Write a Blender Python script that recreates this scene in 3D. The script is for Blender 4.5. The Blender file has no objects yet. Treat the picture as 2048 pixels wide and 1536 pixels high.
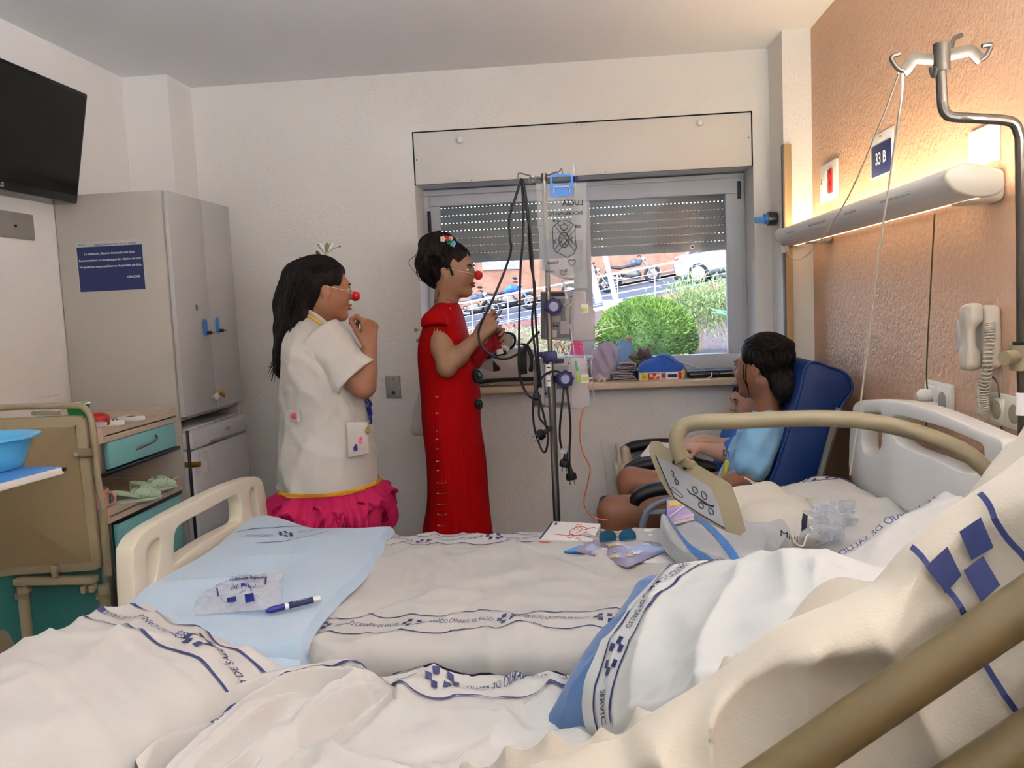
import bpy, bmesh, math, random
import numpy as np
from mathutils import Vector, Matrix, noise as mnoise
random.seed(7)
SC = bpy.context.scene
COL = SC.collection
# ---------------------------------------------------------------- camera
F_PX, CAM_H = 1710.9, 1.45
CR = Vector((0.99594345, 0.07795418, -0.04494214))
CU = Vector((0.03741905, 0.09541774, 0.99473377))
CW = Vector((-0.08183193, 0.99238027, -0.0921137))
cam_d = bpy.data.cameras.new('camera'); cam = bpy.data.objects.new('camera', cam_d); COL.objects.link(cam)
cam_d.sensor_width = 36.0; cam_d.lens = F_PX / 2048 * 36.0; cam_d.clip_start = 0.02; cam_d.clip_end = 200
m = Matrix(((CR.x, CU.x, -CW.x, 0), (CR.y, CU.y, -CW.y, 0), (CR.z, CU.z, -CW.z, CAM_H), (0, 0, 0, 1)))
cam.matrix_world = m
SC.camera = cam
# ---------------------------------------------------------------- world, sun, exposure
w = bpy.data.worlds.new('sky'); SC.world = w; w.use_nodes = True
nt = w.node_tree; nt.nodes.clear()
bg = nt.nodes.new('ShaderNodeBackground'); wo = nt.nodes.new('ShaderNodeOutputWorld')
sky = nt.nodes.new('ShaderNodeTexSky'); sky.sky_type = 'NISHITA'; sky.sun_disc = False
sky.sun_elevation = math.radians(50); sky.sun_rotation = math.radians(200); sky.altitude = 100; sky.dust_density = 2.0
nt.links.new(sky.outputs[0], bg.inputs[0]); nt.links.new(bg.outputs[0], wo.inputs[0])
bg.inputs[1].default_value = 0.36
sd = bpy.data.lights.new('sun', 'SUN'); sd.energy = .75; sd.angle = math.radians(3); sd.color = (1, .95, .86)
so = bpy.data.objects.new('sun', sd); COL.objects.link(so)
so.rotation_euler = Vector((0.45, 0.35, -1.0)).to_track_quat('-Z', 'Y').to_euler(); so.location = (0, 0, 30)
vs = SC.view_settings; vs.view_transform = 'Standard'; vs.look = 'None'; vs.exposure = 1.9; vs.gamma = 1.0; vs.use_curve_mapping = False
# ---------------------------------------------------------------- helpers
def V(*a): return Vector(a if len(a) > 1 else a[0])
def spot(px, py, Y=None, X=None, Z=None):
    "the point of the room seen along a sight line of the photograph at the depth Y (or side X, or height Z) where the thing stands"
    d = CR * ((px - 1024) / F_PX) - CU * ((py - 768) / F_PX) + CW
    t = Y / d.y if Y is not None else X / d.x if X is not None else (Z - CAM_H) / d.z
    return Vector((0, 0, CAM_H)) + d * t
def lin(h):
    if isinstance(h, str):
        h = h.lstrip('#'); c = [int(h[i:i+2], 16) / 255 for i in (0, 2, 4)]
        return tuple(x / 12.92 if x <= .04045 else ((x + .055) / 1.055) ** 2.4 for x in c) + (1,)
    return tuple(h)[:3] + (1,)
M = {}
def mat(name, col, rough=.6, metal=0.0, bump=None, var=None, trans=0, ior=1.45, emis=None, alpha=1.0, sheen=0, spec=.5, sss=0, aniso=None, coat=0):
    m = bpy.data.materials.new(name); m.use_nodes = True; n = m.node_tree; b = n.nodes['Principled BSDF']
    b.inputs['Base Color'].default_value = lin(col); b.inputs['Roughness'].default_value = rough; b.inputs['Metallic'].default_value = metal
    b.inputs['Transmission Weight'].default_value = trans; b.inputs['IOR'].default_value = ior; b.inputs['Alpha'].default_value = alpha
    b.inputs['Specular IOR Level'].default_value = spec; b.inputs['Coat Weight'].default_value = coat
    if sheen: b.inputs['Sheen Weight'].default_value = sheen; b.inputs['Sheen Roughness'].default_value = .5
    if sss: b.inputs['Subsurface Weight'].default_value = sss; b.inputs['Subsurface Radius'].default_value = (.02, .008, .004); b.inputs['Subsurface Scale'].default_value = .3
    if emis: b.inputs['Emission Color'].default_value = lin(emis[0]); b.inputs['Emission Strength'].default_value = emis[1]
    tc = None
    if bump or var or aniso: tc = n.nodes.new('ShaderNodeTexCoord')
    if bump:
        sc, st = bump[0], bump[1]
        t = n.nodes.new('ShaderNodeTexNoise'); t.inputs['Scale'].default_value = sc; t.inputs['Detail'].default_value = bump[2] if len(bump) > 2 else 3
        bp = n.nodes.new('ShaderNodeBump'); bp.inputs['Strength'].default_value = st; bp.inputs['Distance'].default_value = bump[3] if len(bump) > 3 else .002
        if aniso:
            mp = n.nodes.new('ShaderNodeMapping'); mp.inputs['Scale'].default_value = aniso; n.links.new(tc.outputs['Object'], mp.inputs[0]); n.links.new(mp.outputs[0], t.inputs['Vector'])
        else: n.links.new(tc.outputs['Object'], t.inputs['Vector'])
        n.links.new(t.outputs['Fac'], bp.inputs['Height']); n.links.new(bp.outputs[0], b.inputs['Normal'])
    if var:
        t = n.nodes.new('ShaderNodeTexNoise'); t.inputs['Scale'].default_value = var[0]; t.inputs['Detail'].default_value = 4
        if aniso:
            mp = n.nodes.new('ShaderNodeMapping'); mp.inputs['Scale'].default_value = aniso; n.links.new(tc.outputs['Object'], mp.inputs[0]); n.links.new(mp.outputs[0], t.inputs['Vector'])
        else: n.links.new(tc.outputs['Object'], t.inputs['Vector'])
        rp = n.nodes.new('ShaderNodeValToRGB'); c = lin(col); c2 = lin(var[1])
        rp.color_ramp.elements[0].position = .35; rp.color_ramp.elements[1].position = .65
        rp.color_ramp.elements[0].color = c; rp.color_ramp.elements[1].color = c2
        n.links.new(t.outputs['Fac'], rp.inputs[0]); n.links.new(rp.outputs[0], b.inputs['Base Color'])
    M[name] = m; return m
WL = {}
def wl(o): return WL.get(o.name, Vector((0, 0, 0))) if o else Vector((0, 0, 0))
def tag(o, label=None, cat=None, group=None, kind=None):
    if label: o['label'] = label
    if cat: o['category'] = cat
    if group: o['group'] = group
    if kind: o['kind'] = kind
    return o
def thing(name, label, cat, loc=(0, 0, 0), group=None):
    o = bpy.data.objects.new(name, None); COL.objects.link(o); o.location = loc; o.empty_display_size = .05
    WL[o.name] = Vector(loc); return tag(o, label, cat, group)
def link(name, me, material, parent=None, smooth=30, loc=None):
    "verts of me are in world coordinates"
    o = bpy.data.objects.new(name, me); COL.objects.link(o)
    if material is not None:
        for x in (material if isinstance(material, (list, tuple)) else [material]): me.materials.append(M[x] if isinstance(x, str) else x)
    if parent is not None:
        o.parent = parent; base = wl(parent)
    else:
        n = len(me.vertices); co = np.empty(n * 3); me.vertices.foreach_get('co', co); co = co.reshape(-1, 3)
        base = Vector(loc) if loc is not None else Vector(((co[:, 0].min() + co[:, 0].max()) / 2, (co[:, 1].min() + co[:, 1].max()) / 2, co[:, 2].min()))
        o.location = base
    me.transform(Matrix.Translation(-base)); WL[o.name] = base.copy()
    if smooth:
        me.shade_smooth()
        if smooth < 180: me.set_sharp_from_angle(angle=math.radians(smooth))
    return o
class MB:
    def __init__(s): s.v = []; s.f = []; s.mi = []
    def add(s, v, f, mi=0):
        o = len(s.v); s.v += [tuple(x) for x in v]; s.f += [tuple(i + o for i in q) for q in f]; s.mi += [mi] * len(f); return s
    def box(s, c, size, rot=None, bev=0, seg=2, mi=0):
        bm = bmesh.new(); bmesh.ops.create_cube(bm, size=1); bmesh.ops.scale(bm, vec=size, verts=bm.verts)
        if bev: bmesh.ops.bevel(bm, geom=bm.edges[:], offset=min(bev, min(size) * .49), segments=seg, profile=.5, affect='EDGES')
        return s.bm(bm, c, rot, mi)
    def bm(s, bm, c=(0, 0, 0), rot=None, mi=0):
        bm.verts.index_update(); mt = rot if rot is not None else Matrix.Identity(3); c = Vector(c)
        vv = [mt @ v.co + c for v in bm.verts]; ff = [[v.index for v in f.verts] for f in bm.faces]; bm.free(); return s.add(vv, ff, mi)
    def cyl(s, p0, p1, r0, r1=None, seg=16, cap=True, mi=0):
        p0 = Vector(p0); p1 = Vector(p1); r1 = r0 if r1 is None else r1; q = (p1 - p0).normalized()
        a = q.orthogonal().normalized(); b = q.cross(a); vv = []; ff = []
        for p, r in ((p0, r0), (p1, r1)):
            for i in range(seg):
                t = 2 * math.pi * i / seg; vv.append(p + a * (r * math.cos(t)) + b * (r * math.sin(t)))
        for i in range(seg): j = (i + 1) % seg; ff.append((i, j, seg + j, seg + i))
        if cap: ff.append(tuple(range(seg - 1, -1, -1))); ff.append(tuple(range(seg, 2 * seg)))
        return s.add(vv, ff, mi)
    def tube(s, pts, r, seg=8, closed=False, smooth=0, cap=True, mi=0, flat=None):
        P = [Vector(p) for p in pts]
        if smooth: P = catmull(P, smooth, closed)
        n = len(P); rr = r if isinstance(r, (list, tuple)) else [r] * n
        if len(rr) != n: rr = list(np.interp(np.linspace(0, 1, n), np.linspace(0, 1, len(rr)), rr))
        vv = []; ff = []; up = None
        for i in range(n):
            t = (P[(i + 1) % n] - P[i - 1]) if closed else P[min(i + 1, n - 1)] - P[max(i - 1, 0)]
            t = t.normalized() if t.length > 1e-9 else Vector((0, 0, 1))
            if up is None: up = t.orthogonal().normalized() if flat is None else (Vector(flat[0]) - t * Vector(flat[0]).dot(t)).normalized()
            else:
                up = (Vector(flat[0]) if flat is not None else up); up = up - t * up.dot(t); up = up.normalized() if up.length > 1e-6 else t.orthogonal().normalized()
            b = t.cross(up)
            for k in range(seg):
                a = 2 * math.pi * (k + .5) / seg
                vv.append(P[i] + up * (math.cos(a) * rr[i]) + b * (math.sin(a) * rr[i] * (flat[1] if flat else 1)))
        m = n if closed else n - 1
        for i in range(m):
            j = (i + 1) % n
            for k in range(seg): l = (k + 1) % seg; ff.append((i * seg + k, i * seg + l, j * seg + l, j * seg + k))
        if cap and not closed: ff.append(tuple(range(seg - 1, -1, -1))); ff.append(tuple(range((n - 1) * seg, n * seg)))
        return s.add(vv, ff, mi)
    def lathe(s, prof, c=(0, 0, 0), seg=24, rot=None, mi=0, sx=1, sy=1):
        vv = []; ff = []; n = len(prof); c = Vector(c); mt = rot if rot is not None else Matrix.Identity(3)
        for r, z in prof:
            for k in range(seg): a = 2 * math.pi * k / seg; vv.append(mt @ Vector((r * sx * math.cos(a), r * sy * math.sin(a), z)) + c)
        for i in range(n - 1):
            for k in range(seg): l = (k + 1) % seg; ff.append((i * seg + k, i * seg + l, (i + 1) * seg + l, (i + 1) * seg + k))
        if prof[0][0] > 1e-5: ff.append(tuple(range(seg - 1, -1, -1)))
        if prof[-1][0] > 1e-5: ff.append(tuple(range((n - 1) * seg, n * seg)))
        return s.add(vv, ff, mi)
    def sph(s, c, r, seg=16, rings=10, mi=0, rot=None):
        r = (r, r, r) if not hasattr(r, '__len__') else r; mt = rot if rot is not None else Matrix.Identity(3); c = Vector(c)
        vv = [mt @ Vector((0, 0, r[2])) + c]; ff = []
        for i in range(1, rings):
            p = math.pi * i / rings
            for k in range(seg): a = 2 * math.pi * k / seg; vv.append(mt @ Vector((r[0] * math.sin(p) * math.cos(a), r[1] * math.sin(p) * math.sin(a), r[2] * math.cos(p))) + c)
        vv.append(mt @ Vector((0, 0, -r[2])) + c); L = len(vv) - 1
        for k in range(seg): ff.append((0, 1 + k, 1 + (k + 1) % seg)); ff.append((L, L - seg + (k + 1) % seg, L - seg + k))
        for i in range(rings - 2):
            for k in range(seg): a = 1 + i * seg; l = (k + 1) % seg; ff.append((a + k, a + seg + k, a + seg + l, a + l))
        return s.add(vv, ff, mi)
    def prism(s, poly, fn, d, mi=0, holes=None, bev=0):
        "poly: 2d outline; fn(x, y, t) -> 3d, t in 0..d ; holes: list of 2d outlines"
        bm = bmesh.new()
        if holes:
            es = []
            for lp in [poly] + holes:
                vs_ = [bm.verts.new((p[0], p[1], 0)) for p in lp]; es += [bm.edges.new((vs_[i], vs_[(i + 1) % len(vs_)])) for i in range(len(vs_))]
            bmesh.ops.triangle_fill(bm, use_beauty=True, use_dissolve=False, edges=es)
            # drop triangles that fill holes
            def inside(p, lp):
                c = False; n = len(lp)
                for i in range(n):
                    a, b = lp[i], lp[i - 1]
                    if (a[1] > p[1]) != (b[1] > p[1]) and p[0] < (b[0] - a[0]) * (p[1] - a[1]) / (b[1] - a[1]) + a[0]: c = not c
                return c
            kill = [f for f in bm.faces if (lambda q: (not inside(q, poly)) or any(inside(q, h) for h in holes))(f.calc_center_median())]
            bmesh.ops.delete(bm, geom=kill, context='FACES')
            for f in bm.faces:
                if f.normal.z < 0: f.normal_flip()
        else:
            bm.faces.new([bm.verts.new((p[0], p[1], 0)) for p in poly])
            bm.normal_update()
            for f in bm.faces:
                if f.normal.z < 0: f.normal_flip()
        r = bmesh.ops.extrude_face_region(bm, geom=bm.faces[:])
        top = [g for g in r['geom'] if isinstance(g, bmesh.types.BMVert)]
        for v in top: v.co.z = 1.0
        bmesh.ops.recalc_face_normals(bm, faces=bm.faces[:])
        if bev:
            ed = [e for e in bm.edges if e.verts[0].co.z == e.verts[1].co.z and len(e.link_faces) == 2 and abs(e.link_faces[0].normal.dot(e.link_faces[1].normal)) < .5]
            for v in bm.verts: v.co.z *= d
            bmesh.ops.bevel(bm, geom=ed, offset=bev, segments=2, profile=.5, affect='EDGES', clamp_overlap=True)
            for v in bm.verts: v.co.z /= d
        for v in bm.verts: v.co = Vector(fn(v.co.x, v.co.y, v.co.z * d))
        return s.bm(bm, mi=mi)
    def grid(s, S, us, vs_, mi=0, closeu=False, closev=False):
        nu, nv = len(us), len(vs_); vv = [S(u, v) for u in us for v in vs_]; ff = []
        for i in range(nu if closeu else nu - 1):
            for j in range(nv if closev else nv - 1):
                a, b = (i + 1) % nu, (j + 1) % nv; ff.append((i * nv + j, a * nv + j, a * nv + b, i * nv + b))
        return s.add(vv, ff, mi)
    def mesh(s, name='m'):
        me = bpy.data.meshes.new(name); me.from_pydata(s.v, [], s.f)
        if any(s.mi): me.polygons.foreach_set('material_index', s.mi)
        me.update(); return me
    def build(s, name, material, parent=None, smooth=30, fix=True, loc=None):
        me = s.mesh(name)
        if fix:
            bm = bmesh.new(); bm.from_mesh(me); bmesh.ops.recalc_face_normals(bm, faces=bm.faces[:]); bm.to_mesh(me); bm.free()
        return link(name, me, material, parent, smooth, loc)
def catmull(P, n, closed=False):
    out = []; L = len(P); rng = range(L if closed else L - 1)
    for i in rng:
        p0 = P[i - 1] if (closed or i > 0) else P[0] * 2 - P[1]; p1 = P[i]; p2 = P[(i + 1) % L]; p3 = P[(i + 2) % L] if (closed or i + 2 < L) else P[-1] * 2 - P[-2]
        for k in range(n):
            t = k / n; out.append(.5 * ((2 * p1) + (p2 - p0) * t + (2 * p0 - 5 * p1 + 4 * p2 - p3) * t * t + (3 * p1 - p0 - 3 * p2 + p3) * t ** 3))
    if not closed: out.append(P[-1].copy())
    return out
def rot3(x=0, y=0, z=0):
    return (Matrix.Rotation(math.radians(z), 3, 'Z') @ Matrix.Rotation(math.radians(y), 3, 'Y') @ Matrix.Rotation(math.radians(x), 3, 'X'))
def frame3(xa, ya):
    "matrix with columns x,y,z axes from x axis and approximate y axis"
    x = Vector(xa).normalized(); z = x.cross(Vector(ya)).normalized(); y = z.cross(x); return Matrix((x, y, z)).transposed()
def rbox2(w, h, r, n=5, cx=0, cy=0):
    out = []
    for (sx, sy, a0) in ((1, 1, 0), (-1, 1, 90), (-1, -1, 180), (1, -1, 270)):
        for i in range(n + 1):
            a = math.radians(a0 + 90 * i / n); out.append((cx + sx * (w / 2 - r) + r * math.cos(a), cy + sy * (h / 2 - r) + r * math.sin(a)))
    return out
def sm(a, b, x):
    t = min(1, max(0, (x - a) / (b - a))); return t * t * (3 - 2 * t)
def fbm(x, y, z=0, o=3):
    s = 0; a = 1
    for i in range(o): s += a * mnoise.noise((x, y, z)); x *= 2.03; y *= 2.03; a *= .5
    return s
def crease(u, v, ang, sc, seed, sharp=2.0, st=.22):
    c, s = math.cos(math.radians(ang)), math.sin(math.radians(ang)); a, b = (u * c + v * s) * sc, (-u * s + v * c) * sc * st; a += .35 * mnoise.noise((a * .6, b * 1.7, seed + 9.1))
    return max(0, 1 - abs(mnoise.noise((a, b, seed))) * 2.4) ** sharp
_tc = {}
def text2(txt, size=1.0, bold=0.0, italic=0.0, mirror=False, sp=1.0):
    "flat outline lettering -> verts2d, faces ; baseline at 0, centred in x"
    key = (txt, bold, italic, mirror, sp)
    if key not in _tc:
        cu = bpy.data.curves.new('lettering', 'FONT'); cu.body = txt; cu.size = 1; cu.offset = bold; cu.shear = italic; cu.align_x = 'CENTER'; cu.space_character = sp
        cu.resolution_u = 3
        o = bpy.data.objects.new('lettering', cu); me = bpy.data.meshes.new_from_object(o)
        v = [(p.co.x * (-1 if mirror else 1), p.co.y) for p in me.vertices]; f = [tuple(p.vertices) for p in me.polygons]
        bpy.data.objects.remove(o); bpy.data.curves.remove(cu); bpy.data.meshes.remove(me); _tc[key] = (v, f)
    v, f = _tc[key]; return [(x * size, y * size) for x, y in v], f
def put_text(mb, txt, size, fn, mi=0, **k):
    v, f = text2(txt, size, **k); return mb.add([fn(x, y) for x, y in v], f, mi)
def plane_fn(c, xa, ya, off=0.0):
    c = Vector(c); x = Vector(xa).normalized(); y = Vector(ya).normalized(); n = x.cross(y); return lambda a, b, t=0: c + x * a + y * b + n * (t + off)
# ---- cloth prints: flat shapes carried along a path (p(t), in metres of cloth) on a cloth surface S(u, v)
def on_cloth(S, off=.0015, e=.004, flip=False):
    def fn(u, v):
        p = S(u, v); a = S(u + e, v) - S(u - e, v); b = S(u, v + e) - S(u, v - e); n = a.cross(b)
        n = n.normalized() if n.length > 1e-12 else Vector((0, 0, 1))
        if flip: n = -n
        return p + n * off
    return fn
def path_fn(pts):
    P = catmull([Vector((p[0], p[1], 0)) for p in pts], 12); L = [0]
    for i in range(1, len(P)): L.append(L[-1] + (P[i] - P[i - 1]).length)
    L = np.array(L); X = np.array([p.x for p in P]); Y = np.array([p.y for p in P])
    def fn(s, w):
        x = np.interp(s, L, X); y = np.interp(s, L, Y); d = .004
        tx = np.interp(s + d, L, X) - np.interp(s - d, L, X); ty = np.interp(s + d, L, Y) - np.interp(s - d, L, Y); l = math.hypot(tx, ty) or 1
        return float(x - ty / l * w), float(y + tx / l * w)
    return fn, float(L[-1])
def band(mb, S, pts, width=.095, line=.004, start=0.0, flip=False, sgn=1, txt='SERVICIO CANARIO DE SALUD', th=.016, tw=.15, pitch=.221, lines=(1, 1), off=.0015, rev=False, ex=.0105, ey=.0145, end=None, gap=.02):
    "the woven band of the sheets: two lines, the checked marks and the name of the health service between them"
    cl = on_cloth(S, off, flip=flip); pf, L = path_fn(pts); L = end or L
    n = max(8, int(L / .008))
    for k, s_ in enumerate((1, -1)):
        if not lines[k]: continue
        w0 = s_ * width / 2; vv = []; ff = []
        for i in range(n + 1):
            t = L * i / n
            for j in (0, 1): vv.append(cl(*pf(t, w0 + (j - .5) * line)))
        for i in range(n): ff.append((2 * i, 2 * i + 1, 2 * i + 3, 2 * i + 2))
        mb.add(vv, ff)
    v, f = text2(txt, 1.0); W = max(x for x, y in v) - min(x for x, y in v); t = start - pitch
    while t < L + pitch:
        for dx, dy in ((0, 0), (1, .95), (1, -.95), (3.0, .95), (4.0, 0), (3.0, -.95)):
            c = t + (dx - 2) * ex
            if c < .01 or c > L - .01: continue
            q = [(c + (a + .18 * b) * ex, (dy + b) * ey * .95) for (a, b) in ((-.5, -.5), (.5, -.5), (.5, .5), (-.5, .5))]
            mb.add([cl(*pf(a, b)) for a, b in q], [(0, 1, 2, 3)])
        c = t + pitch / 2; d = -1 if rev else 1; ss = [c + d * x * tw / W for x, y in v]; ok = [.003 < q < L - .003 for q in ss]
        if any(ok): mb.add([cl(*pf(min(max(ss[i], 0), L), d * (y - .35) * th / .7)) for i, (x, y) in enumerate(v)], [q for q in f if all(ok[z] for z in q)])
        t += pitch
    return mb
# ---- soft bodies: blended distance fields turned into one continuous surface
class Soft:
    def __init__(s, res=.006, k=.02): s.p = []; s.res = res; s.k = k
    def _a(s, kind, bb, fn, k, op): s.p.append((np.array(bb[0], float), np.array(bb[1], float), fn, s.k if k is None else k, op)); return s
    def cap(s, a, b, ra, rb=None, k=None, op='+', sq=None):
        a = np.array(a, float); b = np.array(b, float); rb = ra if rb is None else rb; R = max(ra, rb); ab = b - a; L2 = ab @ ab + 1e-12
        def fn(x, y, z):
            px, py, pz = x - a[0], y - a[1], z - a[2]; t = np.clip((px * ab[0] + py * ab[1] + pz * ab[2]) / L2, 0, 1)
            dx, dy, dz = px - t * ab[0], py - t * ab[1], pz - t * ab[2]
            if sq is not None: # squash: thinner along a direction
                n = np.array(sq[0], float); n = n / np.linalg.norm(n); c = (dx * n[0] + dy * n[1] + dz * n[2]) * (1 / sq[1] - 1)
                dx, dy, dz = dx + c * n[0], dy + c * n[1], dz + c * n[2]
            return np.sqrt(dx * dx + dy * dy + dz * dz) - (ra + t * (rb - ra))
        return s._a('c', (np.minimum(a, b) - R, np.maximum(a, b) + R), fn, k, op)
    def chain(s, pts, rs, k=None, op='+', sq=None):
        for i in range(len(pts) - 1): s.cap(pts[i], pts[i + 1], rs[i], rs[i + 1], k, op, sq)
        return s
    def ell(s, c, r, rot=None, k=None, op='+'):
        c = np.array(c, float); r = np.array(r if hasattr(r, '__len__') else (r, r, r), float); Rm = np.array(rot if rot is not None else Matrix.Identity(3)); e = np.sqrt((Rm ** 2) @ (r ** 2)); mn = r.min()
        def fn(x, y, z):
            p = (x - c[0], y - c[1], z - c[2]); q = [(Rm[0, i] * p[0] + Rm[1, i] * p[1] + Rm[2, i] * p[2]) for i in range(3)]
            k0 = np.sqrt(sum((q[i] / r[i]) ** 2 for i in range(3))); k1 = np.sqrt(sum((q[i] / r[i] ** 2) ** 2 for i in range(3))) + 1e-9
            return np.where(k0 < 1e-4, -mn, k0 * (k0 - 1) / k1)
        return s._a('e', (c - e, c + e), fn, k, op)
    def box(s, c, h, r=.01, rot=None, k=None, op='+'):
        c = np.array(c, float); h = np.array(h, float) - r; Rm = np.array(rot if rot is not None else Matrix.Identity(3)); e = np.abs(Rm) @ (h + r)
        def fn(x, y, z):
            p = (x - c[0], y - c[1], z - c[2]); q = [np.abs(Rm[0, i] * p[0] + Rm[1, i] * p[1] + Rm[2, i] * p[2]) - h[i] for i in range(3)]
            o = np.sqrt(sum(np.maximum(t, 0) ** 2 for t in q)); return o + np.minimum(np.maximum(np.maximum(q[0], q[1]), q[2]), 0) - r
        return s._a('b', (c - e, c + e), fn, k, op)
    def cut(s, c, n, k=.004):
        "remove everything on the side of n beyond c"
        c = np.array(c, float); n = np.array(n, float); n = n / np.linalg.norm(n)
        fn = lambda x, y, z: -((x - c[0]) * n[0] + (y - c[1]) * n[1] + (z - c[2]) * n[2])
        s.p.append((None, None, fn, k, 'x')); return s
    def mesh(s, disp=None, smooth=1):
        h = s.res; add = [p for p in s.p if p[4] == '+']
        lo = np.min([p[0] for p in add], 0) - 3 * h - .01; hi = np.max([p[1] for p in add], 0) + 3 * h + .01
        n = np.ceil((hi - lo) / h).astype(int) + 1; G = np.full(n, 1.0, np.float32); ax = [lo[i] + h * np.arange(n[i]) for i in range(3)]
        for bl, bh, fn, k, op in s.p:
            if bl is None: sl = (slice(None),) * 3
            else:
                mgn = 1.5 * k + 3 * h; a = np.maximum(np.floor((bl - mgn - lo) / h).astype(int), 0); b = np.minimum(np.ceil((bh + mgn - lo) / h).astype(int) + 1, n); sl = tuple(slice(a[i], b[i]) for i in range(3))
            if any(x.stop is not None and x.stop <= x.start for x in sl): continue
            x, y, z = np.meshgrid(*(ax[i][sl[i]] for i in range(3)), indexing='ij', sparse=True); d = np.broadcast_to(fn(x, y, z), G[sl].shape); g = G[sl]
            if op == '+': hh = np.maximum(k - np.abs(g - d), 0) / max(k, 1e-6); G[sl] = np.minimum(g, d) - hh * hh * k * .25
            else: hh = np.maximum(k - np.abs(g + d), 0) / max(k, 1e-6); G[sl] = np.maximum(g, -d) + hh * hh * k * .25
        # surface nets
        S = G < 0; nx, ny, nz = n; c8 = np.zeros((nx - 1, ny - 1, nz - 1), np.int8)
        for i in (0, 1):
            for j in (0, 1):
                for k in (0, 1): c8 += S[i:nx - 1 + i, j:ny - 1 + j, k:nz - 1 + k]
        act = (c8 > 0) & (c8 < 8); idx = -np.ones(act.shape, np.int64); cells = np.argwhere(act); N = len(cells); idx[act] = np.arange(N)
        acc = np.zeros((N, 3)); cnt = np.zeros(N); ci, cj, ck = cells.T
        for axn in range(3):
            for p in (0, 1):
                for q in (0, 1):
                    o = [0, 0, 0]; oth = [t for t in range(3) if t != axn]; o[oth[0]] = p; o[oth[1]] = q; e = o.copy(); e[axn] = 1
                    g0 = G[ci + o[0], cj + o[1], ck + o[2]]; g1 = G[ci + e[0], cj + e[1], ck + e[2]]; mk = (g0 < 0) != (g1 < 0)
                    t = np.where(mk, g0 / (g0 - g1 + 1e-20), 0); pt = np.array(o, float)[None].repeat(N, 0); pt[:, axn] = t; acc += pt * mk[:, None]; cnt += mk
        vert = lo + h * (cells + acc / cnt[:, None]); quads = []
        for axn in range(3):
            o1, o2 = [(1, 2), (2, 0), (0, 1)][axn]
            sl0 = [slice(1, -1)] * 3; sl0[axn] = slice(0, -1); sl1 = [slice(1, -1)] * 3; sl1[axn] = slice(1, None)
            a, b = S[tuple(sl0)], S[tuple(sl1)]; E = np.argwhere(a != b)
            if not len(E): continue
            fl = a[tuple(E.T)]; E = E.copy()
            for t in range(3):
                if t != axn: E[:, t] += 1
            def at(d1, d2):
                q = E.copy(); q[:, o1] -= d1; q[:, o2] -= d2; return idx[q[:, 0], q[:, 1], q[:, 2]]
            Q = np.stack([at(1, 1), at(0, 1), at(0, 0), at(1, 0)], 1); Q[~fl] = Q[~fl][:, ::-1]; quads.append(Q)
        Q = np.concatenate(quads); Q = Q[(Q >= 0).all(1)]
        for _ in range(smooth):
            A = np.zeros_like(vert); c = np.zeros(N)
            for i in range(4):
                for j in (1, 3): np.add.at(A, Q[:, i], vert[Q[:, (i + j) % 4]]); np.add.at(c, Q[:, i], 1)
            vert = .5 * vert + .5 * A / np.maximum(c, 1)[:, None]
        if disp is not None: vert = disp(vert, Q)
        me = bpy.data.meshes.new('soft'); me.vertices.add(N); me.vertices.foreach_set('co', vert.astype(np.float32).ravel())
        me.loops.add(len(Q) * 4); me.loops.foreach_set('vertex_index', Q.astype(np.int32).ravel()); me.polygons.add(len(Q)); me.polygons.foreach_set('loop_start', np.arange(0, len(Q) * 4, 4, dtype=np.int32))
        me.update(calc_edges=True); me.validate(); return me
    def build(s, name, material, parent=None, disp=None, smooth=1, shade=180, loc=None): return link(name, s.mesh(disp, smooth), material, parent, shade, loc)
def dup(root, loc, label=None, group=None):
    r = root.copy(); COL.objects.link(r); r.location = loc; WL[r.name] = Vector(loc)
    if label: r['label'] = label
    if group: r['group'] = group
    for ch in list(root.children):
        c = ch.copy(); COL.objects.link(c); c.parent = r
        for g in ch.children:
            d = g.copy(); COL.objects.link(d); d.parent = c
    return r
def kids(o, d=0):
    for c in list(o.children): yield c; yield from kids(c)
# ---------------------------------------------------------------- materials
mat('wall_white', '#ebe8e3', .8, bump=(130, .35, 3, .004), var=(1.2, '#e8e4de'))
mat('wall_back_m', '#e8e6e0', .75, bump=(90, .5, 3, .005), var=(.8, '#e5e2db'))
mat('wall_orange', '#d6ae90', .45, bump=(75, .9, 2.5, .006), var=(2.5, '#d2a98a'))
mat('ceiling_m', '#eeeeee', .85)
mat('floor_m', '#8f8a82', .4, var=(30, '#7e7a74'))
mat('panel_white', '#dedbd4', .45)
mat('frame_alu', '#c9ced4', .4, metal=.0, spec=.4)
mat('dark_gap', '#0c0c0c', .8)
mat('sill_m', '#cdb594', .4, var=(8, '#d8c5a8'))
mat('slat_m', '#8b8e86', .55)
mat('slat_dark', '#4b4a44', .6)
mat('wood_strip', '#bfa57c', .5, var=(3, '#ab9068'), aniso=(20, 20, 1))
mat('wood_edge', '#6e6860', .6)
mat('plastic_white', '#e4e1da', .4)
mat('plastic_cream', '#d9d1bd', .42)
mat('plastic_beige', '#574b2e', .45)
mat('beige_light', '#857c62', .45)
mat('membrane_grey', '#8b8c90', .4)
mat('tv_black', '#080808', .4, spec=.3)
mat('tv_screen', '#040404', .15, spec=.2)
mat('print_white', '#e6e6e4', .6)
mat('navy', '#1f2a5c', .55)
mat('navy_print', '#3b3f6c', .75)
mat('grey_plate', '#9a9891', .5, metal=.3)
mat('ward_grey', '#b3aea5', .5, bump=(400, .1))
mat('ward_door', '#b9b8b6', .42)
mat('steel', '#8d8c88', .28, metal=1)
mat('steel_dark', '#5d5a55', .3, metal=1)
mat('pole_bronze', '#4b463e', .38, metal=.6)
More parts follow.
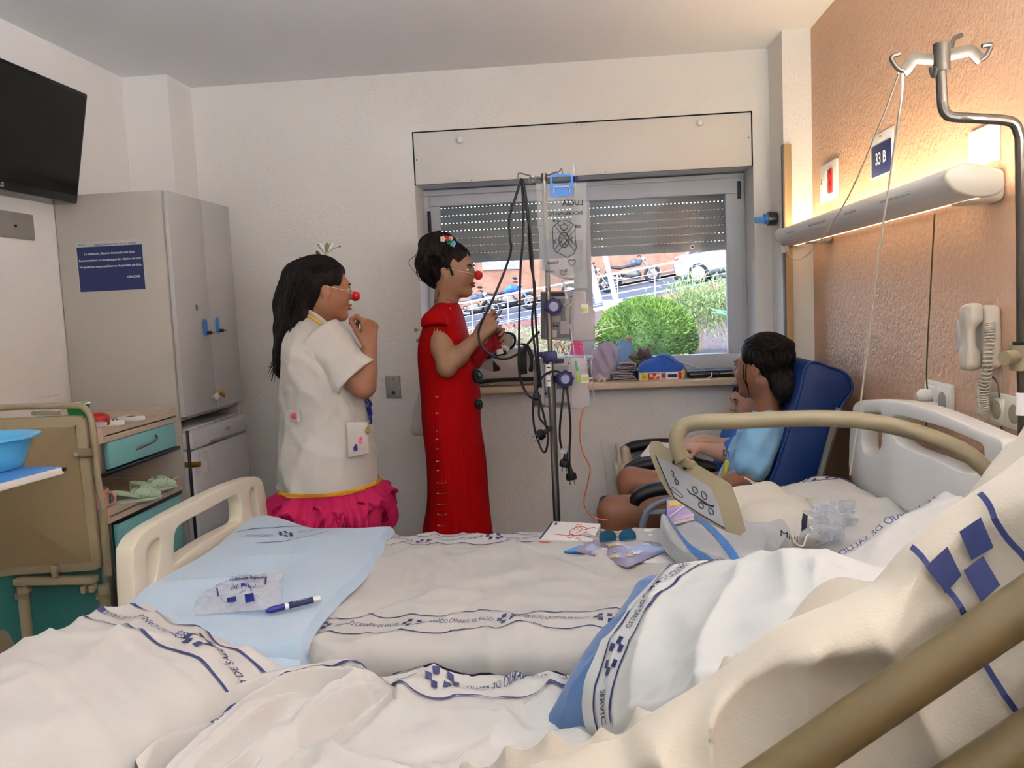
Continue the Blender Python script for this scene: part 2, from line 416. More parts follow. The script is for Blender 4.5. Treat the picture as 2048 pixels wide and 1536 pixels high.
mat('brass', '#b9924a', .3, metal=1)
mat('key_blue', '#2f7fd6', .3, spec=.7)
mat('black_plastic', '#121213', .4)
mat('black_rubber', '#0d0d0e', .45)
mat('fridge_white', '#c9c8cb', .35)
mat('teal', '#74b3b4', .4)
mat('teal_dark', '#2f7876', .5)
mat('cab_taupe', '#b7a592', .45)
mat('cab_beige', '#968a6e', .45, bump=(300, .1))
mat('cab_beige_panel', '#897a5a', .5, bump=(250, .1))
mat('sheet_white', '#bdbbb6', .85, sheen=.1, bump=(700, .12, 2, .001))
mat('sheet_grey', '#b6b8b5', .85, sheen=.1, bump=(500, .15, 2, .001))
mat('sheet_warm', '#b0a898', .85, sheen=.1, bump=(420, .25, 2, .0015))
mat('blanket_blue', '#b4cbde', .95, sheen=.4, bump=(500, .35, 2, .002))
mat('pillow_blue', '#41699b', .6, sheen=.15, bump=(500, .1))
mat('basin_blue', '#55aede', .35)
mat('mat_blue', '#4f8fd6', .5)
mat('skin1', '#95664a', .5, sss=.08, bump=(300, .08))
mat('skin2', '#9b7559', .5, sss=.08, bump=(300, .08))
mat('skin3', '#8f6147', .5, sss=.08)
mat('skin4', '#c69a82', .5, sss=.08)
mat('hair_black', '#0a0605', .5, spec=.25, bump=(60, .8, 3, .006), var=(40, '#150c0a'), aniso=(6, 6, 1))
mat('hair_brown', '#150c09', .5, spec=.25, bump=(60, .8, 3, .006), var=(40, '#22130e'), aniso=(6, 6, 1))
mat('nose_red', '#c4121d', .3, spec=.6)
mat('lip_dark', '#7a1020', .4)
mat('lip', '#a4605a', .45)
mat('eye_white', '#d8d2cc', .25)
mat('eye_dark', '#1a0f0c', .15)
mat('coat_white', '#c6c2ba', .85, sheen=.15, bump=(22, .5, 3, .012))
mat('yellow_trim', '#d9a321', .7)
mat('tulle', '#c4215f', .9, alpha=.72)
mat('tulle2', '#b01a56', .9, alpha=.8)
mat('skirt_blue', '#0f5c9e', .7)
mat('dress_red', '#a00004', .8, sheen=0, spec=.15)
mat('red_gauze', '#a81420', .8)
mat('button_red', '#b5122c', .35)
mat('gold_pin', '#d8c6a4', .3, metal=.8)
mat('tshirt_blue', '#7fb2d6', .9, sheen=.2, bump=(25, .25, 3, .008))
mat('shirt_blue2', '#3f6fc4', .9)
mat('vinyl_blue', '#02265c', .5, bump=(300, .08))
mat('vinyl_dark', '#0e3370', .4)
mat('arm_black', '#0d0d0f', .45)
mat('arm_grey', '#76808c', .4)
mat('chair_steel', '#7d7a70', .4, metal=.4)
mat('towel_grey', '#a9abae', .98, sheen=.5, bump=(420, .6, 2, .003))
mat('towel_blue', '#2f6fb8', .98, sheen=.3, bump=(420, .5, 2, .003))
mat('cloth_navy', '#1e4a7e', .85)
mat('bag_cotton', '#cfc9bd', .9, bump=(400, .3, 2, .002))
mat('paper', '#e9e7e2', .7)
mat('ink_red', '#c9564a', .7)
mat('ink_dark', '#22242e', .7)
mat('pump_grey', '#9d9a9b', .45)
mat('pump_side', '#b5aeb0', .45)
mat('pump_dark', '#4e4e50', .5)
mat('pump_mid', '#6e6d6e', .5)
mat('knob_navy', '#1c1c55', .4)
mat('knob_face', '#9092b0', .4)
mat('label_yellow', '#d8cf3a', .5)
mat('orange_line', '#d9663a', .4)
mat('clear_line', '#d8dde2', .3, alpha=.6)
mat('pink', '#f0609c', .45)
mat('green_clip', '#2fa26a', .4)
mat('green_tag', '#8fb83a', .4)
mat('duffel_grey', '#b3aaa6', .75, bump=(500, .25, 2, .001))
mat('duffel_taupe', '#9b8d89', .7, bump=(500, .25, 2, .001))
mat('duffel_black', '#0f0f11', .6, bump=(500, .25, 2, .001))
mat('swoosh', '#d4d32a', .5)
mat('plush_lblue', '#7fa9d6', .95, sheen=.6, bump=(250, .6, 3, .004))
mat('plush_brown', '#6d5650', .95, sheen=.5, bump=(250, .6, 3, .004))
mat('plush_tan', '#b59a8a', .95, sheen=.5)
mat('plush_blue', '#2a5fc0', .95, sheen=.5, bump=(250, .6, 3, .004))
mat('cloth_lilac', '#c6bcc4', .9, bump=(200, .3))
mat('mesh_bag', '#d9d0e0', .6, alpha=.55)
mat('mint', '#a6bda2', .55)
mat('cup_green', '#117a3c', .5)
mat('apple_red', '#a81a1c', .35)
mat('mug_pink', '#d9a094', .4)
mat('marker_navy', '#1b237c', .35)
mat('carton_blue', '#1d1f6b', .35)
mat('book_purple', '#8c7cc0', .35, var=(9, '#d8b9c4'))
mat('pouch_print', '#4c2048', .3, var=(30, '#6a3a60'))
mat('sun_lens', '#23566c', .08, metal=.6, var=(14, '#2a7fb0'))
mat('phone_grey', '#c2b8a6', .4)
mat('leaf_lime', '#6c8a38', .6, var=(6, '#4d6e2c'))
mat('leaf_shaded', '#566f36', .65, var=(7, '#3d5530'))
mat('leaf_dark', '#4f6f35', .65, var=(6, '#3f5c2c'))
mat('leaf_sage', '#93a56c', .7, var=(5, '#7c9460'))
mat('leaf_aloe', '#5f9a6c', .5)
mat('twig', '#a58d70', .8)
mat('twig_pale', '#94896f', .8)
mat('soil', '#4a3c36', .95, bump=(20, .8), var=(12, '#5f5048'))
mat('road_m', '#3f4149', .8, var=(3, '#474a52'))
mat('road_line', '#e0e0e2', .7)
mat('kerb_red', '#8a4a48', .8)
mat('kerb_white', '#9a968f', .8)
mat('stone_pink', '#8a6856', .85, bump=(6, .6, 4, .05), var=(2, '#7a5848'))
mat('pave_ochre', '#8a6a3c', .85)
mat('rail_white', '#b9c0cc', .4)
mat('rail_grey', '#9ba3b0', .4)
mat('car_white', '#b4bcc6', .2, coat=.6)
mat('car_glass', '#39424c', .1, spec=.7)
mat('tyre', '#1a1a1c', .8)
mat('rim', '#9aa0a8', .3, metal=.8)
mat('moto_black', '#191a1e', .4)
mat('moto_tank', '#3c4654', .25)
mat('moto_blue', '#2f5da8', .35)
mat('tail_red', '#d23a3a', .3)
mat('plate_blue', '#2b57c0', .4)
mat('box_yellow', '#dcc23a', .5)
mat('box_red', '#c2272d', .5)
mat('lamp_glow', '#fff0d0', .5, emis=('#ffe6bf', 4.6))
mat('lamp_glow_low', '#fff0d0', .5, emis=('#ffe2b8', .8))
mat('lamp_glow_cool', '#ffffff', .5, emis=('#dfeaf6', 132))
mat('added_lamp_glow', '#ffffff', .5, emis=('#dfeaf6', 80))
mat('ceil_glow', '#ffffff', .5, emis=('#f6f6ff', 16))
def thin(name, col, tr=.85, rough=.05, gloss='#ffffff'):
    m = bpy.data.materials.new(name); m.use_nodes = True; n = m.node_tree; n.nodes.clear()
    o = n.nodes.new('ShaderNodeOutputMaterial'); a = n.nodes.new('ShaderNodeBsdfTransparent'); g = n.nodes.new('ShaderNodeBsdfPrincipled'); mx = n.nodes.new('ShaderNodeMixShader'); fr = n.nodes.new('ShaderNodeLayerWeight'); mr = n.nodes.new('ShaderNodeMapRange')
    a.inputs[0].default_value = lin(col); g.inputs['Base Color'].default_value = lin(gloss); g.inputs['Roughness'].default_value = rough
    fr.inputs[0].default_value = .25; mr.inputs['To Min'].default_value = 1 - tr; mr.inputs['To Max'].default_value = min(1, (1 - tr) + .45)
    n.links.new(fr.outputs['Facing'], mr.inputs[0]); n.links.new(mr.outputs[0], mx.inputs[0]); n.links.new(a.outputs[0], mx.inputs[1]); n.links.new(g.outputs[0], mx.inputs[2]); n.links.new(mx.outputs[0], o.inputs[0])
    M[name] = m; return m
def pane_glass(name):
    m = bpy.data.materials.new(name); m.use_nodes = True; n = m.node_tree; n.nodes.clear()
    o = n.nodes.new('ShaderNodeOutputMaterial'); a = n.nodes.new('ShaderNodeBsdfTransparent'); g = n.nodes.new('ShaderNodeBsdfGlossy'); mx = n.nodes.new('ShaderNodeMixShader'); fr = n.nodes.new('ShaderNodeFresnel')
    a.inputs[0].default_value = (.97, .98, 1, 1); g.inputs['Roughness'].default_value = 0; fr.inputs[0].default_value = 1.35
    n.links.new(fr.outputs[0], mx.inputs[0]); n.links.new(a.outputs[0], mx.inputs[1]); n.links.new(g.outputs[0], mx.inputs[2]); n.links.new(mx.outputs[0], o.inputs[0]); M[name] = m
pane_glass('pane')
thin('clear_plastic', '#eef2f6', .72, .12)
thin('clear_bag', '#eef2fa', .78, .15)
thin('clear_foil', '#f4eef4', .95, .08)
thin('iv_plastic', '#f0f1ee', .84, .18)
thin('iv_fluid', '#d6e0ea', .86, .08)
thin('tulle_pink', '#d81c66', .35, .8, '#cf1d62')
thin('mesh_lilac', '#e9dcf2', .45, .7, '#d8cce2')
# ---------------------------------------------------------------- the room
XL, XR, YB, YN, ZC = -1.935, .97, 3.9, -2.4, 2.504
def struct(name, mb, m, parent=None, **k):
    o = mb.build(name, m, parent, **k); o['kind'] = 'structure'; return o
struct('floor', MB().box(((XL + XR) / 2, (YB + YN) / 2, -.05), (XR - XL + .5, YB - YN + .5, .1)), 'floor_m')
struct('ceiling', MB().box(((XL + XR) / 2, (YB + YN) / 2, ZC + .05), (XR - XL + .5, YB - YN + .5, .1)), 'ceiling_m')
struct('wall_left', MB().box((XL - .1, (YB + YN) / 2, ZC / 2), (.2, YB - YN + .5, ZC)), 'wall_white')
struct('wall_right', MB().box((XR + .1, (YB + YN) / 2, ZC / 2), (.2, YB - YN + .5, ZC)), 'wall_orange')
struct('wall_near', MB().box(((XL + XR) / 2, YN - .1, ZC / 2), (XR - XL, .2, ZC)), 'wall_white')
WX0, WX1, WZ0, WZ1, WZ2 = -.723, .783, 1.06, 2.009, 2.245
wb = MB(); th = .34; yc = YB + th / 2
wb.box(((XL - .2 + WX0) / 2, yc, ZC / 2), (WX0 - XL + .2, th, ZC)); wb.box(((WX1 + XR + .2) / 2, yc, ZC / 2), (XR + .2 - WX1, th, ZC))
wb.box(((WX0 + WX1) / 2, yc, (WZ2 + ZC) / 2), (WX1 - WX0, th, ZC - WZ2)); wb.box(((WX0 + WX1) / 2, yc, WZ0 / 2), (WX1 - WX0, th, WZ0))
struct('wall_back', wb, 'wall_back_m')
struct('wall_pillar_left', MB().box(((XL - 1.735) / 2, (3.667 + YB) / 2, ZC / 2), (-1.735 - XL, YB - 3.667, ZC)), 'wall_white')
struct('wall_pillar_right', MB().box(((.856 + XR) / 2, (3.652 + YB) / 2, ZC / 2), (XR - .856, YB - 3.652, ZC)), 'wall_back_m')
struct('trim_1', MB().box((XL + .006, 2.2, .62), (.012, 1.6, 1.15), bev=.003), 'wall_white')
struct('baseboard_back', MB().box((-.35, YB - .008, .05), (2.3, .016, .1), bev=.004), 'plastic_white')
struct('trim_2', MB().tube([spot(1203, 880, Y=3.893), spot(1212, 950, Y=3.893), spot(1220, 1040, Y=3.893)], .003, 6), 'wall_back_m')
# door behind the photographer
dr = thing('door_1', None, None, (-1.0, YN, 0)); dr['kind'] = 'structure'
MB().box((-1.0, YN + .02, 1.02), (.95, .04, 2.04), bev=.004).build('door_leaf', 'ward_door', dr); MB().tube([(-.62, YN + .04, 1.0), (-.62, YN + .09, 1.0), (-.74, YN + .09, 1.0)], .01, 8).build('door_handle', 'steel', dr)
# window with roller shutter
win = thing('window_1', None, None, (.03, 4.1, WZ0)); win['kind'] = 'structure'
WYF = 4.1
def rect_frame(mb, x0, x1, z0, z1, wdt, y0, y1, bev=.004):
    for c, s_ in ((((x0 + x1) / 2, z0 + wdt / 2), (x1 - x0, wdt)), (((x0 + x1) / 2, z1 - wdt / 2), (x1 - x0, wdt)), ((x0 + wdt / 2, (z0 + z1) / 2), (wdt, z1 - z0 - 2 * wdt)), ((x1 - wdt / 2, (z0 + z1) / 2), (wdt, z1 - z0 - 2 * wdt))):
        mb.box((c[0], (y0 + y1) / 2, c[1]), (s_[0], y1 - y0, s_[1]), bev=bev)
    return mb
rect_frame(MB(), WX0, WX1, WZ0 + .025, WZ1, .026, 4.1, 4.17).build('outer_frame', 'frame_alu', win)
s1 = rect_frame(MB(), WX0 + .022, .03, WZ0 + .048, WZ1 - .022, .052, 4.125, 4.16).build('sash', 'frame_alu', win)
MB().box(((WX0 + .05) / 2, 4.142, 1.54), (.03 - WX0 - .11, .005, .86)).build('pane', 'pane', s1)
s2 = rect_frame(MB(), -.005, WX1 - .022, WZ0 + .048, WZ1 - .022, .07, 4.085, 4.122).build('sash', 'frame_alu', win)
MB().box(((.065 + WX1 - .092) / 2, 4.103, 1.54), (WX1 - .092 - .065, .005, .8)).build('pane', 'pane', s2)
for (x, z, h) in ((WX1 - .03, 1.93, .08), (WX0 + .028, 1.86, .1)): MB().box((x, 4.083, z), (.014, .02, h), bev=.003).build('latch', 'black_plastic', win)
MB().box(((WX0 + WX1) / 2 - .0, 3.965, WZ0 + .0075), (WX1 - WX0 + .04, .27, .028), bev=.004).build('window_sill', 'sill_m', win)
bc = MB().box(((WX0 + WX1) / 2, YB + .004, (WZ1 + WZ2) / 2 - .003), (WX1 - WX0 - .012, .012, WZ2 - WZ1 - .008), bev=.002).build('shutter_box_cover', 'panel_white', win)
MB().box(((WX0 + WX1) / 2, YB + .17, (WZ1 + WZ2) / 2 + .004), (WX1 - WX0 + .02, .31, WZ2 - WZ1 - .004)).build('shutter_box', 'frame_alu', win)
rect_frame(MB(), WX0 - .002, WX1 + .002, WZ1 + .001, WZ2 + .002, .005, YB + .001, YB + .012, 0).build('box_gap', 'dark_gap', win)
for p in ((920, 281), (1400, 246)):
    c = spot(*p, Y=YB - .01); MB().lathe([(.006, 0), (.008, .008), (.014, .014), (.015, .02), (.01, .026), (0, .027)], c + V(0, .012, 0), 14, rot3(90)).build('knob', 'plastic_white', bc)
for p in ((1163, 250), (1154, 249), (1497, 275), (833, 320), (916, 361), (943, 361), (1211, 344)): MB().cyl(spot(*p, Y=YB + .0), spot(*p, Y=YB - .004), .0025, seg=8).build('screw', 'dark_gap', bc)
# roller shutter outside the glass: slats with light gaps between them
zb = 1.665; sy = 4.215; x0, x1 = WX0 + .03, WX1 - .03
sl = MB().box((0, sy, 0), (x1 - x0, .009, .0335), bev=.003).mesh('slat')
nt_ = 78; tb = MB()
for i in range(nt_): tb.box((x0 + (i + .5) * (x1 - x0) / nt_ - (x0 + x1) / 2, sy, 0), (.0118, .005, .0036))
tbm = tb.mesh('tab'); sl.materials.append(M['slat_m']); tbm.materials.append(M['slat_dark'])
MB().box(((x0 + x1) / 2, sy, zb + .022), (x1 - x0, .014, .044), bev=.003).build('shutter_bar', 'slat_m', win)
for xk in (.55,):
    MB().cyl((xk, sy - .008, zb + .022), (xk, sy - .014, zb + .022), .011, seg=14).build('stop_ring', 'plastic_white', win)
    MB().cyl((xk, sy - .010, zb + .022), (xk, sy - .016, zb + .022), .006, seg=12).build('stop_hole', 'dark_gap', win)
for i in range(9):
    z = zb + .048 + .017 + i * .0372
    for nm, me in (('slat', sl), ('slat_joint', tbm)):
        o = bpy.data.objects.new(nm, me); COL.objects.link(o); o.parent = win; o.location = V((x0 + x1) / 2, 0, z - (.0186 if nm != 'slat' else 0)) - wl(win)
# bumper strip and clip on the right pillar
bs = thing('wall_bumper', 'narrow wooden bumper strip running up the white pillar beside the orange wall', 'bumper rail', (.86, 3.64, .9))
a, b = spot(1566, 266, X=.852), spot(1583, 740, X=.852)
MB().box((.868, 3.642, 1.5), (.03, .02, 1.1), bev=.003).build('strip', 'wood_strip', bs); MB().box((.850, 3.646, 1.5), (.006, .03, 1.1), bev=.001).build('strip_edge', 'wood_edge', bs)
cl = thing('rail_clip', 'grey and blue clamp on the side of the white window pillar', 'clamp', (.84, 3.68, 1.65))
c = spot(1550, 437, X=.845)
MB().cyl(c + V(.004, 0, 0), c + V(-.03, 0, 0), .03, seg=20).build('dial', 'steel_dark', cl)
MB().cyl(c + V(-.03, 0, 0), c + V(-.045, 0, 0), .022, seg=20).build('dial_cap', 'key_blue', cl)
MB().box(c + V(-.06, .0, -.003), (.05, .012, .026), bev=.003).build('arm', 'mat_blue', cl)
# wall box with key switch on back wall
wbx = thing('key_switch_plate', 'grey metal key switch plate on the back wall between the two clowns', 'switch', spot(786, 797, Y=3.89))
c = spot(786.5, 774, Y=3.893); MB().box(c, (.068, .012, .105), bev=.002).build('plate', 'grey_plate', wbx)
MB().cyl(spot(787, 786, Y=3.888), spot(787, 786, Y=3.876), .008, seg=14).build('keyhole', 'black_plastic', wbx); MB().cyl(spot(786, 758, Y=3.888), spot(786, 758, Y=3.884), .003, seg=8).build('screw', 'dark_gap', wbx)
# ---------------------------------------------------------------- over-bed lamps on the orange wall
def bed_lamp(y0, y1, label, gm=('lamp_glow', 'lamp_glow_low'), fr=110):
    cx, cz = .87, 1.675; t = thing('over_bed_lamp', label, 'lamp', (XR, (y0 + y1) / 2, 1.6), 'over-bed lamps on the orange wall')
    R = rot3(y=14); a, b = .062, .034
    def ring(s, k0, k1, n, yy): return [V(cx, yy, cz) + R @ V(s * a * math.cos(math.radians(k)), 0, s * b * math.sin(math.radians(k))) for k in np.linspace(k0, k1, n)]
    def shell(k0, k1, s, n): 
        mb = MB(); r0 = ring(s, k0, k1, n, y0); r1 = ring(s, k0, k1, n, y1); q = ring(s - .05, k0, k1, n, y0); q1 = ring(s - .05, k0, k1, n, y1)
        L = r0 + r1 + q + q1; f = []
        for i in range(n - 1): f.append((i, i + 1, n + i + 1, n + i)); f.append((2 * n + i, 3 * n + i, 3 * n + i + 1, 2 * n + i + 1))
        f += [(0, n, 3 * n, 2 * n), (n - 1, 3 * n - 1, 4 * n - 1, 2 * n - 1)]; return mb.add(L, f)
    shell(min(fr, 138), 288, 1, 24).build('housing_front', 'plastic_white', t, 60)
    shell(-34, 30, 1, 10).build('housing_back', 'plastic_white', t, 60)
    if fr < 120: shell(32, fr - 2, .98, 16).build('upper_diffuser', gm[0], t, 60)
    else:  # lamps out of view: bare tube and shield added to steer light off the beds
        MB().cyl((cx, y0 + .03, cz + .052), (cx, y1 - .03, cz + .052), .014, seg=12).build('lamp_tube', gm[0], t); MB().box((cx - .06, (y0 + y1) / 2, cz + .027), (.004, y1 - y0, .056)).build('added_shield', 'plastic_white', t)
    shell(290, 324, .98, 6).build('lower_diffuser', gm[1], t, 60)
    for yy, s_ in ((y0, -1), (y1, 1)):
        mb = MB(); r0 = ring(1.04, 0, 360, 37, yy)[:-1]; r1 = ring(1.04, 0, 360, 37, yy + s_ * .012)[:-1]; r2 = ring(.93, 0, 360, 37, yy + s_ * .018)[:-1]
        f = [(i, (i + 1) % 36, 36 + (i + 1) % 36, 36 + i) for i in range(36)] + [(36 + i, 36 + (i + 1) % 36, 72 + (i + 1) % 36, 72 + i) for i in range(36)] + [tuple(range(36)), tuple(range(107, 71, -1))]
        mb.add(r0 + r1 + r2, f).build('end_cap', 'plastic_cream', t, 60)
    for yy in (y0 + .11, y1 - .2):
        MB().box((.925, yy, cz - .004), (.09, .11, .075), bev=.018, seg=3).build('wall_bracket', 'plastic_cream', t)
    for yy in np.linspace(y0 + .3, y1 - .25, 4): MB().box(V(cx, yy, cz) + R @ V(-.058, 0, -.008), (.004, .16 + .05 * math.sin(yy * 9), .012), R, bev=.001).build('adhesive_residue', 'sheet_grey', t)
    MB().box((cx - .03, y1 - .03, cz - .05), (.03, .03, .03), bev=.006).build('pull_switch', 'plastic_white', t)
    return t
bed_lamp(1.985, 3.62, 'long white lamp over the far bed below the 33 B sign, scuffed along its front', fr=119)
bed_lamp(-.25, 1.35, 'long white lamp on the orange wall over the near bed', ('lamp_glow_cool', 'lamp_glow_low'), 138)
bed_lamp(-2.1, -.5, 'added lamp on the orange wall behind the camera, put there to brighten the room', ('added_lamp_glow', 'lamp_glow_low'), 165)  # unseen third lamp, added to brighten walls and ceiling
# ---------------------------------------------------------------- plates, signs and sockets
def wallrect(y_far, y_near, z0, z1, th, bev=.003): return MB().box((XR - th / 2, (y_far + y_near) / 2, (z0 + z1) / 2), (th, abs(y_far - y_near), z1 - z0), bev=bev)
WF = lambda y, z, off: plane_fn((XR - off, y, z), (0, -1, 0), (0, 0, 1))   # text plane on right wall: x axis runs towards the camera
sg = thing('room_sign', 'white sheet with navy field reading 33 B, pinned to the orange wall', 'sign', (XR, 2.84, 1.8))
wallrect(2.94, 2.738, 1.802, 1.938, .003, .0005).build('sheet', 'print_white', sg); f_ = wallrect(2.926, 2.752, 1.807, 1.905, .005, .0005).build('field', 'navy', sg)
put_text(MB(), '33 B', .052, WF(2.838, 1.842, .0062), bold=.012).build('lettering', 'print_white', sg, 0)
MB().sph((XR - .005, 2.842, 1.925), .004, 8, 6).build('pin', 'brass', sg)
cp = thing('nurse_call_plate', 'white call plate with red sockets on the orange wall by the pillar', 'switch', (XR, 3.4, 1.79))
wallrect(3.508, 3.292, 1.79, 1.933, .01).build('plate', 'plastic_white', cp); rs = wallrect(3.385, 3.338, 1.815, 1.905, .016).build('red_socket', 'box_red', cp)
for z in (1.84, 1.882): MB().cyl((XR - .015, 3.361, z), (XR - .0185, 3.361, z), .017, seg=18).build('socket_face', 'apple_red', rs)
wallrect(3.475, 3.415, 1.815, 1.905, .012, .001).build('blank_module', 'print_white', cp)
for z in (1.875, 1.862): wallrect(3.49, 3.481, z, z + .009, .013, .001).build('button', 'grey_plate', cp)
bp = tag(wallrect(2.222, 2.072, 1.728, 1.818, .008).build('blank_plate', 'plastic_white'), 'plain white blank cover plate on the orange wall above the lamp bracket', 'cover plate')
# white double socket with plug and adaptor
s_ = thing('white_socket', 'white double wall socket with plugs, above the far headboard', 'socket', (XR, 2.39, 1.12))
wallrect(2.478, 2.305, 1.1, 1.19, .012, .004).build('plate', 'plastic_white', s_)
for y in (2.435, 2.348):
    wallrect(y + .034, y - .034, 1.108, 1.176, .016, .002).build('module', 'plastic_white', s_); MB().cyl((XR - .0155, y, 1.142), (XR - .017, y, 1.142), .026, seg=20).build('socket_well', 'grey_plate', s_)
MB().lathe([(.018, 0), (.018, .02), (.014, .03), (.006, .035), (0, .036)], (XR - .017, 2.425, 1.152), 16, rot3(y=-90)).build('plug', 'plastic_white', s_)
MB().box((XR - .05, 2.395, 1.118), (.075, .045, .036), bev=.008).build('adaptor', 'plastic_white', s_)
s_ = thing('beige_socket', 'beige double wall socket beside the drip pole', 'socket', (XR, 2.03, 1.12))
wallrect(2.092, 1.93, 1.12, 1.195, .012, .004).build('plate', 'plastic_cream', s_)
for y in (2.052, 1.972):
    wallrect(y + .03, y - .03, 1.128, 1.186, .015, .002).build('module', 'plastic_cream', s_); MB().cyl((XR - .0145, y, 1.157), (XR - .0165, y, 1.157), .022, seg=20).build('socket_well', 'cab_beige', s_)
# telephone
ph = thing('wall_telephone', 'beige corded telephone hanging on the orange wall', 'telephone', (XR, 2.08, 1.25))
Rp = rot3(x=-4)
hb = Soft(.0045, .012); hb.box((.95, 2.085, 1.325), (.021, .031, .074), .014, Rp); hb.build('base', 'phone_grey', ph)
hs = Soft(.004, .016); hs.box((.905, 2.085, 1.325), (.0105, .025, .07), .01, Rp)
for dz in (-.052, .055): hs.box((.913, 2.085 - dz * .07, 1.325 + dz), (.016, .0275, .025), .012, Rp)
hs.build('handset', 'phone_grey', ph)
MB().box((.945, 2.085, 1.33), (.012, .03, .05), bev=.003).build('keypad', 'ink_dark', ph)
def coil(pts, r, turns, name, parent, m='phone_grey', wr=.0022):
    P = catmull([V(p) for p in pts], 60); n = len(P); out = []
    for i, p in enumerate(P):
        t = (P[min(i + 1, n - 1)] - P[max(i - 1, 0)]).normalized(); a = V(1, 0, 0) - t * t.x; a.normalize(); b = t.cross(a); w_ = 2 * math.pi * turns * i / n
        out.append(p + a * (r * math.cos(w_)) + b * (r * math.sin(w_)))
    return MB().tube(out, wr, 5).build(name, m, parent)
coil([(.935, 2.043, 1.36), (.932, 2.035, 1.32), (.93, 2.045, 1.25), (.935, 2.07, 1.19), (.94, 2.08, 1.155), (.94, 2.088, 1.15), (.94, 2.09, 1.19), (.94, 2.085, 1.225)], .0105, 52, 'coiled_cord', ph)
MB().tube([(.94, 2.08, 1.262), (.95, 2.065, 1.235), (.955, 2.045, 1.21), (.962, 2.04, 1.1), (.965, 2.035, .9)], .0022, 6, smooth=6).build('line_cord', 'plastic_beige', ph)
lh = thing('leaflet_holder', 'clear leaflet holder stuffed with dark items behind the wall telephone', 'holder', (XR, 2.16, 1.29))
MB().box((.93, 2.165, 1.325), (.004, .075, .075), bev=.001).build('front_sheet', 'clear_plastic', lh); MB().box((.95, 2.165, 1.289), (.04, .075, .003)).build('tray', 'clear_plastic', lh)
for i, (dz, dx) in enumerate(((.0, 0), (.01, .012), (.018, .022))): MB().box((.936 + dx, 2.155 - .004 * i, 1.335 + dz), (.008, .05, .09), rot3(x=4 * i), bev=.003).build('dark_case', 'black_plastic' if i != 1 else 'steel_dark', lh)
# ---------------------------------------------------------------- bed-mounted drip pole at the right
iv = thing('bed_drip_pole', 'grey bed-mounted drip pole with bent top and hook crossbar at the right', 'drip pole', (.79, 1.62, 0)); Y_ = 1.62
q = lambda x, y, d=0: spot(x, y, Y=Y_ + d)
pole = MB().tube([q(1881, 135), q(1884, 190), q(1886, 214), q(1893, 228), q(1908, 234), q(1960, 237), q(2005, 240), q(2028, 247), q(2038, 268), q(2041, 300), q(2043, 500), q(2044, 720), q(2046, 900), V(q(2046, 900).x, Y_, .3)], .0092, 12, smooth=5).build('pole', 'pole_bronze', iv)
cb = MB()
hub = q(1883, 122); cb.cyl(hub + V(0, 0, .03), hub + V(0, 0, -.018), .0145, seg=16)
cb.build('hub', 'pole_bronze', iv)
def strap(pts, name, w=.011, t=.0028): return MB().tube([p for p in pts], w, 8, flat=((0, 0, 1), t / w), smooth=4).build(name, 'pole_bronze', iv)
for pts in ([q(1878, 120), q(1850, 118), q(1828, 118), q(1815, 135), q(1805, 144)], [q(1890, 112), q(1925, 104), q(1942, 102), q(1956, 115), q(1963, 122)]): strap(pts, 'crossbar')
for pts in ([q(1808, 143), q(1795, 136), q(1784, 120), q(1786, 112), q(1800, 108)], [q(1960, 121), q(1972, 113), q(1982, 92), q(1978, 90), q(1964, 92)], [q(1901, 108, .0), q(1904, 88, .02), q(1910, 76, .03), q(1923, 70, .04)], [q(1862, 136, -.01), q(1867, 152, -.02), q(1872, 134, -.03)]):
    MB().tube(pts, .0042, 8, smooth=5).build('hook', 'pole_bronze', iv)
MB().cyl(q(2043, 690), q(2043, 740), .02, seg=18).build('clamp', 'beige_light', iv); MB().cyl(q(2043, 712), q(2008, 716, -.02), .013, seg=16).build('clamp_knob', 'beige_light', iv); MB().cyl(q(2042, 690), q(2042, 683), .0145, seg=16).build('collar', 'black_plastic', iv); MB().cyl(q(2044, 785), q(2044, 830), .0105, seg=14).build('label_wrap', 'print_white', iv)
cc = thing('call_cord', 'thin white call cord looped over the drip pole hook and down to the far bed', 'cord', (.6, 1.7, .9))
MB().tube([spot(1574, 503, Y=3.55), spot(1592, 520, Y=3.4), spot(1625, 500, Y=3.1), spot(1690, 405, Y=2.6), spot(1755, 260, Y=2.0), spot(1798, 146, Y=1.64)], .0022, 6, smooth=8).build('upper_strand', 'plastic_cream', cc)
MB().tube([spot(1806, 143, Y=1.62), spot(1803, 190, Y=1.64), spot(1785, 320, Y=1.8), spot(1762, 480, Y=1.95), spot(1742, 640, Y=2.1), spot(1722, 800, Y=2.25), spot(1700, 950, Y=2.4)], .0024, 6, smooth=8).build('lower_strand', 'plastic_cream', cc)
tag(MB().tube([spot(1869, 428, Y=2.32), spot(1862, 560, Y=2.36), spot(1853, 740, Y=2.4), spot(1856, 800, X=.95), spot(1850, 880, X=.95)], .0022, 6, smooth=8).build('lamp_pull_cord', 'plastic_beige'), 'brown cord hanging straight down from the over-bed lamp to the white socket', 'cord')
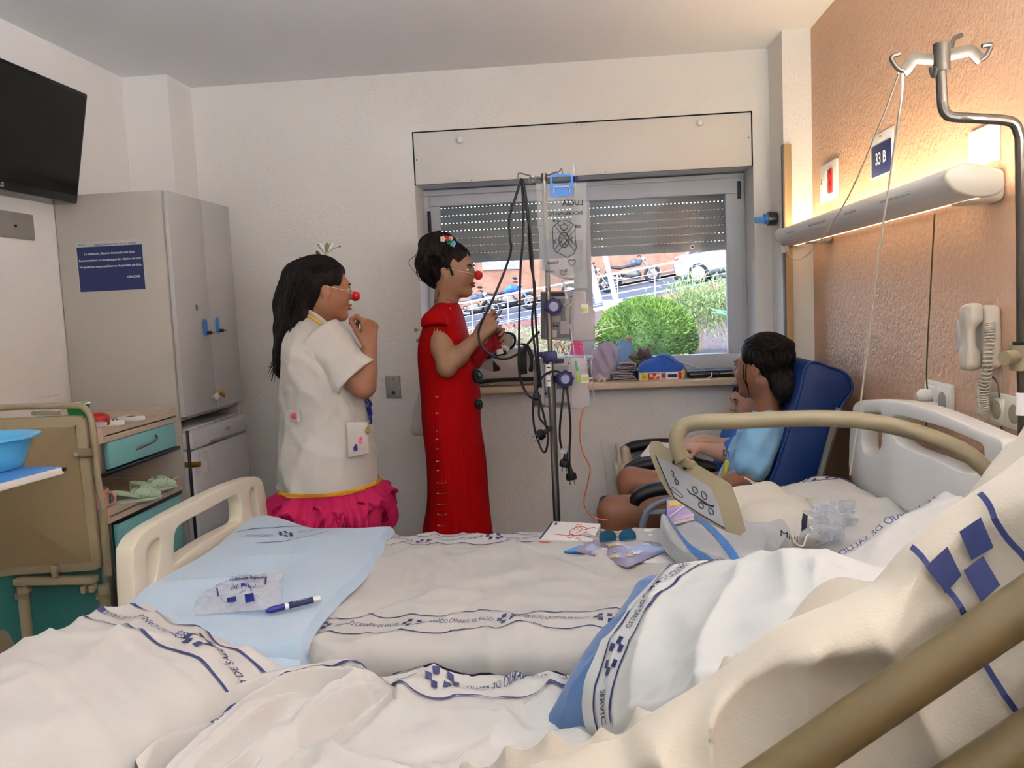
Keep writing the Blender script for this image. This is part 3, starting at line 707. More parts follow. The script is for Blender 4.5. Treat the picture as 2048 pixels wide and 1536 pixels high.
# ---------------------------------------------------------------- beds
def seg_d(x, y, a, b):
    ax, ay, bx, by = a[0], a[1], b[0], b[1]; dx, dy = bx - ax, by - ay; t = ((x - ax) * dx + (y - ay) * dy) / (dx * dx + dy * dy); tc = min(1, max(0, t))
    return math.hypot(x - ax - tc * dx, y - ay - tc * dy), t
def ridges(x, y, L):
    s = 0
    for a, b, w_, h in L:
        d, t = seg_d(x, y, a, b); s += h * math.exp(-(d / w_) ** 2) * (sm(-.15, .25, t) * sm(1.15, .75, t))
    return s
def bed_section(v, y0, y1, zt, r=.04):
    "cross-section of a bedding cloth: v runs from the near hanging edge over the top to the far hanging edge; v = 0 at the near shoulder"
    L = r * math.pi / 2; W = (y1 - y0) - 2 * r
    if v < 0: return y0, zt - r + v, 0
    if v < L: a = v / r; return y0 + r - r * math.cos(a), zt - r + r * math.sin(a), v / L
    if v < L + W: return y0 + r + (v - L), zt, 1
    if v < 2 * L + W: a = (v - L - W) / r; return y1 - r + r * math.sin(a), zt - r + r * math.cos(a), 1
    return y1, zt - r - (v - 2 * L - W), 0
def trace_panel(name, m, parent, X, outer, holes, th, bev):
    P = lambda L: [(p.y, p.z) for p in (spot(*q, X=X) for q in L)]
    def rs(L, n=3):
        c = catmull([V(a, b, 0) for a, b in P(L)], n, True); return [(p.x, p.y) for p in c]
    return MB().prism(rs(outer, 2), lambda y, z, t: (X - th / 2 + t, y, z), th, holes=[rs(h) for h in holes], bev=bev).build(name, m, parent, 50)
def bed_base(t, x0, x1, y0, y1, zt):
    MB().box(((x0 + x1) / 2, (y0 + y1) / 2, zt - .08), (x1 - x0 - .01, y1 - y0 - .02, .14), bev=.03, seg=3).build('mattress', 'sheet_grey', t)
    MB().box(((x0 + x1) / 2, (y0 + y1) / 2, zt - .19), (x1 - x0 + .06, y1 - y0 - .04, .07), bev=.01).build('platform', 'plastic_cream', t)
    MB().box(((x0 + x1) / 2, (y0 + y1) / 2, .3), (x1 - x0 - .5, .5, .18), bev=.02).build('lift_column', 'plastic_cream', t); MB().box(((x0 + x1) / 2, (y0 + y1) / 2, .17), (x1 - x0 - .1, .6, .07), bev=.02).build('chassis', 'plastic_cream', t)
    for x in (x0 + .12, x1 - .12):
        for y in (y0 + .15, y1 - .15):
            c = MB().lathe([(.0, -.02), (.05, -.02), (.062, -.012), (.062, .012), (.05, .02), (0, .02)], (x, y, .062), 18, rot3(90)).build('castor', 'black_rubber', t); MB().cyl((x, y, .1), (x, y, .16), .018, seg=10).build('castor_stem', 'steel', t)
# far bed ---------------------------------------------------------
ZB = .72; MY0, MY1 = 1.78, 2.69
fb = thing('hospital_bed', 'far hospital bed with cream footboard and headboard, standing before the window', 'bed', (-.1, 2.23, 0))
bed_base(fb, -1.05, .83, MY0 + .015, MY1 - .015, ZB - .006)
trace_panel('footboard', 'plastic_cream', fb, -1.1, [(253, 1224), (248, 1112), (251.5, 1092), (267, 1068), (301.6, 1044), (373, 1005), (445, 970), (487.8, 955.5), (502, 954), (512, 963), (519, 991), (525, 1054), (530, 1130), (533, 1250), (450, 1290), (350, 1330), (263, 1360)],
    [[(278.7, 1100), (287, 1087), (301.6, 1077), (305, 1089), (300, 1135), (285, 1196), (281, 1183), (277, 1126)], [(336, 1062), (350, 1047), (402, 1019), (452, 992), (463, 991), (469, 1006), (470, 1036), (463, 1047), (430, 1063), (373, 1097), (338, 1124), (332.5, 1120), (332.5, 1083)], [(488.5, 980), (496, 977), (500, 991), (504, 1026), (505, 1051), (499, 1049), (489, 1017), (487, 994)]], .045, .014)
trace_panel('headboard', 'plastic_white', fb, .87, [(1713, 930), (1720, 828), (1723, 812), (1731, 803), (1745, 799), (1784, 799), (1835, 805), (1895, 823), (1955, 848), (2000, 868), (2021, 876), (2030, 888), (2031, 930), (2033, 1010), (2036, 1120), (1900, 1100), (1760, 1080), (1738, 1010)],
    [[(1742, 832), (1748, 824), (1776, 824), (1781, 832), (1781, 884), (1773, 902), (1760, 911), (1748, 907), (1741, 892)], [(1806, 830), (1850, 838), (1910, 855), (1970, 879), (1987, 888), (1992, 900), (1993, 930), (1975, 946), (1940, 941), (1910, 926), (1865, 908), (1826, 893), (1808, 878), (1801, 850)]], .05, .015)
bm_ = MB().tube([spot(x, y, Y=d) for x, y, d in ((1363, 915, 1.80), (1354, 890, 1.80), (1356, 869, 1.80), (1372, 851, 1.8), (1410, 844, 1.79), (1485, 842, 1.78), (1569, 838, 1.77), (1654, 837, 1.76), (1735, 843, 1.75), (1820, 861, 1.74), (1895, 887, 1.73), (1940, 911, 1.72), (1984, 950, 1.71), (2010, 985, 1.70), (2030, 1030, 1.70))], .0168, 16, smooth=6).build('control_arm', 'beige_light', fb)
# control box on the arm
cy_ = lambda px, py: 1.815 - (px - 1395) * .00045 - (py - 980) * .0003
pq = lambda x, y, d=0: spot(x, y, Y=cy_(x, y) + d)
O_ = [(1298, 905), (1299, 890), (1306, 882), (1318, 882), (1330, 893), (1352, 904), (1400, 932), (1452, 962), (1463, 970), (1478, 1010), (1492, 1062), (1480, 1071), (1452, 1063), (1400, 1036), (1344, 994), (1336, 987), (1318, 957)]
cbx = MB().prism([(x, -y) for x, y in O_], lambda x, y, t: pq(x, -y, t), .034, bev=0).build('control_box', 'beige_light', fb, 40)
fc = MB().prism([(x, -y) for x, y in [(1311, 911), (1340, 925), (1422, 975), (1437, 1010), (1450, 1057), (1400, 1028), (1348, 995)]], lambda x, y, t: pq(x, -y, -.0015 + t), .0025).build('membrane', 'membrane_grey', cbx, 0)
MB().tube([pq(x, y, -.0022) for x, y in [(1311, 911), (1333, 962), (1348, 995), (1400, 1028), (1450, 1057)]], .0013, 6).build('membrane_edge', 'ink_dark', cbx)
for x, y, a, b, th_ in ((1390, 980, 4.2, 7.5, -28), (1408, 991, 4.2, 8.5, -28), (1402, 1011, 4, 6.5, -30), (1422, 1023, 4, 7, -28), (1353.5, 964, 3, 5.5, -30)):
    r_ = math.radians(th_); MB().tube([pq(x + a * math.cos(t) * math.cos(r_) - b * math.sin(t) * math.sin(r_), y + a * math.cos(t) * math.sin(r_) + b * math.sin(t) * math.cos(r_), -.0022) for t in np.linspace(0, 2 * math.pi, 20)[:-1]], .0011, 6, closed=True).build('key', 'ink_dark', cbx)
MB().tube([pq(x, y, -.0022) for x, y in ((1343, 976), (1348, 976), (1364, 990), (1365, 994), (1360, 994), (1344, 981))], .0008, 6, closed=True, smooth=3).build('key', 'steel_dark', cbx)
MB().tube([pq(x, y, -.0022) for x, y in ((1374, 978), (1381, 987), (1391, 991), (1401, 999), (1410, 1006), (1419, 1011), (1428, 1013))], [.0008, .0016, .0012, .002, .003, .002, .0028], 6, smooth=4).build('wave_mark', 'ink_dark', cbx)
MB().tube([pq(x, y, -.0022) for x, y in ((1343, 941), (1348, 947), (1345, 951), (1351, 955), (1349, 960))], .001, 6).build('arrow_mark', 'ink_dark', cbx)
MB().cyl(pq(1362, 912, .012), pq(1367, 925, .012), .0185, .022, 18).build('arm_socket', 'beige_light', cbx); MB().cyl(pq(1361, 910, .012), pq(1362, 913, .012), .0192, seg=18).build('seal_ring', 'ink_dark', cbx)
MB().box(pq(1378, 928, .008), (.034, .03, .02), rot3(y=28), bev=.006).build('arm_bracket', 'beige_light', cbx)
for x, y in ((1348, 924), (1370, 936)): MB().sph(pq(x, y, -.002), .0045, 10, 6).build('screw_hole', 'ink_dark', cbx)
# far bed sheet
MR = [((-.45, 1.9), (-.2, 2.3), .05, .008), ((-.5, 2.35), (.05, 2.55), .035, .006), ((-.3, 2.1), (.15, 2.15), .03, .006), ((-.1, 2.0), (.1, 2.5), .04, .007), ((-.55, 2.1), (-.2, 2.05), .03, .005), ((-.65, 2.5), (-.3, 2.62), .03, .006), ((-.2, 1.82), (-.05, 2.05), .025, .006), ((-.02, 1.8), (.12, 2.1), .03, .006)]
def S_far(u, v):
    y, z, top = bed_section(v, MY0, MY1, ZB); n = ridges(u, y, MR) * 1.25 + .0035 * fbm(u * 5, y * 5, 1) + .0018 * fbm(u * 16, y * 11, 4, 2); n += .011 * crease(u, y, 25, 6, 1.3, 3) + .010 * crease(u, y, -50, 5, 4.7, 3) + .006 * crease(u, y, 80, 9, 6.1, 3) + .004 * crease(u, y, 5, 14, 2.7, 3); n += .004 * math.sin(u * 30 + 3 * math.sin(u * 7)) * math.exp(-((y - MY1) / .05) ** 2) + .003 * math.sin(u * 47 + 2) * math.exp(-((y - MY0 - .06) / .05) ** 2) * sm(-.5, -.2, u)
    if top > .5: return V(u, y, z + n)
    return V(u, y - (n + .006 * fbm(u * 6, v * 5, 2)) * (1 if v < .5 else -1) - .012 * sm(0, -.2, v) + (.006 if abs(v + .035) < .004 and v < 0 else 0), z)
fs = thing('fitted_sheet', 'white sheet with woven name bands spread flat over the far bed', 'sheet', (-.1, 2.23, .5))
Ls = .04 * math.pi / 2; vmax = 2 * Ls + (MY1 - MY0 - .08)
us = np.arange(-1.04, .845, .0095); vs2 = list(np.arange(-.24, 0, .012)) + list(np.arange(0, vmax, .0125)) + list(np.arange(vmax, vmax + .22, .02))
MB().grid(S_far, list(us), vs2).build('cloth', 'sheet_white', fs, 180)
yv = lambda y: y - MY0 - .04 + Ls
MBp = MB(); band(MBp, S_far, [(-1.0, yv(1.897)), (.3, yv(1.897))], start=.59, width=.094, line=.0042)
MBp.build('printed_band', 'navy_print', fs, 0)['kind'] = 'stuff'
MBp = MB(); band(MBp, S_far, [(-1.0, yv(2.585)), (.1, yv(2.585))], start=.49, width=.09, line=.0042)
MBp.build('printed_band', 'navy_print', fs, 0)['kind'] = 'stuff'
# light blue blanket folded over the foot of the far bed
BR = [((-1.0, 2.25), (-.78, 2.4), .03, .012), ((-1.05, 1.95), (-.85, 2.15), .03, .018), ((-.95, 1.75), (-.8, 1.95), .04, .01), ((-.9, 2.5), (-.65, 2.62), .04, .008)]
def S_blk(u, v, up=1, base=.0):
    y, z, top = bed_section(v, MY0 - .055, MY1 + .03, ZB + .032 + base, .05); n = ridges(u, y, BR) + .004 * fbm(u * 6, y * 6, 7); rise = .05 * sm(-.86, -1.06, u) * sm(1.7, 1.95, y)
    n -= .022 * sm(-.63, -.612, u) * up + .02 * (1 - up)
    if top > .5: return V(u + .012 * math.sin(y * 9), y, z + n + rise)
    return V(u + .012 * math.sin(y * 9), y - n * (1 if v < .5 else -1), z + rise * 0 + .02 * math.sin(u * 14))
bk = thing('folded_blanket', 'light blue fleece blanket folded across the foot of the far bed', 'blanket', (-.85, 2.2, .72))
Lb = .05 * math.pi / 2; vm2 = 2 * Lb + (MY1 - MY0 + .085 - .1)
vs3 = list(np.linspace(-.055, 0, 6)) + list(np.arange(.01, vm2, .016)) + list(np.linspace(vm2, vm2 + .2, 10))
ub = list(np.linspace(-1.07, -.635, 40)) + [-.63, -.625, -.62, -.616, -.613, -.612]
MB().grid(S_blk, ub, vs3).build('upper_layer', 'blanket_blue', bk, 180)
MB().tube([V(-1.06, 1.728, .70), V(-.95, 1.722, .702), V(-.8, 1.722, .692), V(-.68, 1.725, .69), V(-.625, 1.732, .69)], [.032, .03, .034, .03, .022], 14, smooth=6).build('fold_roll', 'blanket_blue', bk, 180)
S_b2 = lambda u, v: V(u, 1.757 - .018 * math.sin(u * 12) * (.7 - v) * 3, v) + V(0, .004 * fbm(u * 8, v * 8), 0)
MB().grid(S_b2, list(np.linspace(-1.06, -.66, 24)), list(np.linspace(.55, .72, 10))).build('lower_layer', 'blanket_blue', bk, 180)
mb = MB(); Yb = lambda y: y - (MY0 - .055) - .05 + Lb
band(mb, S_blk, [(-1.02, Yb(2.42)), (-.86, Yb(2.66))], start=.16, width=.1, line=.003, off=.0025, tw=.12, th=.012)
mb.build('printed_band', 'navy_print', bk, 0)['kind'] = 'stuff'
# near bed ---------------------------------------------------------
NY0, NY1, ZN = .68, 1.575, .74
nb = thing('hospital_bed', 'near hospital bed with raised back and beige side rail in the foreground', 'bed', (-.2, 1.12, 0))
TH = [(0, 0)]; XZ = [(-1.2, ZN)]; du = .01
for i in range(220):
    u = -1.2 + i * du; a = math.radians(30.5) * sm(-.06, .14, u); XZ.append((XZ[-1][0] + du * math.cos(a), XZ[-1][1] + du * math.sin(a)))
XA = np.array([p[0] for p in XZ]); ZA = np.array([p[1] for p in XZ]); UA = -1.2 + du * np.arange(len(XZ))
def nb_xz(u): return float(np.interp(u, UA, XA)), float(np.interp(u, UA, ZA)), math.radians(30.5) * sm(-.06, .14, u)
U_END = .72
NR = [((-.5, 1.42), (-.3, 1.5), .025, .012), ((-.35, 1.3), (-.1, 1.4), .03, .012), ((-.45, 1.25), (-.2, 1.2), .03, .012), ((-.2, 1.2), (0, 1.3), .03, .01), ((-.25, 1.5), (-.12, 1.35), .025, .01), ((-.12, 1.45), (.02, 1.3), .03, .01), ((-.05, 1.2), (.05, 1.42), .03, .016), ((-.3, 1.1), (.1, 1.15), .04, .012), ((.1, 1.4), (.3, 1.5), .02, .005), ((.3, 1.3), (.42, 1.5), .02, .004)]
def S_near(u, v):
    "v from the far hanging edge towards the camera"
    y, z, top = bed_section(v, -NY1, -NY0, 0, .04); y = -y; x, zt, a = nb_xz(u)
    n = ridges(u, y, NR) * 1.2 + .005 * fbm(u * 6, y * 6, 9) + .0022 * fbm(u * 17, y * 13, 5, 2)
    n += .022 * crease(u, y, 60, 5.5, 2.2, 3) + .02 * crease(u, y, -30, 5, 3.9, 3) + .012 * crease(u, y, 15, 9, 8.3, 3) + .007 * crease(u, y, -70, 14, 1.3, 3); n *= 1 - .65 * sm(.1, .25, u); n += .009 * math.sin(u * 38 + 2 * math.sin(u * 11)) * math.exp(-((y - NY1) / .07) ** 2) * sm(.12, -.05, u)
    if top > .5: z += n
    else: y += (n + .003 * math.sin(u * 20)) * (1 if v < .5 else -1)
    return V(x - z * math.sin(a), y, zt + z * math.cos(a))
MB().box((-.58, (NY0 + NY1) / 2, ZN - .085), (1.1, NY1 - NY0 - .03, .15), bev=.03, seg=3).build('mattress', 'sheet_grey', nb)
MB().box(V(.33, (NY0 + NY1) / 2, .905) + V(.04, 0, -.072), (.68, NY1 - NY0 - .03, .13), rot3(y=-30.5), bev=.03, seg=3).build('back_section', 'sheet_grey', nb)
MB().box((-.1, (NY0 + NY1) / 2, ZN - .21), (1.95, NY1 - NY0 - .06, .07), bev=.01).build('platform', 'plastic_cream', nb)
MB().box((-.1, (NY0 + NY1) / 2, .3), (1.4, .5, .2), bev=.02).build('lift_column', 'plastic_cream', nb); MB().box((-.1, (NY0 + NY1) / 2, .17), (1.8, .6, .07), bev=.02).build('chassis', 'plastic_cream', nb)
for x in (-.95, .72):
    for y in (NY0 + .15, NY1 - .15):
        MB().lathe([(.0, -.02), (.05, -.02), (.062, -.012), (.062, .012), (.05, .02), (0, .02)], (x, y, .062), 18, rot3(90)).build('castor', 'black_rubber', nb); MB().cyl((x, y, .1), (x, y, .16), .018, seg=10).build('castor_stem', 'steel', nb)
MB().prism([(.72, .45), (1.55, .45), (1.56, .80), (1.53, .865), (1.45, .885), (1.13, .90), (.82, .885), (.74, .865), (.71, .8)], lambda y, z, t: (-1.165 + t, y, z), .04, bev=.014, holes=[[(.82, .83), (.8, .74), (1.47, .74), (1.45, .83)]]).build('footboard', 'plastic_beige', nb, 50)
ra, rb = spot(1560, 1545, Y=.6), spot(2048, 1212, Y=.6); d_ = (rb - ra)
rail = MB().tube([ra - d_ * 1.1 + V(0, 0, -.03), ra - d_ * .8, ra - d_ * .4, ra, ra + d_ * .5, rb, rb + d_ * .5, rb + d_ * .75 + V(.02, 0, -.02), rb + d_ * .78 + V(.05, 0, -.12), rb + d_ * .6 + V(.09, 0, -.26)], .0168, 18, smooth=6).build('side_rail', 'plastic_beige', nb, 180)
off_ = V(.02, 0, -.083); MB().tube([ra - d_ * .9 + off_, ra + off_, rb + off_, rb + d_ * .5 + off_], .0168, 16, smooth=5).build('lower_rail', 'plastic_beige', nb, 180)
for k in (-.6, 1.4): MB().tube([ra + d_ * k, ra + d_ * k + off_, ra + d_ * k + off_ * 2 + V(0, .06, 0)], .012, 12).build('rail_post', 'plastic_beige', nb)
ns = thing('bed_sheet', 'white sheet with upside-down name band over the near bed and its raised back', 'sheet', (-.2, 1.1, .5))
Ln_ = .04 * math.pi / 2; vmn = 2 * Ln_ + (NY1 - NY0 - .08)
MB().grid(S_near, list(np.arange(-1.12, U_END + .005, .009)), list(np.arange(-.2, 0, .02)) + list(np.arange(0, vmn + .03, .009))).build('cloth', 'sheet_white', ns, 180)
yn = lambda y: NY1 - y - .04 + Ln_
mb = MB(); band(mb, S_near, [(-.9, yn(1.505)), (.02, yn(1.515))], start=.62, width=.105, line=.0052, rev=True, off=.004, flip=True, tw=.2, th=.019, pitch=.29, ex=.0125, ey=.0175); mb.build('printed_band', 'navy_print', ns, 0)['kind'] = 'stuff'
mb = MB(); band(mb, S_near, [(.06, yn(1.535)), (U_END - .01, yn(1.535))], start=.4, width=.085, line=.0046, rev=True, off=.003, flip=True, lines=(0, 1), tw=.27, th=.021, pitch=.37, ex=.015, ey=.015); mb.build('printed_band', 'navy_print', ns, 0)['kind'] = 'stuff'
# sheet bunched over the raised rail of the near bed
RP = [spot(x, y, Y=.70) for x, y in ((900, 1640), (1000, 1575), (1090, 1532), (1190, 1500), (1240, 1490), (1285, 1452), (1330, 1425), (1400, 1385), (1500, 1310), (1560, 1265), (1640, 1225), (1720, 1190), (1770, 1165), (1830, 1100), (1900, 1040), (1960, 995), (2048, 928), (2150, 850))]
RC = catmull(RP, 8); RL = [0]
for i in range(1, len(RC)): RL.append(RL[-1] + (RC[i] - RC[i - 1]).length)
RXs = [np.array([p[k] for p in RC]) for k in range(3)]
def S_drape(u, v):
    "u along the ridge; v from the near hem (negative, hanging in front) over the ridge and down on the mattress side"
    p = V(*(float(np.interp(u, RL, RXs[k])) for k in range(3)))
    f = .016 * math.sin(u * 30 + v * 10 + 2.2 * math.sin(u * 9)) * sm(.02, -.1, v) + .034 * crease(u, v, 20, 6, 1.1, 3, .3) + .026 * crease(u, v, -35, 7, 5.1, 3, .3) + .014 * crease(u, v, 70, 10, 7.7, 3) + .007 * fbm(u * 9, v * 7, 3) - .012; f *= 1 - .75 * sm(.04, .16, v)
    if v < -.02: w_ = -v - .02; y = p.y - .03 - .03 * sm(0, .16, w_) - f; z = p.z - .012 - w_ * .98; return V(p.x + .5 * w_, y, z)
    if v < .03: a = (v + .02) / .05 * math.pi; return V(p.x, p.y - .03 * math.cos(a) * 1 - f * (1 - a / math.pi), p.z - .012 + .012 * math.sin(a))
    w_ = v - .03; return V(p.x + .04 * w_, p.y + .03 + w_ * .45, p.z - .012 - w_ * .9 + f)
ds = thing('draped_sheet', 'rumpled cream sheet bunched over the beige side rail in the foreground', 'sheet', (.15, .7, .8))
MB().grid(S_drape, list(np.linspace(0, RL[-1], 200)), list(np.linspace(-.42, .3, 110))).build('cloth', 'sheet_warm', ds, 180)
mb = MB(); cl_ = on_cloth(S_drape, .007, .02, flip=False)
def strip(uvs, wd, mb=mb):
    P = catmull([V(a, b, 0) for a, b in uvs], 10); vv = []
    for i, p in enumerate(P):
        t = (P[min(i + 1, len(P) - 1)] - P[max(0, i - 1)]).normalized(); n = V(-t.y, t.x, 0); vv += [cl_(p.x + n.x * wd / 2, p.y + n.y * wd / 2), cl_(p.x - n.x * wd / 2, p.y - n.y * wd / 2)]
    mb.add(vv, [(2 * i, 2 * i + 1, 2 * i + 3, 2 * i + 2) for i in range(len(P) - 1)])
def u_of(px): return float(np.interp(px, [900, 1000, 1090, 1190, 1240, 1285, 1330, 1400, 1500, 1560, 1640, 1720, 1770, 1830, 1900, 1960, 2048, 2150], RL[::8]))
u1, u2 = u_of(1830), u_of(1962)
strip([(u1, .0), (u1 + .005, -.03), (u1 + .008, -.06), (u1 + .002, -.12), (u1, -.3)], .0046); strip([(u2, .0), (u2 + .0, -.03), (u2 + .004, -.08), (u2, -.3)], .0046)
ue = (u1 + u2) / 2
for (du_, dv) in ((.0, -.022), (-.012, -.04), (.008, -.042), (.026, -.055)) if False else ((.012, -.024), (.0, -.045), (-.021, -.027)):
    q = [(ue + du_ + a * .0195, dv + b * .0195) for a, b in ((-.5, -.5), (.5, -.5), (.6, .5), (-.4, .5))]; mb.add([cl_(*z) for z in q], [(0, 1, 2, 3)])
mb.build('printed_band', 'navy', ds, 0)['kind'] = 'stuff'
# crumpled top sheet, gathered to a point on the near bed
E0 = [spot(x, y, Z=z) for x, y, z in ((792, 1388, .775), (742, 1358, .785), (690, 1338, .79), (600, 1338, .79), (510, 1362, .785), (430, 1400, .78), (330, 1460, .77), (230, 1530, .77))]
E1 = [spot(x, y, Z=z) for x, y, z in ((792, 1392, .765), (770, 1405, .765), (735, 1428, .765), (690, 1462, .765), (640, 1505, .765), (590, 1550, .765), (520, 1640, .76), (450, 1740, .76))]
C0, C1 = catmull(E0, 10), catmull(E1, 10)
def S_cr(s, t):
    i = min(max(s, 0), 1) * (len(C0) - 1); k = int(min(i, len(C0) - 2)); f = i - k; a = C0[k].lerp(C0[k + 1], f); b = C1[k].lerp(C1[k + 1], f); p = a.lerp(b, t)
    g = sm(0, .35, s); h = (.03 * crease(s * .7, t * .45, 85, 10, 3.3, 2, .12) + .02 * crease(s * .7, t * .45, 95, 16, 6.3, 2, .12) + .016 * math.sin(t * 17 + 1.5 * math.sin(s * 5)) + .008 * math.sin(t * 31 + s * 6) + .008 * math.sin(t * 9 + s * 4)) * g * math.sin(math.pi * min(1, max(0, t))) ** .5 + .006 * fbm(s * 9, t * 9, 6) * g
    h += .03 * math.exp(-((t - .62) / .09) ** 2) * sm(0, .2, s) + .012 * (1 - g)
    return V(p.x, p.y, p.z + h - .03 * math.exp(-(t / .03) ** 2) - .02 * math.exp(-((1 - t) / .03) ** 2))
cr = thing('crumpled_sheet', 'crumpled white sheet gathered to a point on the near bed beside the pillow', 'sheet', (-.6, 1.3, .74))
MB().grid(S_cr, list(np.linspace(0, 1, 110)), list(np.linspace(0, 1, 170))).build('cloth', 'sheet_white', cr, 180)
mb = MB(); Sc = lambda u, v: S_cr(u / .75, v / .4); band(mb, Sc, [(.1, .05), (.25, .09), (.45, .115), (.6, .12)], start=.05, width=.08, line=.0055, rev=True, flip=False, off=.003, tw=.2, th=.02, pitch=.3); mb.build('printed_band', 'navy_print', cr, 0)['kind'] = 'stuff'
# pillows ------------------------------------------------------------
def pillow_fn(c, a, b, ha, hb, ht, seed=0, sag=0.0, wr=.004):
    a = V(a).normalized(); n = a.cross(V(b)).normalized(); b = n.cross(a); c = V(c)
    def S(u, v, side=1):
        x, y = u / ha, v / hb; x = max(-1, min(1, x)); y = max(-1, min(1, y)); pr = max(0, (1 - abs(x) ** 3.2)) ** .55 * max(0, (1 - abs(y) ** 3.2)) ** .55
        pin = 1 - .05 * (1 - (1 - y * y)) * 0; xx = x * (1 - .05 * (1 - abs(y) ** 2) * abs(x)); yy = y * (1 - .05 * (1 - abs(x) ** 2) * abs(y))
        w_ = wr * (fbm(u * 9 + seed, v * 9, seed) + .8 * math.sin(u * 40 + 5 * v * 8 + 3 * fbm(u * 4, v * 4, seed + 2)) * sm(.35, .9, max(abs(x), abs(y)))) * (1 if side > 0 else .4)
        h = side * ht * pr + (w_ + wr * 1.8 * (crease(u, v, 35, 7, seed + .5, 3) + crease(u, v, -40, 8, seed + 3.3, 3) + .7 * crease(u, v, 85, 11, seed + 6.1, 3))) * min(1, pr * 3 + .15)
        if side < 0: h *= .55
        return c + a * (xx * ha) + b * (yy * hb) + n * (h - sag * (x * x + y * y))
    return S
def pillow_mesh(S, ha, hb, u0=-1, n=84):
    mb = MB(); U = [ha * (u0 + (1 - u0) * i / n) for i in range(n + 1)]; Vv = [hb * math.sin(math.pi * (i / n - .5)) for i in range(n + 1)]
    if u0 == -1: U = [ha * math.sin(math.pi * (i / n - .5)) for i in range(n + 1)]
    mb.grid(lambda u, v: S(u, v, 1), U, Vv); mb.grid(lambda u, v: S(u, v, -1), U, Vv)
    bm = bmesh.new(); me = mb.mesh(); bm.from_mesh(me); bmesh.ops.remove_doubles(bm, verts=bm.verts[:], dist=.0004); bmesh.ops.recalc_face_normals(bm, faces=bm.faces[:]); bm.to_mesh(me); bm.free(); return me
A_, B_ = V(-.69, 1.55, .795), V(-1.06, 1.70, .87); bd = V(-.03, -.72, -.075); c_ = (A_ + B_) / 2 + bd / 2 + V(0, 0, .0)
pw = thing('pillow', 'white pillow with name band lying at the foot of the near bed', 'pillow', V(c_.x, c_.y, .76))
ax_ = (A_ - B_); S_p1 = pillow_fn(c_, ax_, -bd, .225, .36, .075, 3, .0, .006); link('pillow_case', pillow_mesh(S_p1, .225, .36), 'sheet_white', pw, 180)
mb = MB(); band(mb, S_p1, [(-.215, .262), (-.05, .265), (.1, .262), (.205, .25)], start=.285, width=.095, line=.0065, rev=True, off=.002, tw=.235, th=.0165, pitch=.30, ex=.0135, ey=.0155); mb.build('printed_band', 'navy_print', pw, 0)['kind'] = 'stuff'
T_, R_, L_ = V(.14, 1.565, .945), V(.40, 1.22, 1.055), V(-.03, 1.30, .785); ua = (R_ - T_); va = (T_ - L_); ctr = (L_ + R_) / 2 + V(-.005, .0, .0)
p2 = thing('pillow', 'blue pillow in a loose white name-band case on the raised near bed', 'pillow', V(ctr.x, ctr.y, .8))
ctr = ctr + V(-.002, .037, -.036); ha2, hb2 = .27, .185; S_p2 = pillow_fn(ctr, ua, va, ha2, hb2, .09, 11, 0, .003); link('blue_pillow', pillow_mesh(S_p2, ha2, hb2), 'pillow_blue', p2, 180)
def S_pc(u, v, side=1):
    p = S_p2(u, v, side); q = S_p2(u, v, -side); d = (p - ctr); n_ = V(ua).cross(V(va)).normalized(); x = u / ha2
    w_ = .006 + .003 * (1 + fbm(u * 8, v * 8, 21)) + .014 * (crease(u, v, 55, 7, 2.5, 3) + crease(u, v, 20, 6, 7.5, 3) + .5 * crease(u, v, -60, 12, 4.5, 3)) * sm(-.5, -.1, x) + .004 * abs(math.sin(u * 24 + v * 9 + 2 * fbm(u * 5, v * 5, 4))) * sm(-.5, .3, x)
    return p + n_ * (side * w_) + V(va).normalized() * (.004 * (v / hb2))
link('white_case', pillow_mesh(S_pc, ha2, hb2, -.44), 'sheet_grey', p2, 180)
mb = MB(); band(mb, S_pc, [(-.058, hb2 * .97), (-.062, 0), (-.058, -hb2 * .97)], start=.27, width=.052, line=.0042, rev=False, off=.0022, tw=.16, th=.016, pitch=.26, ex=.0125, ey=.0115); mb.build('printed_band', 'navy', p2, 0)['kind'] = 'stuff'
# pillow at the head of the far bed
c3 = V(.64, 2.47, .79); p3 = thing('pillow', 'white pillow with checked marks at the head of the far bed', 'pillow', V(.64, 2.47, .73)); S_p3 = pillow_fn(c3, V(1, .1, .2), V(-.1, 1, .05), .21, .26, .07, 31, 0, .006); link('pillow_case', pillow_mesh(S_p3, .21, .26, n=30), 'sheet_white', p3, 180)
mb = MB(); band(mb, S_p3, [(-.19, .17), (.19, .17)], start=.3, width=.075, line=.004, off=.002, ex=.02, ey=.016, txt='SALUD', tw=.06); mb.build('printed_band', 'navy_print', p3, 0)['kind'] = 'stuff'
# ---------------------------------------------------------------- television and plate on the left wall
tv = thing('television', 'black flat television tilted on the left wall above the wardrobe', 'television', (-1.85, 2.68, 1.88))
tc_ = V(-1.794, 2.66, 2.085); R = rot3(y=11.3)
MB().box(tc_, (.03, .78, .395), R, bev=.006).build('body', 'tv_black', tv)
MB().box(tc_ + R @ V(.0155, 0, .008), (.002, .755, .352), R).build('screen', 'tv_screen', tv)
MB().box(tc_ + R @ V(-.045, -.1, 0), (.06, .3, .2), R, bev=.01).build('back_box', 'tv_black', tv)
MB().box(tc_ + V(-.1, -.05, 0), (.1, .12, .12), bev=.01).build('wall_arm', 'steel_dark', tv)
put_text(MB(), 'LG', .02, plane_fn(tc_ + R @ V(.0158, -.03, -.188), R @ V(0, 1, 0), R @ V(0, 0, 1), .0006)).build('lettering', 'print_white', tv, 0)
MB().box(tc_ + R @ V(.004, -.1, -.2), (.012, .03, .006), R, bev=.002).build('power_lamp', 'box_red', tv)
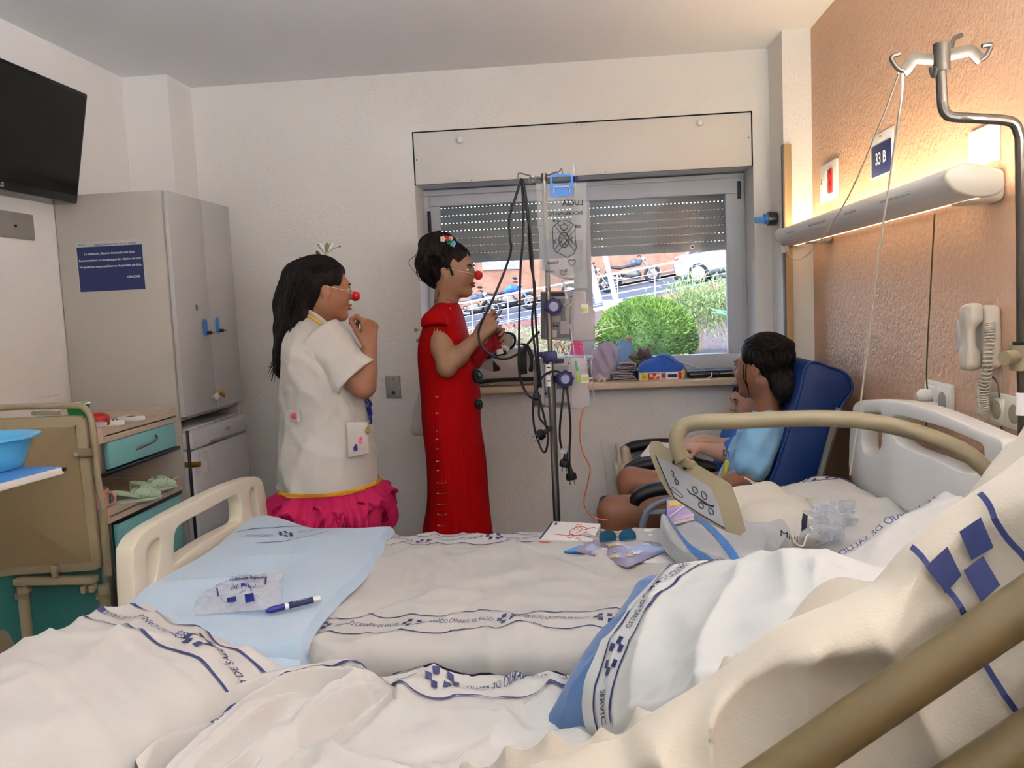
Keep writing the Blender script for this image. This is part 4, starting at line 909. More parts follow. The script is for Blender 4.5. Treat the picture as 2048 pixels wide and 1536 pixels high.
gp = thing('wall_access_plate', 'grey metal plate screwed to the left wall below the television', 'wall plate', (XL, 2.83, 1.755))
MB().box((XL + .004, 2.79, 1.8), (.008, .32, .09), bev=.001).build('plate', 'grey_plate', gp); MB().cyl(spot(31, 452, X=XL + .008), spot(31, 452, X=XL + .011), .005, seg=10).build('screw', 'dark_gap', gp)
# ---------------------------------------------------------------- wardrobe
wd = thing('wardrobe', 'tall grey two-door wardrobe with a notice on its side, in the left corner', 'wardrobe', (-1.72, 3.36, 0))
wx0, wx1, wy0, wy1, wz = XL + .005, -1.518, 3.085, 3.66, 1.928
MB().box(((wx0 + wx1) / 2, wy0 + .009, wz / 2), (wx1 - wx0, .018, wz), bev=.0015).build('side_panel', 'ward_grey', wd); MB().box(((wx0 + wx1) / 2, wy1 - .009, wz / 2), (wx1 - wx0, .018, wz), bev=.0015).build('side_panel', 'ward_grey', wd)
MB().box(((wx0 + wx1) / 2, (wy0 + wy1) / 2, wz - .009), (wx1 - wx0, wy1 - wy0 - .037, .018)).build('top_panel', 'ward_grey', wd); MB().box(((wx0 + wx1) / 2, (wy0 + wy1) / 2, 1.077), (wx1 - wx0 - .002, wy1 - wy0 - .037, .018)).build('shelf_panel', 'ward_grey', wd)
MB().box((wx0 + .006, (wy0 + wy1) / 2, wz / 2), (.012, wy1 - wy0 - .037, wz - .02)).build('back_panel', 'ward_grey', wd); MB().box(((wx0 + wx1) / 2, (wy0 + wy1) / 2, .04), (wx1 - wx0 - .03, wy1 - wy0 - .04, .08)).build('plinth', 'ward_grey', wd)
ym = (wy0 + wy1) / 2 + .012
for i, (a, b) in enumerate(((wy0 + .012, ym - .002), (ym + .002, wy1 - .003))):
    d = MB().box((wx1 + .010, (a + b) / 2, (1.082 + wz) / 2), (.018, b - a, wz - 1.084), bev=.0015).build('door', 'ward_door', wd)
    kp = spot(410, 655, X=-1.497) if i == 0 else spot(434, 651, X=-1.497)
    MB().prism([(p[0], p[1]) for p in rbox2(.03, .066, .0148)], lambda x, y, t: kp + V(t, x, y), .005).build('key_tag', 'key_blue', d); MB().box(kp + V(.012, .008, -.022), (.026, .01, .014), bev=.003).build('key', 'black_plastic', d); MB().cyl(kp + V(.02, .008, -.022), kp + V(.034, .012, -.022), .0035, seg=8).build('key_blade', 'brass', d)
    nb_ = spot(430, 793, X=-1.49) if i == 0 else spot(444, 788, X=-1.49); MB().lathe([(.006, 0), (.006, .01), (.014, .016), (.015, .022), (.01, .028), (0, .029)], nb_ + V(-.012, 0, 0), 14, rot3(y=90)).build('knob', 'plastic_white' if i == 0 else 'brass', d)
c = spot(393, 615, X=-1.499); MB().prism(rbox2(.014, .024, .0069), lambda x, y, t: c + V(t, x, y), .003).build('number_disc', 'steel', wd)
MB().sph(spot(338, 832, Y=wy0), .004, 8, 6).build('screw', 'dark_gap', wd)
nf = plane_fn((-1.73, wy0, 1.66), (1, 0, 0), (0, 0, 1))
no = thing('notice', 'navy printed notice with white Spanish text taped to the wardrobe side', 'notice', (-1.73, wy0, 1.57))
MB().box((-1.73, wy0 - .001, 1.661), (.262, .0016, .188)).build('sheet', 'ward_door', no); MB().box((-1.73, wy0 - .0022, 1.652), (.252, .0016, .165)).build('field', 'navy', no)
tb_ = []
for tx, z, sz, dx, mm in (('La habitación dispone de taquilla con llave.', .045, .0115, 0, 'print_white'), ('Recomendamos su uso para guardar objetos de valor', .021, .0112, 0, 'print_white'), ('No podemos responsabilizarnos de posibles pérdidas', -.003, .0112, 0, 'print_white'), ('GRACIAS', -.046, .012, .085, 'print_white'), ('Hospital Universitario Ntra. Sra. de Candelaria', .0785, .0085, .025, 'ink_dark'), ('SCS  2C', .081, .008, -.105, 'ink_dark')):
    put_text(MB(), tx, sz, lambda x, y: nf(x + dx, y + z, .0036), bold=.01).build('lettering', mm, no, 0)['kind'] = 'stuff'
# ---------------------------------------------------------------- fridge
fr = thing('mini_fridge', 'small white fridge set into the base of the grey wardrobe', 'fridge', (-1.7, 3.37, .08))
MB().box((-1.72, 3.372, .555), (.4, .52, .95), bev=.006).build('cabinet', 'fridge_white', fr); MB().box((-1.505, 3.372, .515), (.05, .53, .87), bev=.01).build('door', 'fridge_white', fr)
MB().box((-1.505, 3.372, .99), (.052, .535, .07), bev=.008).build('top_trim', 'fridge_white', fr); MB().box((-1.488, 3.43, .958), (.02, .36, .012), rot3(x=-2), bev=.003).build('grip', 'grey_plate', fr)
put_text(MB(), 'beko', .024, plane_fn((-1.4785, 3.43, .985), (0, 1, 0), (0, 0, 1))).build('lettering', 'ink_dark', fr, 0)
MB().box((-1.49, 3.112, .9), (.06, .02, .02), bev=.002).build('hinge', 'brass', fr); MB().box((-1.479, 3.185, .89), (.002, .07, .085)).build('sticker', 'print_white', fr); MB().cyl((-1.497, 3.103, .1), (-1.497, 3.103, 1.03), .006, seg=8).build('gasket', 'steel_dark', fr)
# ---------------------------------------------------------------- bedside cabinet with folded overbed table
cb = thing('bedside_cabinet', 'teal and taupe bedside cabinet with folded beige table panel, left of the far bed', 'cabinet', (-1.7, 2.72, 0))
fx = -1.475; bx = XL + .02; y0c, y1c = 2.47, 2.97
def tray(z, lip, name):
    mb = MB(); cx_, cy_, W_, D_ = (fx + bx) / 2, (y0c + y1c) / 2, fx - bx, y1c - y0c
    mb.prism(rbox2(W_ + .02, D_ + .03, .03), lambda x, y, t: (cx_ + x, cy_ + y, z + t), .022)
    def dens(L):
        o = []
        for i, p in enumerate(L):
            q_ = L[(i + 1) % len(L)]; k = max(1, int(math.hypot(q_[0] - p[0], q_[1] - p[1]) / .015)); o += [(p[0] + (q_[0] - p[0]) * t / k, p[1] + (q_[1] - p[1]) * t / k) for t in range(k)]
        return o
    out = dens(rbox2(W_ + .02, D_ + .03, .03, 6)); inn = [(ox * (W_ - .012) / (W_ + .02), oy * (D_ - .002) / (D_ + .03)) for ox, oy in out]; n = len(out); vv = []; ff = []
    for i in range(n):
        ox, oy = out[i]; ix, iy = inn[i]; e = sm(D_ / 2 - .15, D_ / 2 - .06, abs(oy)); h = lip * (.3 + .7 * e) if ox > 0 else lip
        vv += [(cx_ + ox, cy_ + oy, z + .018), (cx_ + ox, cy_ + oy, z + .022 + h), (cx_ + ix, cy_ + iy, z + .022 + h), (cx_ + ix, cy_ + iy, z + .02)]
    for i in range(n):
        j = (i + 1) % n
        for k in range(3): ff.append((4 * i + k, 4 * j + k, 4 * j + k + 1, 4 * i + k + 1))
    mb.add(vv, ff)
    # subdivide long front edge wave: raised ends
    return mb.build(name, 'cab_taupe', cb, 40)
tray(1.085, .026, 'top_tray'); tray(.835, .026, 'shelf_tray')
MB().box(((fx + bx) / 2 - .01, (y0c + y1c) / 2, 1.04), (fx - bx - .02, y1c - y0c - .01, .09), bev=.004).build('drawer_box', 'teal_dark', cb); dw = MB().box((fx - .003, (y0c + y1c) / 2 + .015, 1.04), (.016, y1c - y0c - .06, .085), bev=.004).build('drawer', 'teal', cb)
MB().box((fx - .004, (y0c + y1c) / 2, .988), (.03, y1c - y0c + .01, .012), bev=.003).build('edge_strip', 'black_plastic', cb)
def bowh(y, z, w_, p): return MB().tube([(fx + .004, y - w_, z - .012), (fx + .022, y - w_ * .6, z - .004), (fx + .028, y, z), (fx + .022, y + w_ * .6, z + .006), (fx + .004, y + w_, z + .012)], .0048, 10, smooth=5, flat=((0, 0, 1), .7)).build('handle', 'steel', p)
bowh(2.745, 1.045, .07, dw)
for x, y in ((bx + .01, y0c + .012), (bx + .01, y1c - .012)): MB().box((x, y, .92), (.02, .02, .16)).build('rear_post', 'cab_taupe', cb)
MB().box((bx + .008, (y0c + y1c) / 2, .93), (.01, y1c - y0c - .03, .17)).build('back_panel', 'cab_taupe', cb)
MB().box(((fx + bx) / 2 - .01, (y0c + y1c) / 2, .45), (fx - bx - .02, y1c - y0c - .01, .77), bev=.004).build('body', 'teal_dark', cb); d2 = MB().box((fx - .003, (y0c + y1c) / 2 + .02, .46), (.016, y1c - y0c - .075, .72), bev=.004).build('door', 'teal', cb); bowh(2.75, .775, .075, d2)
MB().box((fx - .0, (y0c + y1c) / 2 + .02, .828), (.02, y1c - y0c - .07, .012), bev=.002).build('edge_strip', 'black_plastic', cb)
for z0, z1 in ((.09, .838), (.99, 1.09)): MB().prism(rbox2(.035, .035, .012), lambda x, y, t: (fx - .012 + x, y0c + .012 + y, z0 + t), z1 - z0).build('corner_post', 'steel', cb)
for x in (bx + .06, fx - .06):
    for y in (y0c + .06, y1c - .06): MB().lathe([(0, -.014), (.03, -.014), (.036, -.008), (.036, .008), (.03, .014), (0, .014)], (x, y, .036), 14, rot3(90)).build('castor', 'black_rubber', cb)
# folded table: panel in front of the near side, on a tube frame
ty = 2.40; q = lambda x, y, d=0: spot(x, y, Y=ty + d)
MB().tube([q(-27, 860), q(-22, 832), q(-6, 818), q(25, 814), q(100, 812), q(148, 811), q(168, 816), q(181, 834), q(188, 872), q(196, 960), q(207, 1020), q(211, 1090), q(216, 1140)], .0098, 12, smooth=5).build('table_frame', 'cab_beige', cb, 60)
pn = [(-40, 842), (0, 838), (60, 835), (148, 832), (162, 837), (171, 860), (185, 1000), (199, 1120), (196, 1137), (180, 1142), (100, 1147), (30, 1151), (-20, 1154), (-30, 1130), (-38, 900)]
P3 = [q(x, y, -.012) for x, y in pn]; C3 = catmull([V(p.x, p.z, 0) for p in P3], 3, True)
tp = MB().prism([(p.x, p.y) for p in C3], lambda x, z, t: (x, ty - .012 + t, z), .022, bev=.006).build('table_panel', 'cab_beige', cb, 50)
pi_ = [(-30, 862), (0, 860), (140, 854), (152, 864), (168, 1000), (180, 1110), (172, 1124), (90, 1130), (20, 1134), (-18, 1136), (-24, 1000)]
C4 = catmull([V(p.x, p.z, 0) for p in (q(x, y, -.012) for x, y in pi_)], 3, True); MB().prism([(p.x, p.y) for p in C4], lambda x, z, t: (x, ty - .016 + t, z), .006, bev=.002).build('panel_inlay', 'cab_beige_panel', cb, 50)
MB().box(q(92, 826, -.008), (.085, .014, .012), bev=.003).build('grip_bar', 'beige_light', cb); MB().box(q(170, 905, -.02), (.04, .014, .024), bev=.003).build('latch', 'beige_light', cb); MB().box(q(155, 908, -.024), (.02, .006, .012), bev=.002).build('latch_label', 'clear_plastic', cb)
MB().box(q(112, 1160, -.004), (.25, .04, .022), bev=.004).build('cross_bar', 'cab_beige', cb); MB().box(q(110, 1143, -.02), (.018, .016, .035), bev=.003).build('catch', 'beige_light', cb)
for x in (45, 207):
    MB().cyl(q(x, 1170), V(q(x, 1170).x, ty, .05), .0165, seg=14).build('frame_leg', 'cab_beige', cb); MB().cyl(q(x, 1186), q(x, 1196), .021, seg=16).build('collar', 'beige_light', cb)
MB().cyl(q(205, 1018), q(216, 1150), .0125, seg=12).build('frame_sleeve', 'beige_light', cb)
for x, y in ((55, 1178), (170, 1178), (186, 1176)): MB().box(q(x, y, -.01), (.016, .03, .022), bev=.005).build('pivot', 'cab_beige', cb)
MB().box((-1.7, ty, .055), (.4, .05, .03), bev=.01).build('frame_foot', 'cab_beige', cb)
# items on the cabinet
zt = 1.107; P = lambda x, y, Y: spot(x, y, Y=Y)
cu = thing('paper_cup', 'green patterned paper cup with white rim on the bedside cabinet', 'cup', (P(157, 820, 2.62).x, 2.62, zt)); c = wl(cu)
MB().lathe([(.0, 0), (.026, 0), (.0345, .086), (.0355, .088), (.0345, .09), (.0325, .088), (.0245, .004), (0, .004)], c, 24).build('body', 'cup_green', cu); MB().lathe([(.0345, .0865), (.0372, .0885), (.0365, .0915), (.0338, .0895), (.0345, .0865)], c, 24).build('rim', 'print_white', cu)
for i in range(7):
    a = math.radians(-95 + i * 14); d = V(math.cos(a), math.sin(a), 0); MB().box(c + d * (.0285 + .0008 * (i % 3)) + V(0, 0, .022 + .010 * (i % 3)), (.002, .007, .004), rot3(z=-95 + i * 14, x=30)).build('print_mark', 'print_white', cu)
ap = P(195, 822, 2.6); o = thing('red_apple', 'small shiny red apple behind the clear tub on the cabinet', 'apple', (ap.x, 2.6, zt)); c = wl(o)
MB().lathe([(.004, .002), (.018, .0), (.03, .012), (.036, .032), (.032, .05), (.018, .058), (.006, .054), (.0, .05)], c, 20).build('flesh', 'apple_red', o); MB().tube([c + V(0, 0, .051), c + V(.003, 0, .066)], .0014, 6).build('stem', 'twig', o)
o = thing('clear_tub', 'small clear plastic tub with dark food on the cabinet corner', 'tub', (P(197, 850, 2.52).x, 2.515, zt)); c = wl(o)
MB().lathe([(.0, 0), (.022, 0), (.028, .036), (.0295, .037), (.0272, .036), (.0215, .002), (0, .002)], c, 20).build('shell', 'clear_plastic', o); MB().lathe([(0, .003), (.02, .003), (.0245, .024), (0, .026)], c, 18).build('food', 'apple_red', o)
for nm, x, y, Y, s_, rz, lb in (('medicine_box', 226, 838, 2.74, (.07, .05, .018), 25, 'white medicine carton lying on the cabinet behind the red apple'), ('wipes_packet', 262, 834, 2.86, (.085, .045, .014), -18, 'white printed packet at the far end of the cabinet top')):
    p = P(x, y, Y); o = thing(nm, lb, 'box', (p.x, Y, zt)); R_ = rot3(z=rz); c = V(p.x, Y, zt + s_[2] / 2)
    MB().box(c, s_, R_, bev=.002).build('carton', 'print_white', o); 
    for k in range(3): MB().box(c + R_ @ V(-.012 + .012 * k, 0, s_[2] / 2 + .0003), (.006, s_[1] * .6, .0006), R_).build('print_bar', 'ink_dark', o)
jr = thing('glass_jar', 'empty clear jar on the cabinet behind the table frame', 'jar', (P(95, 800, 2.6).x, 2.6, zt)); MB().lathe([(0, 0), (.035, 0), (.036, .06), (.026, .075), (.026, .09), (.024, .09), (.024, .075), (.033, .06), (.032, .004), (0, .004)], wl(jr), 20).build('glass', 'clear_plastic', jr)
def clog(px, py, Y, rz, lb):
    p = P(px, py, Y); zb_ = .857; o = thing('clog', lb, 'shoe', (p.x, Y, zb_), 'mint clogs on the cabinet shelf'); R_ = rot3(z=rz); c = V(p.x, Y, zb_)
    W = lambda x, y, z: c + R_ @ V(x * .74, y * .74, z * .8)
    s = Soft(.0035, .012); s.chain([W(-.085, 0, .012), W(-.02, 0, .011), W(.05, .003, .011), (W(.09, 0, .011))], [.022, .022, .027, .018], sq=((0, 0, 1), .4)); s.build('sole', 'mint', o)
    s = Soft(.0035, .015); s.chain([W(.0, .0, .042), W(.04, .002, .036), W(.085, 0, .024)], [.026, .027, .02], sq=((0, 0, 1), .85)); s.ell(W(-.02, 0, .05), (.03, .018, .036), R_, k=.008, op='-'); s.cut(W(0, 0, .008), (0, 0, -1))
    for k in range(5):
        for sd in (-1, 1): s.cap(W(.012 + k * .016, sd * .03, .03), W(.02 + k * .016, sd * .012, .075), .003, .003, k=.002, op='-')
    s.build('vamp', 'mint', o)
    MB().tube([W(.01, .034, .03), W(-.04, .03, .045), W(-.085, .012, .055), W(-.095, 0, .056), W(-.085, -.012, .055), W(-.04, -.03, .045), W(.01, -.034, .03)], .006, 8, smooth=5, flat=((0, 0, 1), .35)).build('heel_strap', 'mint', o)
    MB().tube([W(-.095, 0, .056), W(-.1, 0, .035), W(-.095, 0, .012)], .012, 8, flat=(R_ @ V(0, 1, 0), .25)).build('heel_tab', 'mint', o)
clog(268, 968, 2.66, 40, 'nearer pale mint slotted clog on the cabinet shelf'); clog(302, 950, 2.82, 42, 'farther pale mint slotted clog on the cabinet shelf')
o = thing('pink_mug', 'pink mug with curved handle on the cabinet shelf', 'mug', (P(196, 990, 2.56).x, 2.56, .857)); c = wl(o); MB().lathe([(0, 0), (.028, 0), (.032, .04), (.033, .07), (.0305, .07), (.029, .04), (.026, .004), (0, .004)], c, 20).build('cup', 'mug_pink', o); MB().tube([c + V(.03, .0, .058), c + V(.05, -.004, .06), (c + V(.058, -.004, .042)), c + V(.05, -.003, .022), c + V(.029, 0, .016)], .0045, 8, smooth=5).build('handle', 'mug_pink', o)
# near overbed table with basin, cut by the left edge of the picture
ot = thing('overbed_table', 'white-edged overbed table carrying the blue basin at the left edge', 'table', (-1.5, 1.75, 0)); zt2 = 1.09
e0 = spot(127, 934, Z=zt2); e1 = spot(0, 968, Z=zt2); dv = (e0 - e1).normalized(); pv = V(-dv.y, dv.x, 0)
if pv.x > 0: pv = -pv
k0 = e0; k1 = e0 - dv * .62; k2 = k1 + pv * .36; k3 = k0 + pv * .36
def slab(z0, z1, ins, nm, m, p): return MB().prism([((k0 + (a - k0)).x * (1 - ins) + ins * ((k0 + k2) / 2).x, a.y * (1 - ins) + ins * ((k0 + k2) / 2).y) for a in (k0, k1, k2, k3)], lambda x, y, t: (x, y, z0 + t), z1 - z0, bev=.004).build(nm, m, p)
slab(zt2 - .018, zt2, 0, 'top', 'plastic_white', ot)
mt_ = slab(zt2, zt2 + .003, .02, 'mat', 'mat_blue', ot); MB().box(e0 + V(-.004, 0, -.006), (.02, .012, .01), bev=.003).build('end_cap', 'black_plastic', ot)
cm = (k1 + k2) / 2 + dv * .06; MB().cyl((cm.x, cm.y, .08), (cm.x, cm.y, zt2 - .02), .02, seg=14).build('column', 'plastic_cream', ot); MB().box((cm.x, cm.y, .06), (.06, .5, .04), rot3(z=10), bev=.01).build('foot', 'plastic_cream', ot)
bs = thing('wash_basin', 'light blue plastic wash basin standing on the overbed table', 'basin', (0, 0, 0)); 
bc_ = spot(-30, 940, Z=zt2 + .004); bs.location = (bc_.x, bc_.y, zt2 + .003); WL[bs.name] = V(bc_.x, bc_.y, zt2 + .003); 
rr = .13; MB().lathe([(0, .0), (.078, 0), (.086, .004), (.098, .035), (.11, .068), (.118, .078), (rr, .082), (rr + .003, .080), (rr + .002, .085), (.118, .084), (.107, .072), (.094, .038), (.082, .006), (0, .004)], wl(bs), 40).build('bowl', 'basin_blue', bs, 60)
# ---------------------------------------------------------------- rolling drip stand with pumps
DY = 2.95
q = lambda x, y, d=0: spot(x, y, Y=DY + d)
ds_ = thing('drip_stand', 'chrome drip stand with two pumps in front of the window', 'drip stand', (-.113, DY, 0))
px_ = q(1100, 700).x
MB().cyl((px_, DY, .09), (px_, DY, 1.2), .0125, seg=16).build('lower_pole', 'steel', ds_); MB().cyl((px_, DY, 1.15), q(1088, 352), .0088, seg=14).build('upper_pole', 'steel', ds_)
MB().cyl(q(1088, 362), q(1088, 347), .011, seg=12).build('hook_hub', 'steel_dark', ds_)
for pts in ([q(1087, 356), q(1062, 352), q(1040, 346, -.03), q(1036, 350, -.03), q(1037, 357, -.03), q(1043, 358, -.03)], [q(1087, 357), q(1075, 357, -.05), q(1066, 360, -.07), q(1062, 368, -.07), q(1057, 364, -.07), q(1058, 356, -.07), q(1063, 353, -.07)], [q(1092, 352), q(1112, 344, .02), q(1117, 350, .02), q(1122, 353, .02)], [q(1092, 353), q(1105, 347, .06), q(1118, 343, .08), q(1123, 338, .08), q(1125, 348, .08)]):
    MB().tube(pts, .0026, 8, smooth=5).build('hook', 'steel', ds_)
for i in range(5):
    a = math.radians(72 * i + 10); d = V(math.cos(a), math.sin(a), 0); MB().tube([V(px_, DY, .1), V(px_, DY, .1) + d * .15 + V(0, 0, -.005), V(px_, DY, .075) + d * .27], .013, 10).build('foot', 'steel', ds_); c = V(px_, DY, .028) + d * .27
    MB().lathe([(0, -.01), (.022, -.01), (.028, -.005), (.028, .005), (.022, .01), (0, .01)], c, 14, rot3(90)).build('castor', 'black_rubber', ds_)
MB().box(q(1100, 713, -.012), (.05, .035, .036), bev=.008).build('height_clamp', 'knob_navy', ds_); MB().cyl(q(1090, 712, -.02), q(1080, 708, -.03), .012, .009, 12).build('clamp_lever', 'knob_navy', ds_)
MB().cyl(q(1097, 728), q(1098, 772), .0135, seg=16).build('tape_wrap', 'print_white', ds_)
for y in (735, 748, 762): MB().box(q(1097, y, -.0135), (.012, .001, .004)).build('tape_print', 'ink_dark', ds_)
# pumps
def pump(out, x_split, knob, label, dark=True, lab=None):
    t = thing('infusion_pump', label, 'pump', q(*out[-1]), 'infusion pumps on the drip stand'); Y0 = .02
    Pp = lambda L: [(p.x, p.z) for p in (q(x, y, Y0) for x, y in L)]
    MB().prism(Pp(out), lambda x, z, d: (x, DY + Y0 + d, z), .13, bev=.006).build('housing', 'pump_side', t, 40)
    L = [p for p in out if p[0] <= x_split]; x0 = min(p[0] for p in out); y0 = min(p[1] for p in out); y1 = max(p[1] for p in out); sl = -.045
    back = [(x0 + 1, y0 + 3), (x_split, y0 + 1), (x_split, y1 - 4), (x0 + 1, y1 - 8)]
    bk_ = MB().prism(Pp(back), lambda x, z, d: (x, DY + Y0 - .008 + d, z), .012, bev=.003).build('rear_cover', 'pump_grey', t, 40)
    def rec(x0, y0, x1, y1, m, nm, th=.004, off=-.009): MB().prism(Pp([(x0, y0), (x1, y0 - 1), (x1, y1 - 1), (x0, y1)]), lambda x, z, d: (x, DY + Y0 + off - th + d, z), th, bev=.0012).build(nm, m, bk_, 40)
    w_ = x_split - x0; h_ = y1 - y0
    rec(x0 + .33 * w_, y0 + .04 * h_, x0 + .8 * w_, y0 + .12 * h_, 'ink_dark', 'carry_slot'); rec(x0 + .3 * w_, y0 + .17 * h_, x0 + .92 * w_, y0 + .93 * h_, 'pump_mid', 'rear_panel', .003)
    rec(x0 + .34 * w_, y0 + .5 * h_, x0 + .62 * w_, y0 + .62 * h_, 'pump_grey', 'rating_label', .003, -.012); rec(x0 + .6 * w_, y0 + .6 * h_, x0 + .88 * w_, y0 + .86 * h_, 'pump_grey', 'cord_hatch', .006, -.012); rec(x0 + .32 * w_, y0 + .78 * h_, x0 + .5 * w_, y0 + .92 * h_, 'pump_grey', 'vent_cover', .004, -.012)
    rec(x0 + .02 * w_, y0 + .05 * h_, x0 + .14 * w_, y0 + .93 * h_, 'pump_dark', 'side_rail', .006)
    for fx_, fy_ in ((.28, .1), (.93, .12), (.28, .92), (.92, .93), (.2, .5)): c = q(x0 + fx_ * w_, y0 + fy_ * h_, Y0); MB().cyl(V(c.x, DY + Y0 - .008, c.z), V(c.x, DY + Y0 - .0105, c.z), .0032, seg=8).build('screw', 'ink_dark', bk_)
    for k in range(3): rec(x0 + (.3 + .09 * k) * w_, y0 + .68 * h_, x0 + (.36 + .09 * k) * w_, y0 + .72 * h_, 'ink_dark', 'port_mark', .002, -.012)
    kx, ky = knob; c = q(kx, ky, -.02); MB().lathe([(.0, 0), (.024, 0), (.027, .004), (.028, .02), (.024, .028), (0, .03)], c + V(0, .0, 0), 18, rot3(90)).build('clamp_knob', 'knob_navy', t); MB().cyl(c + V(0, -.0295, 0), c + V(0, -.034, 0), .0165, .015, 18).build('knob_face', 'knob_face', t)
    for i in range(8):
        a = 2 * math.pi * i / 8; MB().cyl(c + V(.026 * math.cos(a), -.004, .026 * math.sin(a)), c + V(.026 * math.cos(a), -.024, .026 * math.sin(a)), .005, seg=8).build('knob_lobe', 'knob_navy', t)
    MB().box(q(kx - 12, ky, .0), (.03, .04, .03), bev=.006).build('pole_clamp', 'knob_navy', t)
    if lab:
        x, y = lab; c = q(x, y, Y0); MB().box(V(c.x, DY + Y0 - .0012, c.z), (.026, .002, .03)).build('sticker', 'print_white', t); MB().box(V(c.x, DY + Y0 - .0026, c.z - .002), (.02, .001, .011)).build('sticker_print', 'label_yellow', t)
    return t
pump([(1081, 583), (1165, 581), (1172, 584), (1173, 608), (1184, 617), (1190, 622), (1190, 677), (1186, 681), (1160, 683), (1146, 682), (1082, 679)], 1147, (1108, 613), 'upper grey infusion pump on the drip stand, right below the fluid bag', lab=(1169, 617))
pump([(1066, 718), (1150, 714), (1168, 715), (1174, 722), (1180, 800), (1178, 812), (1160, 819), (1146, 818), (1068, 815)], 1143, (1131, 757), 'lower grey infusion pump on the drip stand, with plugged cords hanging below', lab=(1170, 757))
# fluid bag -------------------------------------------------------------
bag = thing('fluid_bag', 'clear drip bag with handwritten mirrored name and drawn crest, hung by a blue clip', 'drip bag', q(1125, 580, -.06))
BY = -.055
def bw(x, y, s):  # bulging sheet
    tx = (x - 1074) / 98; ty = (y - 385) / 180; b = max(0, math.sin(math.pi * min(1, max(0, tx)))) ** .8 * (.006 + .020 * sm(.25, .75, ty) * sm(1.02, .9, ty)); return q(x, y, BY + s * b)
def sheet(s):
    mb = MB(); X = list(np.linspace(0, 1, 22)); Yy = list(np.linspace(0, 1, 36))
    mb.grid(lambda a, b: bw(1072 + 6 * b + (101 - 3 * b) * a - 3 * math.sin(math.pi * b) * (a - .5) * 2 * (1 if b > .45 else .3), 366 + b * 210 + (-4 + 2 * a) * 0, s), X, Yy); return mb
sheet(-1).build('front_film', 'iv_plastic', bag, 180); sheet(1).build('back_film', 'iv_plastic', bag, 180)
mb = MB(); X = list(np.linspace(.08, .92, 16)); Yy = list(np.linspace(0, 1, 16))
for s in (-.92, .92): mb.grid(lambda a, b: bw(1076 + 98 * a, 480 + b * (78 - 22 * abs(a - .5) * 2 * 1.0), s), X, Yy)
mb.build('fluid', 'iv_fluid', bag, 180)
Bq = lambda x, y, d=-.004: bw(x, y, -1) + V(0, d, 0)
hg = MB().prism([(x, -y) for x, y in [(1100, 352), (1103, 349), (1142, 348), (1146, 352), (1146, 388), (1141, 391), (1105, 393), (1101, 390)]], lambda x, y, t: q(x, -y, BY - .012 + t), .006, holes=[[(x, -y) for x, y in [(1104, 354), (1142, 353), (1141, 364), (1135, 367), (1110, 368), (1104, 365)]]], bev=.0015).build('hanger_clip', 'key_blue', bag, 40)
MB().tube([q(1108, 386, BY - .014), q(1108, 374, BY - .014), q(1138, 373, BY - .014), q(1139, 386, BY - .014)], .0035, 8).build('buckle', 'ward_door', bag)
MB().tube([q(1151, 386, BY), q(1151, 372, BY), q(1148, 345, BY), q(1147, 327, BY)], .003, 8).build('port_tube', 'clear_plastic', bag); MB().cyl(q(1151, 364, BY), q(1151, 353, BY), .007, seg=12).build('port_cap', 'knob_navy', bag); MB().tube([q(1090, 385, BY), q(1089, 365, BY)], .003, 8).build('port_tube', 'clear_plastic', bag)
def ink(pts, nm, r=.0011, closed=False, sm_=0): return MB().tube([Bq(x, y) for x, y in pts], r, 5, closed=closed, smooth=sm_).build(nm, 'ink_dark', bag)
for tx, x, y, sz in (('LUCÍA', 1146, 411, .026), ('BICARBONATO', 1131, 430, .017), ('1/6 M', 1114, 444, .012), ('500', 1156, 456, .014), ('Cristal', 1106, 528, .014), ('con el', 1100, 545, .012)):
    put_text(MB(), tx, sz, lambda a, b: Bq(x + a * 580, y - b * 580 - a * 580 * .03), mirror=True, italic=.1, bold=.008).build('handwriting', 'ink_dark', bag, 0)['kind'] = 'stuff'
ink([(1110, 450), (1119, 443), (1134, 441), (1143, 447), (1152, 452), (1150, 458), (1151, 480), (1153, 495), (1148, 508), (1134, 515), (1122, 508), (1112, 504), (1107, 496), (1106, 475), (1105, 456)], 'crest_outline', closed=True)
for L in ([(1110, 452), (1150, 502)], [(1115, 447), (1153, 494)], [(1147, 450), (1109, 500)], [(1151, 458), (1115, 505)]): ink(L, 'crest_cross', .0009)
ink([(1128 + 10 * math.cos(t), 480 + 15 * math.sin(t)) for t in np.linspace(0, 6.28, 20)[:-1]], 'crest_oval', .0013, True); ink([(1122, 458), (1120, 452), (1125, 450), (1128, 446), (1131, 450), (1136, 452), (1134, 458), (1128, 461)], 'crest_crown', .0013, True)
for i in range(7): a = i * .9; ink([(1128 + 6 * math.cos(a) + 1.6 * math.cos(t), 480 + 10 * math.sin(a) + 2 * math.sin(t)) for t in np.linspace(0, 6.28, 7)[:-1]], 'crest_dot', .0009, True)
ink([(1113, 478), (1110, 480), (1110, 486), (1113, 488)], 'crest_letter'); ink([(1141, 476), (1148, 475), (1144, 475), (1144, 486)], 'crest_letter')
ink([(1144, 532), (1138, 526), (1137, 521), (1141, 519), (1144, 522), (1147, 519), (1151, 521), (1150, 527)], 'heart', .0011, True); ink([(1120, 541), (1130, 540), (1134, 538), (1131, 549), (1123, 550)], 'drum_sketch', .0011, True); ink([(1122, 540), (1127, 545), (1133, 541)], 'drum_sketch', .001)
MB().tube([q(1126, 562, BY), q(1130, 575, BY), q(1133, 598, BY + .0)], .0042, 10).build('outlet_tube', 'clear_plastic', bag)
